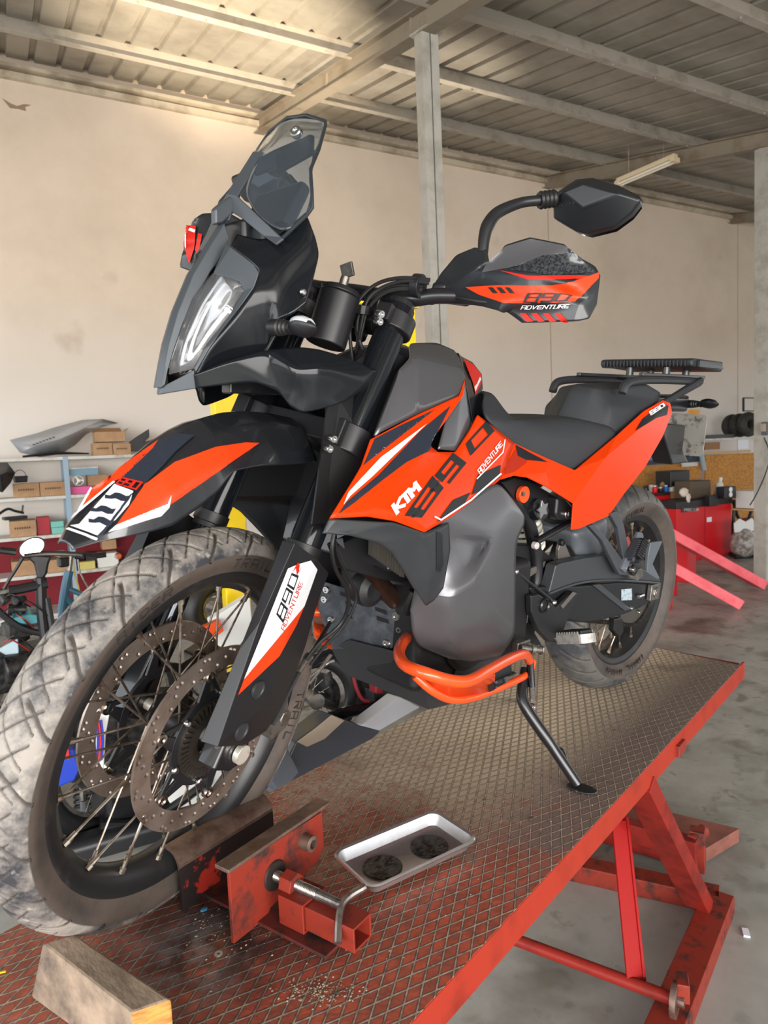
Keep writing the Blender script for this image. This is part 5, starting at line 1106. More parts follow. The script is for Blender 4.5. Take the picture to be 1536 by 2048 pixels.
# sprocket, chain
mb = MB(); n = 45; V = []
for i in range(n*2): r_ = .104 if i % 2 else .110; a = PI*i/n; V.append(RW+Vector((r_*math.cos(a), .073, r_*math.sin(a))))
mb.prism(V, (0, .006, 0)); mb.build('sprocket', mat('sprocket_steel', S(110, 106, 100), .4, .8), rw, smooth=None)
FS = Vector((-.83, .076, .43)); top = []; N_ = 36
loop = [FS+Vector((.036*math.cos(a), 0, .036*math.sin(a))) for a in [PI/2-PI*i/10 for i in range(11)]]
loop = [Vector((p.x, p.y, p.z)) for p in loop]; d_ = RW-FS; th_ = math.atan2(d_.z, d_.x)
lp1 = [RW+Vector((.108*math.cos(a), .076, .108*math.sin(a))) for a in [-PI/2-PI*i/26+.03 for i in range(27)]]
path = [Vector((p.x, .076, p.z)) for p in loop[::1]]+[Vector((p.x, .076, p.z)) for p in lp1]
# dense resample into links
seg_ = []; cum = 0
pp_ = path+[path[0]]
mb = MB(); step = .0155
for a, b in zip(pp_, pp_[1:]):
    L_ = (b-a).length; k = max(1, round(L_/step)); d = (b-a)/k
    for i in range(k):
        p = a+d*i; q = a+d*(i+.85); seg_.append(p)
        for yo in (-.006, .006): mb.beam(p+Vector((0, yo, 0)), q+Vector((0, yo, 0)), .0022, .011)
        mb.cyl(p+Vector((0, -.009, 0)), p+Vector((0, .009, 0)), .0045, n=8)
mb.build('drive_chain', mat('chain_steel', S(74, 68, 62), .4, .8, col2=S(40, 36, 34), scale=60), bike, smooth=None)
# ---------------------------------------------------------------- swingarm
def slab(nm, px, y, w, m, par=bike, bevel=.004, axis=1):
    mb = MB(); mb.prism([at(u, v, y) for u, v in px], (0, -w, 0)); return mb.build(nm, m, par, smooth=None, bevel=bevel)
m_sw = mat('swingarm_black', S(30, 31, 34), .36)
for sg in (1,):
    sw = slab('swingarm', [(1060, 1175), (1100, 1172), (1151, 1172), (1240, 1164), (1304, 1168), (1318, 1180), (1312, 1198), (1280, 1217), (1250, 1229), (1200, 1242), (1165, 1246), (1130, 1240), (1075, 1235)], .125, .03, m_sw, bevel=.006)
    o2 = sw.copy(); o2.matrix_local = Matrix.Translation((0, -.215, 0)); SC.collection.objects.link(o2); o2.parent = bike
slab('chain_guard', [(1098, 1186), (1112, 1131), (1124, 1126), (1170, 1116), (1218, 1111), (1262, 1128), (1290, 1140), (1321, 1160), (1321, 1164), (1250, 1158), (1199, 1160), (1151, 1166)], .135, .03, mat('guard_grey', S(54, 57, 61), .4), bevel=.006)
mb = MB(); mb.tube(smoothpath([at(1098, 1187, .137), at(1151, 1168, .137), at(1200, 1161, .137), at(1250, 1161, .137), at(1318, 1166, .137)], 4), .0035, 8); mb.build('swingarm_lip', mat('guard_grey', (0, 0, 0)), sw)
slab('swingarm_web', [(1185, 1170), (1200, 1168), (1262, 1218), (1250, 1222)], .129, .004, mat('guard_grey', (0, 0, 0)), sw, bevel=.001)
slab('warning_label', [(1243, 1179), (1264, 1177), (1264, 1200), (1243, 1201)], .1265, .0006, mat('pale_label', S(170, 184, 192), .4, col2=S(110, 130, 145), scale=120), sw, bevel=0)
slab('fin', [(1326, 1082), (1302, 1085), (1297, 1111), (1293, 1158), (1321, 1158), (1306, 1128)], .13, .012, mat('fin_grey', S(86, 92, 100), .4), bevel=.003)
mb = MB(); c = at(1307, 1184, .135); mb.beam(c+Vector((-.03, 0, 0)), c+Vector((.03, 0, .003)), .014, .05); mb.cyl(c, c+Vector((0, .012, 0)), .018, n=6); mb.cyl(c+Vector((0, .01, 0)), c+Vector((0, .014, 0)), .0105, n=16); mb.build('axle_block', m_alu, bike, bevel=.002)
mb = MB(); c = at(1286, 1190, .135); mb.cyl(c, c+Vector((.03, 0, 0)), .006, n=8); mb.build('chain_adjuster', m_silver, bike)
for u, v in ((1277, 1224), (1262, 1216)): bolt_at(at(u, v, .13), (0, 1, 0), .006, bike)
slab('chain_guide', [(1230, 1238), (1245, 1236), (1248, 1262), (1240, 1276), (1228, 1262)], .10, .02, m_frame, bevel=.003)
# hugger between shock and wheel
P = pts("a 1142 1064 .085; b 1175 1040 .09; c 1214 1030 .09; d 1217 1060 .09; e 1208 1100 .09; f 1190 1124 .09; g 1157 1128 .085; h 1146 1095 .08; i 1180 1075 .105")
for k in 'abcdefgh': P[k+'0'] = Vector((P[k].x-.03, 0, P[k].z))
panel('rear_hugger', mat('hugger_grey', S(84, 88, 94), .35), P, 'a b i / b c d i / d e i / e f i / f g i / g h i / h a i / a h h0 a0 / a a0 b0 b / b b0 c0 c', bike, solid=.003, both=True, soft=.2)
# ---------------------------------------------------------------- frame, engine and shock seen behind the tank
mb = MB(); mb.box((-.66, 0, .42), (.40, .26, .24)); mb.build('engine_case', mat('engine_black', S(34, 34, 36), .45, .3), bike, smooth=None, bevel=.02, seg=3)
mb = MB(); mb.box((-.60, 0, .60), (.22, .20, .22), M=Matrix.Rotation(.25, 3, 'Y'))
for i in range(7): mb.box((-.60+.035*.25*i, 0, .54+.022*i), (.24, .21, .006), M=Matrix.Rotation(.25, 3, 'Y'))
mb.build('cylinder_head', mat('engine_black', (0, 0, 0)), bike, smooth=None, bevel=.004)
for y in (.11, -.11):
    mb = MB(); mb.lathe([(.075, -.012), (.08, .0), (.07, .012), (.02, .016), (0, .016)] if y > 0 else [(.075, .012), (.08, 0), (.07, -.012), (.02, -.016), (0, -.016)], (-.62, y*1.25, .40), 'y', 32); mb.build('engine_cover', mat('engine_black', (0, 0, 0)), bike)
m_fr = m_frame
def bar(nm, p0, p1, r, m=m_frame, par=bike, n=12):
    mb = MB(); mb.cyl(p0, p1, r, n=n); return mb.build(nm, m, par)
for y in (.09, -.09):
    mb = MB(); mb.tube(smoothpath([(-.34, y*.3, .90), (-.45, y*.8, .80), (-.62, y, .72), (-.84, y, .66), (-.93, y, .50), (-.90, y, .36)], 5), .017, 12); mb.build('frame_tube', m_fr, bike)
    mb = MB(); mb.tube(smoothpath([(-.36, y*.3, .80), (-.50, y*.9, .62), (-.54, y, .42), (-.60, y, .30), (-.86, y, .30)], 5), .016, 12); mb.build('frame_tube', m_fr, bike)
    mb = MB(); mb.tube(smoothpath([(-.84, y, .68), (-1.1, y, .80), (-1.50, y*.9, .90)], 5), .014, 10); mb.build('subframe_tube', m_fr, bike)
slab('frame_plate', [(1004, 965), (1029, 955), (1060, 962), (1100, 985), (1145, 1012), (1147, 1045), (1110, 1050), (1060, 1030), (1048, 1020), (1030, 1000)], .105, .02, mat('inner_black', (.006, .006, .007), .5))
slab('frame_plate', [(1030, 1090), (1075, 1090), (1110, 1120), (1112, 1180), (1090, 1200), (1070, 1265), (1085, 1290), (1040, 1300), (1000, 1290), (990, 1100)], .085, .03, mat('inner_black', (0, 0, 0)))
slab('frame_gusset', [(1030, 1150), (1085, 1128), (1092, 1122), (1090, 1134), (1045, 1165), (1030, 1172)], .10, .01, mat('gusset_grey', S(110, 104, 100), .4, .5), bevel=.002)
slab('frame_gusset', [(1122, 1082), (1128, 1080), (1145, 1122), (1118, 1128), (1117, 1100)], .10, .01, mat('gusset_grey', (0, 0, 0)), bevel=.002)
bolt_at(at(1124, 1085, .105), (0, 1, 0), .009, bike, m=m_black)
slab('linkage_cover', [(1030, 1180), (1060, 1172), (1066, 1190), (1030, 1205)], .11, .01, mat('gusset_grey', (0, 0, 0)), bevel=.002)
# shock: spring, body and preload adjuster
s0_ = at(1043, 1000, .03); s1_ = at(1062, 1108, .03); ds = (s1_-s0_); mb = MB(); mb.cyl(s0_, s1_, .020, n=16); shock = mb.build('shock_absorber', m_black, bike)
mb = MB(); pth = []; e1 = ds.normalized(); e2 = e1.orthogonal().normalized(); e3 = e1.cross(e2)
for i in range(7*16+1): a = 2*PI*i/16; pth.append(s0_+ds*(.12+.8*i/112)+e2*.036*math.cos(a)+e3*.036*math.sin(a))
mb.tube(pth, .0062, 8); mb.build('coil_spring', mat('spring_white', S(222, 218, 206), .35), shock)
mb = MB(); c = at(1047, 989, .115); mb.cyl(c-Vector((0, .008, 0)), c+Vector((0, .004, 0)), .020, n=28); mb.cyl(c+Vector((0, .003, 0)), c+Vector((0, .006, 0)), .006, n=12); mb.build('preload_cap', m_bar, bike, bevel=.0015)
mb = MB(); mb.cyl(at(1047, 988, .123), at(1047, 988, .123)+Vector((0, .0015, 0)), .0055, n=16); mb.build('cap_centre', m_alu, bike)
a = at(1060, 1022, .09); b = at(1082, 1018, .125); bar('shock_reservoir', a+(a-b)*.6, b, .026)
mb = MB(); V = []
for i in range(10): r_ = .024 if i % 2 == 0 else .013; t_ = 2*PI*i/10; V.append(b+Vector((r_*math.cos(t_), .002, r_*math.sin(t_))))
mb.prism(V, (0, .005, 0)); mb.build('adjuster_knob', mat('knob_grey', S(150, 152, 156), .35, .7), bike, smooth=None, bevel=.001)
bar('stay_rod', at(1071, 1084, .12), at(1143, 1043, .12), .009); bolt_at(at(1071, 1091, .128), (0, 1, 0), .009, bike, m=mat('pale_bolt', S(205, 200, 196), .4, .3))
slab('rear_bracket_box', [(1116, 994), (1135, 998), (1147, 1012), (1146, 1040), (1118, 1042), (1112, 1030)], .135, .04, m_black, bevel=.008)
bolt_at(at(1132, 1028, .137), (0, 1, 0), .011, bike)
# shift rod, footpeg plate, pegs
bar('shift_rod', at(1032, 1144, .125), at(1106, 1203, .14), .0045, m_black); 
for (u, v), y in (((1031, 1143), .128), ((1107, 1205), .143)): mb = MB(); mb.ico(at(u, v, y), .0085, 2); mb.build('rod_end', m_silver, bike)
pl = slab('footpeg_plate', [(1062, 1192), (1078, 1188), (1100, 1203), (1112, 1215), (1146, 1183), (1158, 1186), (1150, 1204), (1140, 1228), (1128, 1262), (1128, 1288), (1098, 1284), (1078, 1262), (1063, 1225)], .15, .018, mat('peg_plate_black', (.014, .014, .016), .4), bevel=.004)
mb = MB(); p = at(1088, 1211, .152); mb.lathe([(.013, -.004), (.013, .003), (.016, .006), (.019, .003), (.019, -.004)], p, 'y', 28, closed=True); mb.build('pivot_ring', m_frame, pl)
mb = MB(); p = at(1088, 1211, .1525); mb.cyl(p, p+Vector((0, .001, 0)), .012, n=24); mb.build('pivot_hole', mat('inner_black', (0, 0, 0)), pl)
slab('heel_edge', [(1122, 1212), (1146, 1184), (1154, 1186), (1126, 1218)], .153, .003, mat('gusset_grey', (0, 0, 0)), pl, bevel=.001)
bolt_at(at(1115, 1278, .152), (0, 1, 0), .007, pl)
pg = [at(1124, 1268, .165), at(1128, 1262, .165), at(1196, 1262, .255), at(1196, 1280, .27), at(1180, 1290, .27), at(1126, 1290, .175)]
c0 = at(1128, 1275, .16); c1 = at(1190, 1273, .262); dpg = (c1-c0).normalized(); sdp = Vector((-dpg.y, dpg.x, 0)).normalized()
def peg(c0, L, d, w, par, m1, m2, up=Vector((0, 0, 1))):
    sd = d.cross(up).normalized(); U = sd.cross(d); mb = MB(); n = 9
    for s_ in (-1, 1):
        V = []
        for i in range(n*2+1): V.append(c0+d*(L*i/(2*n))+sd*s_*w/2+U*(.015 if i % 2 else .005))
        V += [c0+d*L+sd*s_*w/2-U*.014, c0+sd*s_*w/2-U*.014]; mb.prism(V, sd*s_*-.004)
    V = []
    for i in range(n): a = -PI/2+PI*i/(n-1); V.append(c0+d*(L-.0+w*.28*math.cos(a))+sd*w/2*math.sin(a)-U*.014)
    V2 = [v_+U*.022 for v_ in V]; k = len(V); mb.add(V+V2, [(i, i+1, k+i+1, k+i) for i in range(k-1)])
    mb.beam(c0-U*.006, c0+d*L-U*.006, w*.3, .012, up=U); o = mb.build('footpeg', m1, par, smooth=None, bevel=0)
    mb = MB(); mb.beam(c0+d*.012+U*.008, c0+d*(L+.002)+U*.008, w*.72, .018, up=U)
    for i in range(7): mb.beam(c0+d*(.02+L*.85*i/7)-sd*w*.33+U*.0175, c0+d*(.02+L*.85*i/7)+sd*w*.33+U*.0175, .004, .004, up=U)
    mb.build('peg_rubber', m2, o, smooth=None, bevel=.002); return o
peg(c0, .085, (c1-c0).normalized(), .05, bike, mat('peg_steel', S(176, 174, 170), .5, .3, col2=S(140, 136, 130), scale=60), m_rubber)
c0m = Vector((c0.x, -c0.y, c0.z)); dm = (c1-c0).normalized(); dm = Vector((dm.x, -dm.y, dm.z)); peg(c0m, .085, dm, .05, bike, mat('peg_steel', (0, 0, 0)), m_rubber)
# passenger peg bracket: two struts meeting at the peg
m_pb = mat('bracket_dark', S(62, 65, 70), .42)
br_ = slab('passenger_bracket', [(1178, 1052), (1188, 1048), (1212, 1073), (1252, 1128), (1272, 1140), (1268, 1152), (1240, 1150), (1232, 1136), (1205, 1082)], .165, .014, m_pb, bevel=.003)
slab('passenger_strut', [(1220, 1028), (1234, 1022), (1248, 1048), (1262, 1118), (1250, 1128), (1246, 1110), (1236, 1056)], .165, .014, m_pb, br_, bevel=.003)
slab('strut_face', [(1242, 1138), (1278, 1064), (1286, 1066), (1288, 1074), (1262, 1120), (1252, 1146)], .172, .010, mat('fin_grey', (0, 0, 0)), br_, bevel=.002)
a = at(1266, 1122, .19); b = at(1288, 1068, .185); d = (b-a).normalized(); peg(a, .062, d, .034, bike, mat('bracket_dark', (0, 0, 0)), m_rubber, up=Vector((.3, 1, .1)).normalized())
mb = MB(); p = at(1265, 1139, .172); mb.cyl(p, p+Vector((0, .008, 0)), .017, n=24); mb.build('peg_pivot', m_black, br_, bevel=.002); bolt_at(at(1265, 1139, .181), (0, 1, 0), .007, br_)
slab('peg_latch', [(1254, 1146), (1284, 1136), (1288, 1152), (1276, 1162), (1262, 1158)], .168, .016, m_alu, br_, bevel=.003)
# ---------------------------------------------------------------- side stand
ftW = at(1160, 1576, H0+.004, 2, 'W'); ftB = FRI['B'] @ ftW
sp0 = at(1051, 1338, .150)
kp = [sp0, at(1045, 1376, .165), at(1050, 1412, .185)]
kl = kp[2]
mb = MB(); mb.tube(smoothpath([kp[0], kp[1], kp[2], kl.lerp(ftB, .5), ftB+(kl-ftB).normalized()*.01], 5), [.0125]*5+[.014]*10+[.0125]*6, 14); ks_ = mb.build('side_stand', m_frame, bike)
mb = MB(); fu = FRI['B'].to_3x3() @ Vector((0, 0, 1)); fdv = FRI['B'].to_3x3() @ (at(1192, 1586, H0, 2, 'W')-at(1140, 1572, H0, 2, 'W')).normalized(); fsd = fu.cross(fdv); V = []
for i in range(18): a = 2*PI*i/18; V.append(ftB+fdv*(.036*math.cos(a)+.004)+fsd*.021*math.sin(a)-fu*.003)
mb.prism(V, fu*.005); mb.build('stand_foot', mat('scuffed_black', (.015, .015, .016), .4, col2=S(130, 124, 114), scale=50, mix=(.56, .66)), ks_, smooth=None, bevel=.002)
mb = MB(); a = at(1060, 1318, .16); b = at(1066, 1412, .195); n = 60; pth = []; e1 = (b-a).normalized(); e2 = e1.orthogonal().normalized(); e3 = e1.cross(e2)
for i in range(14*8+1): t_ = 2*PI*i/8; pth.append(a+(b-a)*(.55+.33*i/112)+e2*.0065*math.cos(t_)+e3*.0065*math.sin(t_))
mb.tube(pth, .0013, 5); mb.build('stand_spring', m_silver, ks_)
mb = MB(); mb.tube([a, a.lerp(b, .6)], [.0085, .0085], 12); mb.build('spring_tube', mat('dark_chrome', (0, 0, 0)), ks_); bolt_at(at(1066, 1414, .197), (.2, 1, 0), .008, ks_)
mb = MB(); mb.tube(smoothpath([at(1115, 1498, .235), at(1126, 1500, .245), at(1136, 1530, .27), at(1140, 1552, .29)], 4), .003, 7); mb.build('stand_tang', m_frame, ks_)
# ---------------------------------------------------------------- radiator, header pipe, skid plate
mb = MB(); mb.box((-.385, 0, .705), (.045, .34, .24), M=Matrix.Rotation(-.25, 3, 'Y')); mb.box((-.52, 0, .60), (.06, .22, .26)); mb.build('radiator', m_frame, bike, smooth=None, bevel=.006)
for i in range(13):
    p = at(742+i*5.2, 1092+i*3.6, .150+.004*i); mb = MB(); mb.box(p, (.0025, .012, .034)); mb.build('radiator_fin', mat('fin_alloy', S(96, 92, 86), .4, .7), bike, smooth=None)
slab('radiator_frame', [(672, 1092), (715, 1072), (745, 1078), (800, 1130), (815, 1160), (800, 1165), (765, 1160), (690, 1140)], .13, .03, mat('inner_black', (0, 0, 0)))
slab('clip_tab', [(672, 1078), (686, 1076), (690, 1098), (676, 1086)], .16, .004, m_bracket, bevel=.001)
mb = MB(); mb.tube(smoothpath([at(738, 1128, .07), at(756, 1165, .06), at(790, 1200, .055), at(815, 1235, .05), at(840, 1280, .05)], 5), [.020]*21, 18); mb.build('exhaust_header', mat('burnt_steel', S(112, 84, 72), .38, .9, col2=S(84, 60, 52), scale=8), bike)
mb = MB(); c = at(735, 1178, .05); mb.lathe([(0, .02), (.02, .022), (.034, .014), (.036, 0), (.034, -.02)], c, 'y', 28); o = mb.build('horn', mat('horn_black', (.012, .012, .014), .5), bike)
cable('radiator_hose', [(828, 1182, .14, 1), (818, 1205, .13, 1), (812, 1225, .12, 1)], r=.011, fr='B')
mb = MB(); mb.tube(smoothpath([(-.86, -.10, .30), (-1.05, -.13, .36), (-1.2, -.15, .46)], 4), .022, 14); mb.build('exhaust_pipe', mat('burnt_steel', (0, 0, 0)), bike)
mb = MB(); mb.tube([(-1.18, -.16, .45), (-1.24, -.165, .48), (-1.56, -.17, .62), (-1.60, -.17, .64)], [.03, .052, .056, .04], 20, flat=1.2); mb.build('silencer', m_dgrey, bike)
pa_ = [at(648, 1161, -.112), at(806, 1212, .078), at(820, 1222, .100), at(814, 1279, .102), at(787, 1302, .078), at(668, 1297, -.085), at(640, 1212, -.125)]
nrm = (pa_[1]-pa_[0]).cross(pa_[5]-pa_[0]).normalized(); nrm = nrm if nrm.x > 0 else -nrm
cen_ = sum(pa_, Vector())/len(pa_); pa_ = [p-nrm*((p-cen_).dot(nrm)) for p in pa_]
mb = MB(); mb.prism(pa_, -nrm*.004); sk = mb.build('crash_bar_plate', mat('powder_black', S(58, 62, 68), .5, .2, col2=S(80, 84, 90), scale=30, bump=.15, bscale=300), bike, smooth=None, bevel=.0015)
for q_ in [[(680, 1182), (694, 1186), (694, 1195), (680, 1190)], [(690, 1202), (703, 1206), (706, 1215), (693, 1210)], [(750, 1213), (774, 1221), (775, 1230), (751, 1221)], [(753, 1231), (777, 1239), (779, 1248), (754, 1240)], [(691, 1226), (704, 1231), (706, 1238), (694, 1233)]]: lay('slot', mat('inner_black', (0, 0, 0)), [q_], sk, lift=.0008, label='black cut-out slot')
for u, v, r_ in ((654, 1179, .0085), (650, 1198, .0085), (663, 1239, .0085), (793, 1232, .010), (799, 1259, .0065), (774, 1287, .010)):
    h = onp(u, v, ML @ cen_, (ML.to_3x3() @ nrm)); bolt_at(ML.inverted() @ h, nrm, r_, sk)
P = pts("""
a 664 1296 -.092; b 700 1280 -.03; c 788 1303 .080; d 815 1283 .100; e 845 1372 .135; f 912 1404 .135; g 858 1418 .090; h 771 1380 .0; i 700 1352 -.068; j 672 1314 -.097
""")
skd = panel('skid_plate', mat('skid_black', S(44, 46, 50), .42, bump=.06, bscale=500), P, 'a b i j / b c h i / c d e g h / e f g', bike, solid=.004, bevel=.003, off=0)
mb = MB(); mb.prism([(-.55, .12, .255), (-.86, .10, .235), (-.86, -.10, .235), (-.55, -.10, .235)], (0, 0, .004)); mb.prism([(-.55, .13, .26), (-.80, .13, .26), (-.80, .12, .34), (-.60, .14, .36)], (0, -.003, 0)); mb.build('belly_plate', mat('skid_black', (0, 0, 0)), bike, smooth=None)
cable('brake_line', [(668, 1068, .16, 1), (664, 1100, .16, 1), (672, 1140, .15, 1), (694, 1180, .13, 1), (696, 1215, .115, 1), (680, 1250, .10, 1), (640, 1285, .09, 1), (612, 1320, .09, 1)], r=.0038, fr='B')
cable('sensor_cable', [(670, 1066, .15, 1), (676, 1110, .14, 1), (700, 1160, .13, 1), (712, 1190, .12, 1), (706, 1220, .115, 1), (680, 1262, .10, 1), (650, 1292, .09, 1), (620, 1330, .09, 1)], r=.003, fr='B')
# ---------------------------------------------------------------- crash bars
def cbar(nm, px, r, sg=1, par=None):
    P_ = [at(*q) for q in px]; P_ = [Vector((p.x, p.y*sg, p.z)) for p in P_]; mb = MB(); mb.tube(smoothpath(P_, 7), r, 18); return mb.build(nm, m_bar, par or bike)
loop_ = [(822, 1270, .095), (806, 1284, .12), (798, 1308, .165), (812, 1331, .215), (850, 1346, .262), (900, 1361, .285), (938, 1361, .29), (975, 1341, .27), (1020, 1317, .235), (1048, 1308, .205), (1058, 1320, .18)]
for sg in (1, -1):
    cb_ = cbar('crash_bar', loop_, .0115, sg)
    cbar('crash_bar_brace', [(830, 1352, .16), (862, 1380, .18), (897, 1398, .185), (933, 1398, .185), (975, 1385, .175), (1052, 1350, .16), (1066, 1322, .15)], .0085, sg, cb_)
    q = [at(u, v, y) for u, v, y in ((800, 1316, .17), (850, 1350, .25), (905, 1366, .27), (945, 1368, .27), (990, 1348, .24), (988, 1380, .18), (933, 1396, .183), (897, 1396, .183), (860, 1378, .175), (826, 1350, .155))]
    q = [Vector((p.x, p.y*sg, p.z)) for p in q]; cc_ = sum(q, Vector())/len(q); mb = MB(); mb.add(q+[cc_], [(i, (i+1) % 10, 10) for i in range(10)]); mb.build('crash_bar_gusset', m_bar, cb_, solid=.003, off=0)
    mb = MB(); a = at(1040, 1296, .18); b = at(1084, 1300, .20); a.y *= sg; b.y *= sg; mb.cyl(a, b, .0085, n=14); mb.cyl(b-(b-a)*.08, b, .012, n=6); mb.cyl(a+(b-a)*.45, a+(b-a)*.6, .0135, n=20); mb.build('mount_bolt', m_alu, cb_, bevel=.001)
mb = MB(); a = at(1012, 1290, .15); mb.box(at(1042, 1292, .165), (.05, .02, .03)); mb.build('bar_clamp', m_alu, bike, smooth=None, bevel=.004)
lay('badge', m_ink, [[(975, 1370), (1016, 1352), (1019, 1362), (978, 1384)]], cb_.children[1] if False else [o for o in SC.objects if o.name.startswith('crash_bar_gusset')], parent=cb_, lift=.001, label='black badge on the orange bar')
# ================================================================ things along the wall and around the lift
def wp(u, v, out): return onp(u, v, wallp(0, 0, out), WN)
def so(p): d = p-AW; return d.dot(WD), d.dot(WN)
WR = Matrix((WD, WN, Vector((0, 0, 1)))).transposed()          # wall axes: s, out, z
def wloc(s, out, z): return wallp(s, z, out)
def wmat(s, out, z, rz=0): return Matrix.Translation(wloc(s, out, z)) @ WR.to_4x4() @ Matrix.Rotation(rz, 4, 'Z')
def span(u0, v0, u1, v1, out):
    "s range and z range covered by a photo rectangle on the plane at this distance from the wall"
    a = wp(u0, v1, out); b = wp(u1, v0, out); return so(a)[0], so(b)[0], a.z, b.z
card = mat('cardboard', S(188, 152, 116), .85, col2=S(160, 124, 92), scale=5, mix=(.4, .7)); card2 = mat('cardboard_dark', S(158, 120, 86), .85)
def wbox(name, label, cat, rect, out, dep, m, zb=None, group=None, flaps=False, print_=False, rz=0, bev=.003, lid=None):
    s0_, s1_, z0_, z1_ = span(*rect, out); zb = z0_ if zb is None else zb; h = max(.02, z1_-zb); w = abs(s1_-s0_)
    t = thing(name, label, cat, group=group, M=wmat((s0_+s1_)/2, out-dep/2, zb+.001, rz))
    mb = MB(); mb.box((0, 0, h/2), (w, dep, h)); mb.build('body', m, t, smooth=None, bevel=bev)
    if flaps:
        mb = MB(); mb.prism([(-w/2, -dep/2, h), (w/2, -dep/2, h), (w/2*.9, -dep*.75, h*1.5), (-w/2*.9, -dep*.75, h*1.5)], (0, .004, 0)); mb.build('flap', card2, t, smooth=None)
        mb = MB(); mb.prism([(w/2, -dep/2, h), (w/2, dep/2, h), (w*.62, dep/2, h*1.35), (w*.62, -dep/2, h*1.35)], (.004, 0, 0)); mb.build('flap', card2, t, smooth=None)
    if print_:
        for i in range(7): mb = MB()
        mb = MB()
        for i in range(7): mb.box((-w*.28+i*w*.09, dep/2+.0012, h*.55), (w*.06, .0015, h*.12))
        mb.build('printed_mark', mat('print_brown', S(92, 70, 54), .8), t, smooth=None)
    if lid: mb = MB(); mb.box((0, 0, h+.006), (w*1.03, dep*1.03, .014)); mb.build('lid', lid, t, smooth=None, bevel=.003)
    return t
# ---- shelving rack
ZS = [1.60, 1.24, .88, .52, .14]; m_sh = mat('shelf_white', S(206, 204, 198), .5, col2=S(160, 158, 150), scale=8, mix=(.5, .7)); m_shb = mat('shelf_blue', S(150, 172, 190), .5)
rackW = thing('shelving_rack', 'long white metal shelving rack against the wall at left with parts and boxes', 'shelf', M=wmat(-2.0, .25, 0))
for z in ZS: mb = MB(); mb.box((0, 0, z-.015), (2.6, .42, .03)); mb.build('shelf_board', m_sh, rackW, smooth=None, bevel=.003)
sp_ = so(wp(133, 950, .45))[0]+2.0
for s in (-1.29, sp_, 1.29, .45):
    for o in (-.2, .2): mb = MB(); mb.box((s, o, .80), (.045, .03, 1.6)); mb.build('upright', m_shb if s == sp_ else m_sh, rackW, smooth=None, bevel=.002)
mb = MB(); mb.box((0, -.19, .5), (2.56, .01, .70)); mb.build('back_panel', mat('deep_red_cloth', S(128, 22, 36), .7), rackW, smooth=None)
# ---- on top of the rack
sv = [(20, 880), (70, 868), (110, 855), (165, 840), (205, 838), (236, 846), (200, 855), (172, 868), (150, 890), (120, 908), (80, 915), (40, 905)]
t = thing('silver_fairing', 'silver grey motorcycle tail fairing lying on top of the shelving rack', 'fairing', M=wmat(-2.35, .3, ZS[0]+.002))
inv = t.matrix_world.inverted()
P = {('p%d' % i): inv @ wp(u, v, .38) for i, (u, v) in enumerate(sv)}
for k_, (u, v, o) in {'m0': (70, 892, .52), 'm1': (120, 878, .55), 'm2': (170, 856, .5)}.items(): P[k_] = inv @ wp(u, v, o)
for k_ in list(P): P[k_].z = max(P[k_].z, .004)
o = panel('shell', mat('silver_paint', S(176, 180, 186), .3, .5), P, 'p0 p1 m0 p11 / p1 p2 m1 m0 / p2 p3 m2 m1 / p3 p4 p5 p6 m2 / m2 p6 p7 m1 / m1 p7 p8 p9 / m0 m1 p9 p10 / m0 p10 p11', t, solid=.006, soft=.3, fr=None) if False else None
mb = MB(); ks_l = list(P); ixm = {k: i for i, k in enumerate(ks_l)}; mb.add([P[k] for k in ks_l], [tuple(ixm[w] for w in f.split()) for f in 'p0 p1 m0 p11 / p1 p2 m1 m0 / p2 p3 m2 m1 / p3 p4 p5 p6 m2 / m2 p6 p7 m1 / m1 p7 p8 p9 / m0 m1 p9 p10 / m0 p10 p11'.split('/')])
sh_ = mb.build('shell', mat('silver_paint', S(182, 186, 192), .3, .45), t, solid=.006, smooth=50, off=0)
mb = MB(); a = inv @ wp(45, 912, .42); b = inv @ wp(178, 905, .42); a.z = .012; b.z = .02; mb.tube([a, a.lerp(b, .5)+Vector((0, .0, .02)), b], [.012, .02, .008], 8, flat=.6); mb.build('lower_edge', m_black, t)
mb = MB()
for i in range(7): mb.box(inv @ wp(68+i*6.5, 889-i*2.4, .57), (.022, .006, .012))
mb.build('badge_lettering', mat('badge_dark', S(60, 60, 66), .5), t, smooth=None)
wbox('cardboard_box', 'lower left plain cardboard box on top of the rack beside the silver fairing', 'box', (187, 885, 224, 908), .42, .22, card, ZS[0], 'cardboard boxes on the shelves', print_=True)
wbox('cardboard_box', 'lower right cardboard box on top of the rack below the open carton', 'box', (227, 887, 261, 908), .42, .22, card, ZS[0], 'cardboard boxes on the shelves', print_=True)
zt2 = ZS[0]+.128
wbox('cardboard_box', 'open cardboard carton with raised flaps stacked on two boxes on the rack', 'box', (190, 863, 250, 884), .40, .2, card, zt2, 'cardboard boxes on the shelves', flaps=True)
t = thing('black_fender', 'black plastic fender standing on top of the rack right of the cartons', 'fender', M=wmat(0, .3, ZS[0])); t.location = wp(285, 900, .3); t.location.z = ZS[0]+.002; inv = t.matrix_world.inverted()
mb = MB(); t.matrix_world = Matrix.Translation(t.location) @ WR.to_4x4(); inv = t.matrix_world.inverted(); mb.prism([inv @ wp(u, v, .3) for u, v in ((257, 903), (258, 884), (275, 872), (297, 858), (298, 874), (288, 884), (330, 872), (345, 868), (318, 890), (290, 903))], (0, .03, 0))
mb.v = [(x, y, max(z, .001)) for x, y, z in mb.v]; mb.build('shell', m_black, t, smooth=None, bevel=.006)
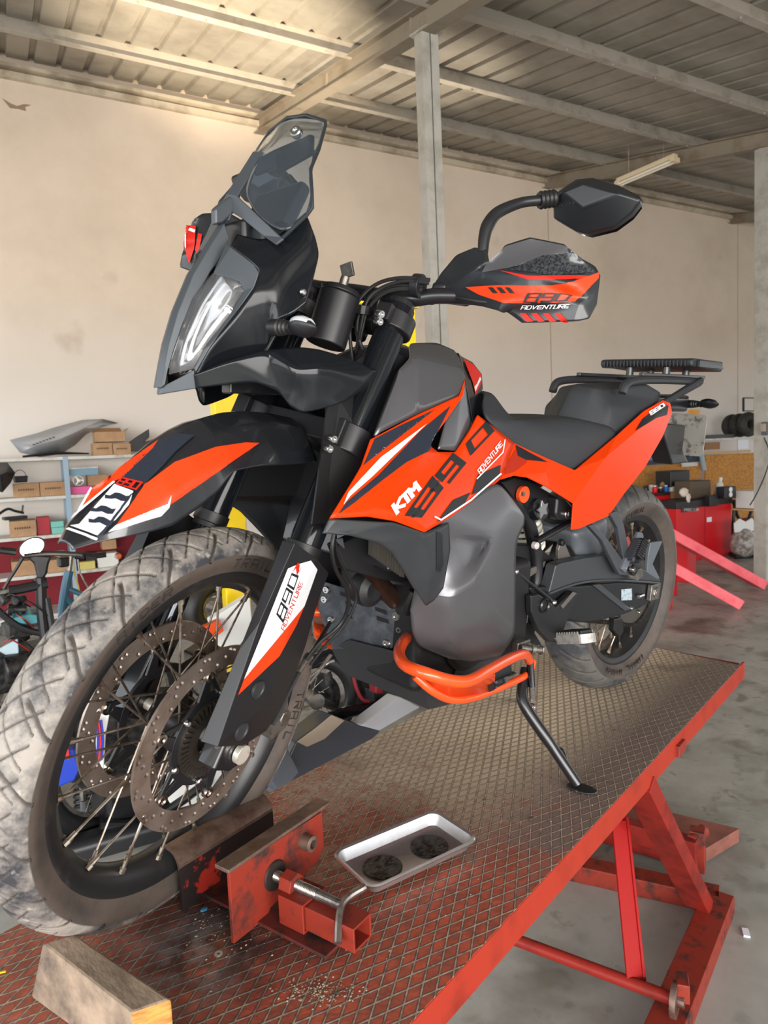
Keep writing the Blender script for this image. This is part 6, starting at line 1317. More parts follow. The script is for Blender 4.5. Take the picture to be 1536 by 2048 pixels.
# ---- second shelf
wbox('cardboard_box', 'left brown parcel on the second shelf of the rack', 'box', (27, 966, 78, 992), .42, .26, card, ZS[1], 'cardboard boxes on the shelves', print_=True)
wbox('cardboard_box', 'right brown parcel on the second shelf beside the rack upright', 'box', (81, 963, 131, 989), .42, .26, card, ZS[1], 'cardboard boxes on the shelves', print_=True)
t = thing('wire_basket', 'small dark wire basket with a hoop handle sitting on the left brown parcel', 'basket', wp(41, 963, .3)); t.location.z = ZS[1]+.138
mb = MB(); mb.box((0, 0, .03), (.10, .08, .06), taper=1.15); mb.build('bowl', m_dgrey, t, smooth=None, bevel=.008)
mb = MB(); mb.tube([(.05*math.cos(a), 0, .06+.055*math.sin(a)) for a in [PI*i/12 for i in range(13)]], .003, 6); mb.build('handle', m_black, t)
t = thing('headlight_unit', 'black headlight shell hanging over the left end of the rack shelf', 'headlight', wp(4, 950, .62)); inv = Matrix.Translation(-t.location)
mb = MB(); mb.add([inv @ wp(u, v, o) for u, v, o in ((-30, 925, .5), (15, 925, .55), (30, 945, .6), (22, 965, .62), (5, 985, .58), (-30, 975, .5), (0, 950, .74), (12, 945, .72))], [(0, 1, 7, 6), (1, 2, 7), (2, 3, 6, 7), (3, 4, 6), (4, 5, 6), (5, 0, 6)]); mb.build('shell', m_black, t, solid=.02, smooth=40)
wbox('blue_box', 'flat blue and grey box on small stack on second shelf right of upright', 'box', (138, 936, 196, 952), .42, .24, mat('blue_carton', S(120, 152, 172), .6), None, lid=m_sh)
t = thing('steering_fan', 'white round plastic fan wheel on the second shelf of the rack', 'fan', M=wmat(0, 0, 0)); c = wp(157, 961, .44); t.matrix_world = Matrix.Translation(c) @ WR.to_4x4()
mb = MB(); mb.lathe([(.045, -.01), (.05, 0), (.045, .01), (.04, 0)], (0, 0, 0), 'y', 24, closed=True); mb.build('rim', mat('white_plastic', S(225, 225, 222), .4), t)
for i in range(3): a = 2*PI*i/3; mb = MB(); mb.beam((0, 0, 0), (.045*math.cos(a), 0, .045*math.sin(a)), .012, .006, up=(0, 1, 0)); mb.build('spoke', mat('white_plastic', (0, 0, 0)), t)
mb = MB(); mb.cyl((0, -.012, 0), (0, .012, 0), .014, n=14); mb.build('hub', mat('white_plastic', (0, 0, 0)), t)
wbox('pink_box', 'pink and white carton on the second shelf under the white fan', 'box', (140, 972, 184, 986), .40, .2, mat('pink_carton', S(226, 96, 158), .6), ZS[1])
wbox('cardboard_box', 'small open cardboard box behind the fender on the second shelf', 'box', (176, 948, 215, 972), .34, .2, card, None, 'cardboard boxes on the shelves')
# ---- third shelf
wbox('cardboard_box', 'brown box with dark print on the third shelf at far left', 'box', (20, 1040, 71, 1072), .42, .26, card, ZS[2], 'cardboard boxes on the shelves', print_=True)
wbox('red_carton', 'dark red carton on the third shelf next to the brown box', 'box', (75, 1034, 99, 1062), .38, .22, mat('red_carton', S(168, 30, 44), .5), ZS[2])
wbox('teal_carton', 'upper teal and white carton on the third shelf', 'box', (102, 1042, 127, 1054), .40, .2, mat('teal_carton', S(120, 190, 178), .5), ZS[2]+.062, 'teal cartons on the third shelf')
wbox('teal_carton', 'lower teal and white carton on the third shelf under its twin', 'box', (104, 1054, 128, 1068), .42, .2, mat('teal_carton', (0, 0, 0)), ZS[2], 'teal cartons on the third shelf')
t = thing('bent_bracket', 'black bent bracket tool lying on the third shelf above the brown box', 'tool', wp(30, 1040, .25)); t.location.z = ZS[2]+.18; inv = Matrix.Translation(-t.location)
mb = MB(); mb.tube(smoothpath([inv @ wp(u, v, .3) for u, v in ((-5, 1030), (15, 1018), (30, 1022), (48, 1026))], 4), .012, 8); mb.tube([inv @ wp(44, 1026, .3), inv @ wp(46, 1010, .3)], .008, 8); mb.build('arm', m_black, t)
mb = MB(); mb.box((0, 0, -.01), (.2, .1, .03)); mb.build('pad', m_dgrey, t, smooth=None, bevel=.01)
# ---- fourth shelf
for i, (a, b, c, d, lb) in enumerate(((25, 1120, 72, 1154, 'wide brown box on the fourth shelf at the left behind the scooter stem'), (96, 1116, 150, 1143, 'brown box on the fourth shelf behind the blue frame tube'))): wbox('cardboard_box', lb, 'box', (a, b, c, d), .42, .26, card, ZS[3], 'cardboard boxes on the shelves')
wbox('white_carton', 'white carton on the fourth shelf just above the tyre edge', 'box', (196, 1105, 236, 1131), .42, .2, mat('white_carton', S(224, 222, 216), .6), ZS[3])
wbox('yellow_packet', 'flat yellow packet on the fourth shelf left of the white carton', 'packet', (158, 1122, 190, 1132), .45, .10, mat('yellow_pack', S(206, 190, 110), .6), ZS[3])
wbox('black_tool_case', 'small black tool case on the fourth shelf behind the handlebars', 'case', (172, 1105, 192, 1120), .34, .14, m_black, ZS[3]+.02)
t = thing('fog_lamp', 'small chrome and amber round lamp on the fourth shelf by the tyre edge', 'lamp', wp(236, 1112, .42)); mb = MB(); mb.lathe([(0, .03), (.025, .026), (.034, .01), (.034, -.02), (.015, -.035), (0, -.036)], (0, 0, 0), 'y', 20); mb.build('bowl', m_silver, t); mb = MB(); mb.lathe([(0, .034), (.02, .033), (.027, .026)], (0, 0, 0), 'y', 20); mb.build('lens', mat('amber', S(214, 110, 60), .3), t)
wbox('cardboard_box', 'tan carton with curled paper on third shelf right behind the fender tip', 'box', (205, 1078, 232, 1100), .3, .2, card, None, 'cardboard boxes on the shelves')
# ---- stripped scooters between the rack and the lift
m_eng = mat('greasy_metal', S(70, 68, 66), .45, .6, col2=S(24, 24, 26), scale=24, mix=(.4, .6))
def wheel_s(par, c, ax, R, r, nm='wheel', sp=18, mr=None):
    q = Vector(ax).normalized().to_track_quat('Z', 'Y').to_matrix().to_4x4(); q.translation = c
    mb = MB(); mb.lathe([(R-r+r*math.cos(a), r*math.sin(a)) for a in [2*PI*i/12 for i in range(12)]], (0, 0, 0), 'z', 40, closed=True); w = mb.build(nm, mr or m_rubber, par, M=q)
    mb = MB(); mb.lathe([(R-2*r+.004, -.012), (R-2*r+.004, .012), (R-2*r-.012, .010), (R-2*r-.012, -.010)], (0, 0, 0), 'z', 40, closed=True); mb.build('rim', m_alu, w)
    mb = MB(); mb.cyl((0, 0, -.035), (0, 0, .035), .028, n=16); mb.build('hub', m_alu, w)
    for i in range(sp): a = 2*PI*i/sp; mb = MB(); mb.cyl((.022*math.cos(a+1.0), .022*math.sin(a+1.0), (.02 if i % 2 else -.02)), ((R-2*r)*math.cos(a), (R-2*r)*math.sin(a), 0), .0013, n=5); mb.build('spoke', m_alu, w)
    return w
OB = 4.25
t = thing('scooter', 'stripped black scooter with round mirror, teal floor panel and bare handlebar behind the tyre', 'scooter', M=Matrix.Translation(Vector((wp(75, 1200, OB).x, wp(75, 1200, OB).y, 0))))
inv = t.matrix_world.inverted()
def W2(u, v, o=OB): return inv @ wp(u, v, o)
def wt(nm, px, r, m, n=10, par=None, flat=1.0, k=4):
    mb = MB(); mb.tube(smoothpath([W2(*q) for q in px], k), r, n, flat=flat); return mb.build(nm, m, par or t)
mb = MB(); c = W2(64, 1095); ax_ = (W2(88, 1080)-W2(37, 1110)); q = ax_.normalized(); nrm_ = (CAMP-wp(64, 1095, OB)).normalized(); side = nrm_.cross(q).normalized()
V = [c+q*.056*math.cos(2*PI*i/24)+side*.040*math.sin(2*PI*i/24) for i in range(24)]; mb.prism(V, -nrm_*.02); mo = mb.build('mirror_shell', m_black, t, smooth=None, bevel=.005)
mb = MB(); mb.prism([c+(v-c)*.86+nrm_*.002 for v in V], nrm_*.001); mb.build('mirror_glass', mat('mirror_glass', (.9, .9, .9), .02, 1.0), mo, smooth=None)
wt('mirror_stem', [(45, 1116), (34, 1135), (18, 1160), (8, 1178)], .007, m_black)
wt('grip', [(18, 1181), (40, 1178), (95, 1166)], .022, m_rubber); wt('handlebar', [(-10, 1188), (20, 1181), (96, 1166)], .012, m_alu); wt('handlebar', [(48, 1112), (90, 1107), (150, 1108), (165, 1110)], .011, m_black)
wt('throttle_grip', [(0, 1100), (32, 1104)], .016, m_rubber)
mb = MB(); mb.prism([W2(u, v) for u, v in ((50, 1112), (72, 1110), (104, 1112), (98, 1128), (94, 1148), (86, 1160), (74, 1158), (68, 1128))], WN*-.08); mb.build('headstock_cover', m_black, t, smooth=None, bevel=.01)
wt('steering_stem', [(80, 1155), (82, 1180), (84, 1230), (92, 1290)], .022, m_black)
wt('leg_shield_strut', [(92, 1195), (98, 1225), (104, 1262)], .016, m_dgrey)
mb = MB(); mb.prism([W2(u, v) for u, v in ((23, 1236), (60, 1228), (96, 1232), (94, 1243), (62, 1250), (28, 1247))], WN*-.20); mb.build('floor_panel', mat('teal_plastic', S(48, 128, 138), .35), t, smooth=None, bevel=.006)
mb = MB(); mb.prism([W2(u, v) for u, v in ((-5, 1300), (36, 1278), (38, 1306), (14, 1318))], WN*-.02); mb.build('side_panel', mat('pale_blue_plastic', S(170, 192, 202), .35), t, smooth=None, bevel=.004)
wt('frame_tube', [(-10, 1215), (25, 1245), (60, 1262), (110, 1270)], .014, m_black); wt('frame_tube', [(-10, 1310), (30, 1330), (60, 1345)], .02, m_dgrey)
rs = random.Random(11)
for i in range(10):
    u, v = rs.uniform(-5, 60), rs.uniform(1195, 1300); c = W2(u, v, OB-rs.uniform(.05, .3)); mb = MB()
    if i % 3: mb.cyl(c, c+Vector((rs.uniform(-.08, .08), rs.uniform(-.03, .03), rs.uniform(-.05, .05))), rs.uniform(.014, .03), n=14)
    else: mb.box(c, (.09, .06, .06), M=Matrix.Rotation(rs.uniform(0, 2), 3, 'Z'))
    mb.build('engine_piece', m_eng, t, bevel=.003)
for i in range(7):
    u, v = rs.uniform(0, 60), rs.uniform(1180, 1290); wt('cable', [(u, v, OB+.02), (u+rs.uniform(10, 40), v+rs.uniform(-20, 20), OB+.05), (u+rs.uniform(30, 60), v+rs.uniform(0, 40), OB)], .003, [m_rubber, m_rubber, mat('red_wire', S(150, 40, 40), .5)][i % 3], 6)
for (u, v) in ((40, 1400), (-40, 1340)):
    c = W2(u, v, OB-.1); wheel_s(t, Vector((c.x, c.y, .24)), (WD*.9+WN*.3), .24, .045)
mb = MB(); c = W2(45, 1330, OB-.1); mb.box((c.x, c.y, c.z), (.26, .20, .16)); mb.cyl(c+Vector((-.1, .1, .02)), c+Vector((.1, .1, .02)), .06, n=20); mb.build('engine_block', m_eng, t, bevel=.01)
wt('fork_leg', [(168, 1600, 4.35), (172, 1668, 4.35), (176, 1730, 4.35)], .018, mat('fork_alloy', S(160, 164, 170), .25, .8)); wt('fork_slider', [(150, 1440, 4.3), (160, 1530, 4.33), (166, 1600, 4.35)], .012, m_alu)
cc = W2(165, 1590, 4.3); mb = MB(); pth = [cc+Vector((.035*math.cos(2*PI*i/14), .035*math.sin(2*PI*i/14), -.07+.14*i/84)) for i in range(85)]; mb.tube(pth, .005, 6); mb.build('spring', m_dgrey, t)
t = thing('bicycle_frame', 'old blue tubed small bike with bare handlebar standing before the shelves', 'bicycle', M=Matrix.Translation(Vector((wp(135, 1180, 3.7).x, wp(135, 1180, 3.7).y, 0)))); inv = t.matrix_world.inverted(); OC = 3.7
W2 = lambda u, v, o=3.7: inv @ wp(u, v, o)
m_bl = mat('blue_enamel', S(52, 96, 118), .35)
wt('head_tube', [(138, 1142), (131, 1175), (124, 1222)], .022, m_bl); wt('stem', [(142, 1112), (138, 1145)], .012, m_alu); wt('handlebar', [(100, 1108), (125, 1104), (142, 1110), (160, 1113)], .011, m_alu); wt('grip', [(150, 1112), (168, 1114)], .016, m_rubber); wt('grip', [(190, 1112), (212, 1109)], .015, m_rubber)
wt('handlebar', [(142, 1112), (165, 1108), (195, 1112)], .010, m_black); wt('brake_lever', [(105, 1110), (128, 1116), (140, 1118)], .005, m_alu)
mb = MB(); c = W2(126, 1124); mb.box(c, (.05, .05, .05)); mb.build('lamp', m_black, t, bevel=.01)
wt('fork', [(124, 1222), (116, 1290), (108, 1360)], .016, m_bl); wt('down_tube', [(128, 1190), (160, 1230), (200, 1290)], .018, m_bl); wt('top_tube', [(130, 1175), (170, 1190), (220, 1200)], .014, m_bl); wt('cable', [(146, 1118), (150, 1150), (158, 1180), (150, 1205)], .004, mat('yellow_cable', S(190, 170, 80), .5)); wt('cable', [(156, 1118), (160, 1145), (176, 1175)], .005, m_alu)
for u, zz in ((95, .28), (240, .28)): c = W2(u, 1350); wheel_s(t, Vector((c.x, c.y, .28)), WN, .28, .02)
# ---- enduro bike behind the front wheel with blue plastics
t = thing('dirt_bike', 'blue and white dirt bike parts seen through the front wheel spokes', 'motorcycle', M=Matrix.Translation(Vector((wp(200, 1500, 4.9).x, wp(200, 1500, 4.9).y, 0)))); inv = t.matrix_world.inverted(); W2 = lambda u, v, o=4.9: inv @ wp(u, v, o)
mb = MB(); mb.prism([W2(u, v) for u, v in ((105, 1580), (112, 1530), (128, 1495), (150, 1500), (160, 1540), (150, 1562))], WN*-.08); mb.build('side_plastic', mat('blue_plastic', S(30, 62, 180), .35), t, smooth=None, bevel=.008)
mb = MB(); mb.prism([W2(u, v, 4.92) for u, v in ((124, 1516), (131, 1490), (138, 1500), (140, 1520))], WN*-.05); mb.build('side_plastic', mat('red_plastic', S(206, 40, 44), .4), t, smooth=None, bevel=.003)
mb = MB(); mb.prism([W2(u, v, 4.9) for u, v in ((186, 1410), (212, 1395), (225, 1400), (212, 1470), (208, 1540), (190, 1530), (184, 1470))], WN*-.05); mb.build('fork_guard', mat('white_plastic', (0, 0, 0)), t, smooth=None, bevel=.005)
for i in range(3): wt('stripe', [(192+i*5, 1440, 4.93), (196+i*5, 1480, 4.93), (193+i*5, 1520, 4.93)], .004, [mat('blue_plastic', (0, 0, 0)), mat('red_plastic', (0, 0, 0)), mat('blue_plastic', (0, 0, 0))][i], 6)
mb = MB(); mb.prism([W2(u, v, 4.7) for u, v in ((330, 1590), (345, 1540), (470, 1470), (500, 1490), (470, 1560), (360, 1640))], WN*-.06); mb.build('number_panel', mat('white_plastic', (0, 0, 0)), t, smooth=None, bevel=.006)
mb = MB(); mb.prism([W2(u, v, 4.6) for u, v in ((420, 1240), (500, 1190), (510, 1300), (440, 1330))], WN*-.06); mb.build('tank_panel', mat('white_plastic', (0, 0, 0)), t, smooth=None, bevel=.006)
mb = MB(); mb.prism([W2(u, v, 4.65) for u, v in ((405, 1255), (440, 1240), (448, 1262), (420, 1282))], WN*-.04); mb.build('orange_cover', m_bar, t, smooth=None, bevel=.004)
c = W2(430, 1215, 4.3); wheel_s(t, c, WN+WD*.3, .17, .05, sp=0)
c = W2(215, 1600, 4.55); wheel_s(t, Vector((c.x, c.y, .30)), WN*.8+WD*.5, .30, .04); mb = MB(); c = W2(240, 1480, 4.6); mb.box(c, (.35, .2, .3)); mb.build('engine_block', m_eng, t, smooth=None, bevel=.03)
mb = MB(); c = W2(290, 1560, 4.55); mb.box(c, (.4, .2, .35)); mb.build('engine_block', m_frame, t, smooth=None, bevel=.03)
mb = MB(); c = W2(250, 1700, 4.7); mb.box(c, (.7, .12, .22), M=WR); mb.build('dark_filler_box', m_black, t, smooth=None, bevel=.04)  # dark box added to blacken the lit floor seen through the wheel
wt('frame_tube', [(150, 1420), (240, 1390), (360, 1380), (470, 1350)], .02, m_frame); wt('frame_tube', [(200, 1650, 4.7), (300, 1640, 4.7), (420, 1560, 4.7)], .02, m_frame)
# ---- naked scooter with grey and silver panels on the far side of the lift
YB = -.62
t = thing('parked_scooter', 'parked scooter with dark grey and silver panels on the far side of the lift', 'scooter', M=Matrix.Translation(Vector((-1.35, YB, 0)))); inv = t.matrix_world.inverted()
def Y2(u, v, y=YB): return inv @ at(u, v, y, 1, 'W')
def yt(nm, px, r, m, n=10): mb = MB(); mb.tube(smoothpath([Y2(*q) for q in px], 4), r, n); return mb.build(nm, m, t)
def yp(nm, px, y, w, m, bev=.006): mb = MB(); mb.prism([Y2(u, v, y) for u, v in px], (0, -w, 0)); return mb.build(nm, m, t, smooth=None, bevel=bev)
m_sil = mat('silver_paint', (0, 0, 0)); m_dk = mat('slate_plastic', S(62, 66, 74), .3, coat=.3)
yp('silver_trim', [(722, 1452), (798, 1393), (842, 1415), (760, 1462)], YB+.10, .06, mat('satin_silver', S(206, 210, 218), .35, .3))
yp('side_panel', [(592, 1484), (630, 1456), (664, 1430), (724, 1452), (762, 1463), (690, 1530), (560, 1600), (575, 1520)], YB+.08, .08, m_dk)
yp('beige_panel', [(594, 1484), (632, 1456), (664, 1430), (690, 1441), (650, 1478), (615, 1494)], YB+.087, .004, mat('beige_film', S(160, 146, 130), .5), bev=.002)
yp('floor_board', [(545, 1500), (575, 1495), (600, 1545), (560, 1590), (540, 1560)], YB+.12, .05, mat('fin_grey', (0, 0, 0)))
yp('vented_cover', [(580, 1445), (606, 1452), (618, 1468), (592, 1480), (584, 1470)], YB, .05, mat('teal_grey', S(88, 112, 116), .4))
c = Y2(628, 1398, YB-.15); w_ = wheel_s(t, c, (.3, 1, 0), .17, .03, sp=14)
yt('red_hose', [(706, 1350, YB), (712, 1375, YB), (724, 1398, YB), (738, 1404, YB)], .006, mat('red_hose', S(120, 24, 34), .5)); yp('red_part', [(752, 1368), (768, 1374), (766, 1390), (752, 1388)], YB, .04, mat('red_hose', (0, 0, 0)))
yt('exhaust_pipe', [(640, 1445, YB), (690, 1425, YB), (730, 1418, YB), (790, 1402, YB)], .020, mat('dark_chrome', (0, 0, 0))); yt('link_rod', [(662, 1310, YB), (640, 1340, YB), (618, 1368, YB)], .006, m_alu); yt('link_rod', [(668, 1322, YB+.02), (650, 1330, YB), (600, 1372, YB), (585, 1400, YB)], .005, m_alu)
yp('engine_block', [(650, 1310), (720, 1290), (810, 1330), (820, 1390), (760, 1410), (700, 1425), (665, 1425), (655, 1370)], YB-.12, .22, m_eng, .02); yp('battery_box', [(745, 1380), (772, 1378), (774, 1398), (750, 1402)], YB-.02, .05, m_dgrey)
yt('frame_tube', [(600, 1330, YB-.1), (680, 1300, YB-.1), (760, 1290, YB-.1), (850, 1330, YB-.1)], .018, m_frame)
c = Y2(560, 1560, YB); mb = MB(); mb.box((c.x, c.y-.05, .20), (.5, .16, .34)); mb.build('rear_fairing', m_dk, t, smooth=None, bevel=.04)
for x_ in (-.35, .55): wheel_s(t, Vector((x_, -.06, .22)), (0, 1, 0), .22, .045)
# ---- yellow frame hoist behind the bike
t = thing('yellow_hoist', 'yellow steel hoist frame standing behind the motorcycle front end', 'hoist', M=wmat(so(wp(467, 1100, 4.4))[0], 4.4, 0)); m_y = mat('yellow_paint', S(244, 208, 24), .4); inv = t.matrix_world.inverted()
zt3 = (inv @ wp(640, 592, 4.4)).z; xr = (inv @ wp(814, 650, 4.4)).x
for x_ in (0, xr): mb = MB(); h_ = zt3 if x_ == 0 else .42; mb.box((x_, 0, zt3-h_/2), (.115 if x_ == 0 else .06, .08, h_)); mb.build('post', m_y, t, smooth=None, bevel=.006)
mb = MB(); mb.box((xr/2, 0, zt3), (abs(xr)+.12, .07, .06)); mb.build('crossbeam', m_y, t, smooth=None, bevel=.006)
for x_ in (0,): mb = MB(); mb.box((x_, 0, .02), (.2, .2, .03)); mb.build('foot', m_y, t, smooth=None, bevel=.006)
# ================================================================ workshop corner at right
OB2 = 1.0
m_osb = mat('chipboard', S(206, 146, 62), .7, col2=S(164, 106, 44), scale=26, mix=(.4, .62), stretch=(1, 1, 2.5))
wpanel = wbox
wpanel('chipboard_wall', 'orange brown chipboard partition panel behind the red cabinet', 'panel', (1412, 905, 1512, 1070), .75, .03, m_osb, .0)
wpanel('chipboard_wall', 'long chipboard strip behind the bench below the tool board', 'panel', (1240, 925, 1402, 1040), .80, .03, m_osb, .0)
tb = wpanel('tool_board', 'dark tool board with hanging blue and black tools behind the tail', 'tool board', (1285, 882, 1402, 931), .86, .02, mat('board_dark', S(52, 60, 72), .6))
inv = tb.matrix_world.inverted()
rs = random.Random(5)
for i in range(12):
    u = 1300+i*8.2; p = inv @ wp(u, 890+rs.uniform(-2, 10), .885); mb = MB(); q = p+Vector((rs.uniform(-.03, .03), 0, -rs.uniform(.08, .2))); mb.tube([p, q], rs.uniform(.008, .018), 8, flat=.5); mb.build('hand_tool', [mat('tool_blue', S(30, 110, 190), .4), m_black, m_black, m_alu][i % 4], tb)
wpanel('metal_rail', 'light metal rail of sockets mounted below the dark tool board', 'rail', (1366, 924, 1396, 934), .88, .03, m_sh)
t = thing('blue_pipe', 'pale blue slanted pipe beside the tool board', 'pipe', wp(1402, 890, .9)); io = t.location.copy(); mb = MB(); mb.tube([wp(1390, 838, .9)-io, wp(1398, 880, .9)-io, wp(1408, 940, .9)-io], .035, 10); mb.build('tube', mat('pale_blue_pipe', S(146, 166, 178), .4), t)
wpanel('wall_cupboard', 'white wooden shelf board above the chipboard carrying tyres', 'shelf', (1405, 874, 1503, 882), .85, .5, m_sh); ZT = span(1405, 874, 1503, 882, .85)[3]+.002
wpanel('shelf_edge', 'pale timber rail along the top of the chipboard panel', 'rail', (1408, 900, 1502, 909), .80, .05, mat('pale_wood', S(206, 168, 116), .7))
t = thing('black_tyre', 'front black tyre standing on the shelf by the column', 'tyre', wp(1485, 850, .72), 'tyres on the high shelf')
def tyre_s(c, R, r, nm, lab, out, rz):
    t = thing('car_tyre', lab, 'tyre', M=wmat(so(c)[0], out, ZT+R+.002, rz), group='tyres on the high shelf'); mb = MB(); mb.lathe([(R-r*1.0+r*math.cos(a), r*1.1*math.sin(a)) for a in [2*PI*i/14 for i in range(14)]], (0, 0, 0), 'y', 44, closed=True); mb.build('tread', mat('tyre_old', S(48, 46, 44), .7, col2=S(70, 66, 60), scale=9), t); return t
bpy.data.objects.remove(t)
RT_ = (wp(1480, 826, .72).z-ZT)/2
tyre_s(wp(1468, 850, .45), RT_, .07, '', 'leftmost worn black tyre standing on the high shelf', .42, .2); tyre_s(wp(1480, 850, .62), RT_, .07, '', 'middle worn black tyre standing on the high shelf', .62, .2); tyre_s(wp(1494, 850, .8), RT_*1.02, .07, '', 'rightmost worn black tyre beside the column on high shelf', .82, .2)
wpanel('paper_notice', 'white paper notice fixed under the tyre shelf', 'paper', (1476, 879, 1497, 899), .87, .004, mat('paper', S(228, 232, 240), .7))
wpanel('cardboard_box', 'brown box lying under the tyre shelf on the chipboard top', 'box', (1411, 884, 1440, 900), .70, .25, card2, None, 'cardboard boxes on the shelves')
wpanel('black_tray', 'long black plastic tray on the shelf left of the tyres', 'tray', (1408, 868, 1470, 877), .75, .3, m_black, ZT)
wpanel('orange_lamp', 'small orange box fixed high beside the number plate', 'box', (1388, 819, 1400, 838), .7, .1, mat('amber_box', S(232, 160, 60), .5))
wpanel('picture_frame', 'empty black frame hanging on the wall near the column', 'frame', (1485, 795, 1506, 822), .06, .03, m_black) if False else None
t = thing('picture_frame', 'thin black frame standing above the tyres near the column', 'frame', M=Matrix.Translation(wp(1495, 808, .6)) @ WR.to_4x4()); inv = t.matrix_world.inverted(); c4 = [inv @ wp(u, v, .6) for u, v in ((1487, 796), (1510, 796), (1510, 822), (1487, 822))]
for a, b in zip(c4, c4[1:]+c4[:1]): mb = MB(); mb.beam(a, b, .02, .03, up=(0, 1, 0)); mb.build('rail', m_black, t, smooth=None)
# bench and red cabinets
m_rc = mat('cabinet_red', S(206, 18, 28), .35); m_rc2 = mat('bench_red', S(150, 26, 34), .45)
bch = wbox('work_bench', 'dark red workbench with clutter behind the rear tyre', 'bench', (1285, 984, 1341, 1110), 1.4, .5, mat('bench_dark', S(70, 30, 30), .5), 0)
hB = span(1285, 984, 1341, 1110, 1.4)[3]; inv = bch.matrix_world.inverted()
for u0, u1 in ((1306, 1338),): s0_, s1_, z0_, z1_ = span(u0, 990, u1, 1012, 1.41); mb = MB(); a = inv @ wloc(s0_, 1.41, z0_); b = inv @ wloc(s1_, 1.41, z1_); mb.box((a+b)/2, (abs(b.x-a.x), .03, abs(b.z-a.z))); mb.build('drawer', m_rc, bch, smooth=None, bevel=.004)
cab = wbox('red_tool_cabinet', 'bright red tool cabinet with black top and small dark name badge', 'cabinet', (1354, 1003, 1463, 1118), 1.83, .42, m_rc, 0, bev=.006)
s0_, s1_, z0_, zc1 = span(1354, 1003, 1463, 1118, 1.83); wC = abs(s1_-s0_); inv = cab.matrix_world.inverted()
mb = MB(); mb.box((0, 0, zc1+.02), (wC+.02, .44, .09)); mb.build('black_top', m_black, cab, smooth=None, bevel=.01)
a = inv @ wp(1378, 1019, 1.835); mb = MB(); mb.box(a+Vector((0, .003, 0)), (.27, .006, .055)); bdg = mb.build('badge', mat('badge_grey', S(58, 50, 52), .5), cab, smooth=None)
text_on('lettering', 'PRECIUM', mat('badge_text', S(196, 180, 176), .5), [(1368, 1022.5), (1397, 1022), (1397, 1016.5), (1368, 1017)], bdg, th=1.2, lift=.002)
a = inv @ wp(1363, 1010, 1.835); mb = MB(); mb.box(a+Vector((0, .003, 0)), (.085, .004, .04)); mb.build('sticker', mat('paper', (0, 0, 0)), cab, smooth=None)
a = inv @ wp(1418, 1039, 1.835); mb = MB(); mb.box(a+Vector((0, .003, 0)), (.09, .004, .06)); mb.build('sticker', mat('paper', (0, 0, 0)), cab, smooth=None)
a = inv @ wp(1419, 1001, 1.84); mb = MB(); mb.box(a+Vector((0, .03, 0)), (.17, .08, .14)); mb.build('control_box', m_black, cab, smooth=None, bevel=.01)
a = inv @ wp(1410, 1100, 1.835); mb = MB(); mb.box((wC*.0, .212, .4), (.01, .004, .75)); mb.build('door_gap', m_rc2, cab, smooth=None)
ztc = zc1+.066
for nm, lab, cat, rect, m, zb in (('rag', 'crumpled white rag hanging over the front of the red cabinet', 'rag', (1354, 974, 1382, 1002), mat('rag', S(222, 208, 196), .9, bump=.6, bscale=30), None), ('plastic_tray', 'brown shallow tray on top of the red cabinet', 'tray', (1382, 960, 1422, 990), mat('tray_olive', S(92, 78, 62), .6), ztc), ('tool_case', 'dark tool case standing behind the rag on the bench', 'case', (1342, 940, 1380, 975), m_black, None),
    ('white_bottle', 'tall white plastic bottle leaning on the cabinet top', 'bottle', (1421, 920, 1438, 958), mat('white_plastic', (0, 0, 0)), ztc), ('blue_can', 'small blue can at the right end of the cabinet top', 'can', (1437, 962, 1448, 974), mat('tool_blue', (0, 0, 0)), ztc), ('gauge_box', 'black gauge box with white dials at the cabinet right edge', 'gauge', (1450, 972, 1473, 998), m_black, None)):
    if nm == 'rag':
        t = thing(nm, lab, cat, M=Matrix.Translation(wp(1368, 988, 1.9))); mb = MB(); mb.ico((0, 0, .02), .08, 3, (1.1, .5, .7)); mb.ico((-.03, .04, -.05), .05, 3, (.9, .35, 1.2)); o = mb.build('cloth', m, t)
        rr_ = random.Random(2)
        for v_ in o.data.vertices: v_.co += Vector((rr_.uniform(-.006, .006), rr_.uniform(-.006, .006), rr_.uniform(-.006, .006)))
    elif nm == 'white_bottle':
        t = thing(nm, lab, cat, M=Matrix.Translation(wp(1434, 957, 1.55)) @ WR.to_4x4() @ Matrix.Rotation(.35, 4, 'Y')); t.location.z = ztc+.004; mb = MB(); mb.lathe([(0, 0), (.045, 0), (.05, .02), (.05, .15), (.02, .19), (.02, .22), (0, .22)], (0, 0, 0), 'z', 18); mb.build('body', m, t); mb = MB(); mb.cyl((0, 0, .215), (0, 0, .24), .022, n=14); mb.build('cap', m_white, t)
    elif nm == 'blue_can':
        t = thing(nm, lab, cat, M=wmat(so(wp(1443, 968, 1.7))[0], 1.7, ztc+.002)); mb = MB(); mb.cyl((0, 0, 0), (0, 0, .1), .035, n=18); mb.build('body', m, t, bevel=.004); mb = MB(); mb.cyl((0, 0, .1), (0, 0, .115), .012, n=12); mb.build('cap', m_white, t)
    else:
        t = wbox(nm, lab, cat, rect, 1.7 if nm == 'plastic_tray' else (1.38 if nm == 'tool_case' else 1.98), .13 if nm == 'gauge_box' else .25, m, zb, bev=.012)
        if nm == 'gauge_box':
            inv = t.matrix_world.inverted()
            for v in (979, 989): a = inv @ wp(1461, v, 1.982); mb = MB(); mb.cyl(a, a+Vector((0, .006, 0)), .032, n=18); mb.build('dial', m_white, t)
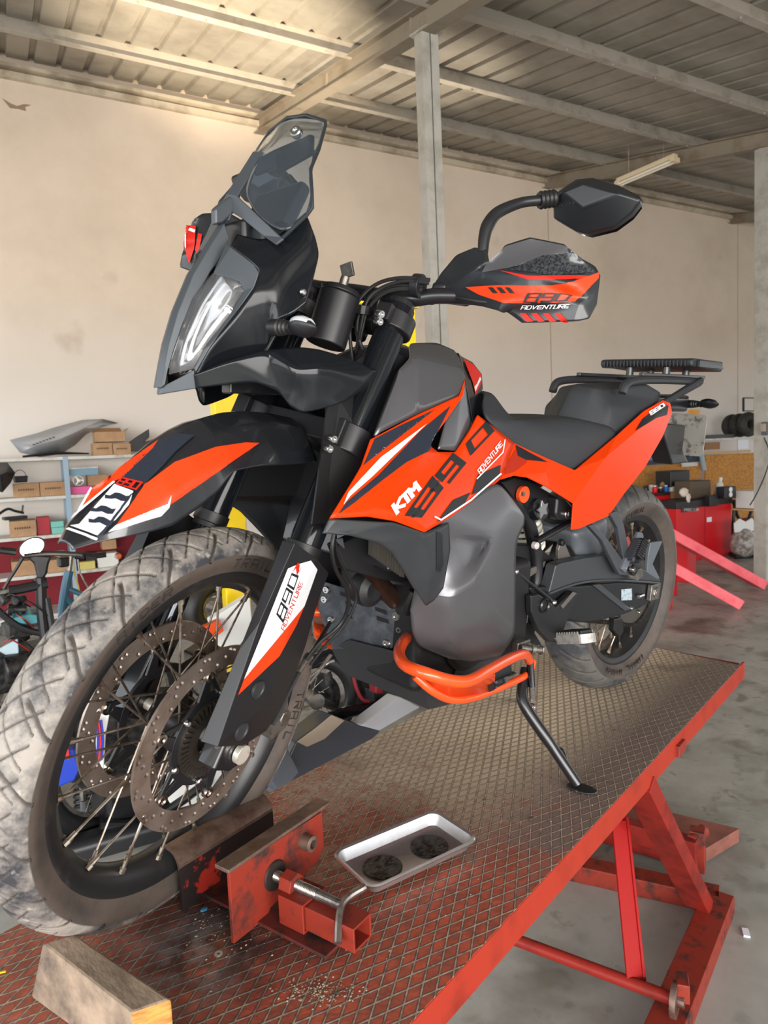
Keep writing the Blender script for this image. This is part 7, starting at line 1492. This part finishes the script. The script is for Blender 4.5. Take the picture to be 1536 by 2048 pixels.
for i in range(9):
    u = 1292+i*5.5; r_ = random.Random(i+40); lab = ['dark jar', 'red tin', 'pale can', 'black bottle', 'grey tin', 'blue jar', 'brown bottle', 'white tub', 'black can'][i]
    m = [m_black, m_rc, m_sh, m_black, m_alu, mat('tool_blue', (0, 0, 0)), card2, mat('white_plastic', (0, 0, 0)), m_dgrey][i]
    t = thing('can', lab+' among the small jars and cans on the red workbench', 'can', M=wmat(so(wp(u, 975, 1.25))[0], 1.25+(.1 if i % 2 else 0), hB+.003), group='cans and jars on the workbench')
    h = r_.uniform(.05, .13); mb = MB(); mb.lathe([(0, 0), (.032, 0), (.034, .005), (.034, h*.8), (.02, h), (0, h)], (0, 0, 0), 'z', 14); mb.build('body', m, t)
    mb = MB(); mb.cyl((0, 0, h), (0, 0, h+.014), .018, n=12); mb.build('cap', m_white if i % 2 else m_black, t)
# press stand, bag, bin, cables by the column
t = thing('black_stand', 'black triangular metal stand between the red cabinet and the column', 'stand', M=Matrix.Translation(Vector((wp(1485, 1050, 1.7).x, wp(1485, 1050, 1.7).y, 0)))); inv = t.matrix_world.inverted()
for px in (((1460, 994), (1506, 990), (1510, 1000)), ((1466, 1000), (1474, 1030), (1485, 1050)), ((1510, 998), (1500, 1030), (1494, 1052)), ((1470, 1000), (1466, 1050), (1462, 1100))): mb = MB(); mb.tube([inv @ wp(u, v, 1.7) for u, v in px], .022, 8); mb.build('leg', m_black, t)
t = thing('plastic_bag', 'clear white plastic bag of scrap on the floor beside the red cabinet', 'bag', M=wmat(so(wp(1487, 1080, 2.08))[0], 2.08, 0)); mb = MB(); mb.ico((0, 0, .19), .19, 3, (.95, .8, 1.0)); o = mb.build('bag_body', mat('bag_film', S(176, 170, 166), .3, col2=S(110, 100, 94), scale=18, mix=(.4, .6), bump=.8, bscale=25), t)
mb = MB(); mb.prism([(-.19, 0, .34), (.19, 0, .33), (.22, 0, .40), (.15, 0, .50), (.02, 0, .46), (-.1, 0, .51), (-.2, 0, .46)], (0, .02, 0)); mb.build('bag_mouth', mat('white_plastic', (0, 0, 0)), t, smooth=None, bevel=.005)
wbox('white_bin', 'white plastic container on a ledge at the right edge', 'container', (1516, 980, 1545, 1018), 2.2, .3, mat('white_plastic', (0, 0, 0)), None)
wbox('timber_ledge', 'short timber ledge under the white container at right edge', 'ledge', (1515, 1018, 1560, 1023), 2.22, .34, mat('pale_wood', (0, 0, 0)), None)
wbox('brown_drum', 'rusty brown drum at the right edge behind the column', 'drum', (1530, 1035, 1570, 1080), 1.2, .4, mat('rust', S(128, 66, 40), .7, col2=S(90, 50, 34), scale=6), 0)
for i, px in enumerate((((1460, 1108), (1490, 1112), (1520, 1104), (1545, 1090)), ((1470, 1114), (1505, 1110), (1540, 1106)), ((1500, 1104), (1520, 1094), (1545, 1080)))):
    P_ = [fl(u, v, .03) for u, v in px]; o_ = P_[0]; t_ = MB(); t_.tube([p-o_ for p in smoothpath(P_, 5)], .028, 8); o = t_.build('black_hose', m_rubber); o.location = o_; tag(o, ['thick black hose on the floor nearest the red cabinet', 'middle black hose lying on the floor before the column', 'rear black hose curling behind the column foot'][i], 'hose', 'hoses on the floor by the column')
# junction box and cable on the right column
p = onp(1535, 857, COLR+WN*.1, WN); t = thing('junction_box', 'grey switch box with black knob on the right column', 'switch box', M=Matrix.Translation(p) @ WR.to_4x4())
mb = MB(); mb.box((0, 0, 0), (.11, .07, .13)); mb.build('housing', mat('box_grey', S(86, 88, 94), .5), t, smooth=None, bevel=.008); mb = MB(); mb.cyl((.02, .035, .03), (.02, .05, .03), .014, n=14); mb.build('knob', m_black, t); mb = MB(); mb.box((-.07, 0, .01), (.03, .05, .08)); mb.build('side_plate', mat('beige_film', (0, 0, 0)), t, smooth=None, bevel=.005)
inv = t.matrix_world.inverted(); q_ = [onp(u, v, COLR+WN*.12, WN) for u, v in ((1528, 875), (1540, 910), (1530, 950), (1512, 990), (1500, 1010))]; mb = MB(); mb.tube(smoothpath([p_-q_[0] for p_ in q_], 5), .006, 8); o = mb.build('power_cable', m_rubber); o.location = q_[0]; tag(o, 'thin black cable hanging from the switch box past the column', 'cable')
# pink red lift ramps on the floor
m_pk = mat('faded_red', S(232, 104, 112), .5, col2=S(216, 78, 88), scale=6)
for (h0, h1, w_, lab) in (((1345, 1071), (1520, 1168), .20, 'upper faded red ramp beam sloping to the floor before the cabinet'), ((1335, 1128), (1474, 1205), .26, 'lower faded red ramp beam sloping to the floor nearer the lift')):
    b_ = fl(h1[0], h1[1], .05); a_ = b_.copy(); d0 = ray(*h0); 
    # the raised end stands .42 m high
    a_ = CAMP + d0*((.42-CAMP.z)/d0.z) if False else None
    oo = so(b_)[1]-.35; a_ = onp(h0[0], h0[1], wallp(0, 0, oo), WN)
    t = thing('ramp_beam', lab, 'ramp', M=Matrix.Translation(b_), group='faded red ramps'); d = (b_-a_).normalized(); mb = MB(); mb.beam(a_-b_-d*.4, b_-b_, w_, .09); mb.build('channel', m_pk, t, smooth=None, bevel=.006)
    mb = MB(); mb.beam(a_-b_+Vector((0, 0, -.03)), Vector((a_.x-b_.x, a_.y-b_.y, -b_.z)), .06, .06, up=(1, 0, 0)); mb.build('support', m_rc, t, smooth=None, bevel=.004)
t = thing('scissor_stand', 'red hinge bracket block holding the raised ends of faded ramps', 'stand', M=Matrix.Translation(Vector((wp(1352, 1095, 2.5).x, wp(1352, 1095, 2.5).y, 0)))); mb = MB(); mb.box((0, 0, .2), (.2, .35, .4)); mb.build('block', m_rc, t, smooth=None, bevel=.01)
mb = MB(); mb.cyl((-.12, -.2, .36), (-.12, .22, .36), .03, n=14); mb.build('hinge_tube', m_black, t)
for i, (u, v) in enumerate(((1492, 1868), (1200, 1762))):
    mb = MB(); mb.box((0, 0, .004), (.035, .018, .006), M=Matrix.Rotation(.5, 3, 'Z')); o = mb.build('paper_scrap', mat('paper', (0, 0, 0)), smooth=None); o.location = fl(u, v); tag(o, ['tiny white paper scrap on the floor right of the base rail', 'small torn white paper lying between the base rails'][i], 'scrap')
# bird shaped crack stain on the wall upper left
mb = MB(); mb.prism([onp(u, v, wallp(0, 0, .004), WN) for u, v in ((4, 196), (22, 207), (34, 212), (48, 208), (62, 210), (50, 214), (52, 222), (38, 218), (20, 216))], WN*-.003); o = mb.build('trim_3', mat('stain', S(150, 126, 104), .95), smooth=None); struct(o)
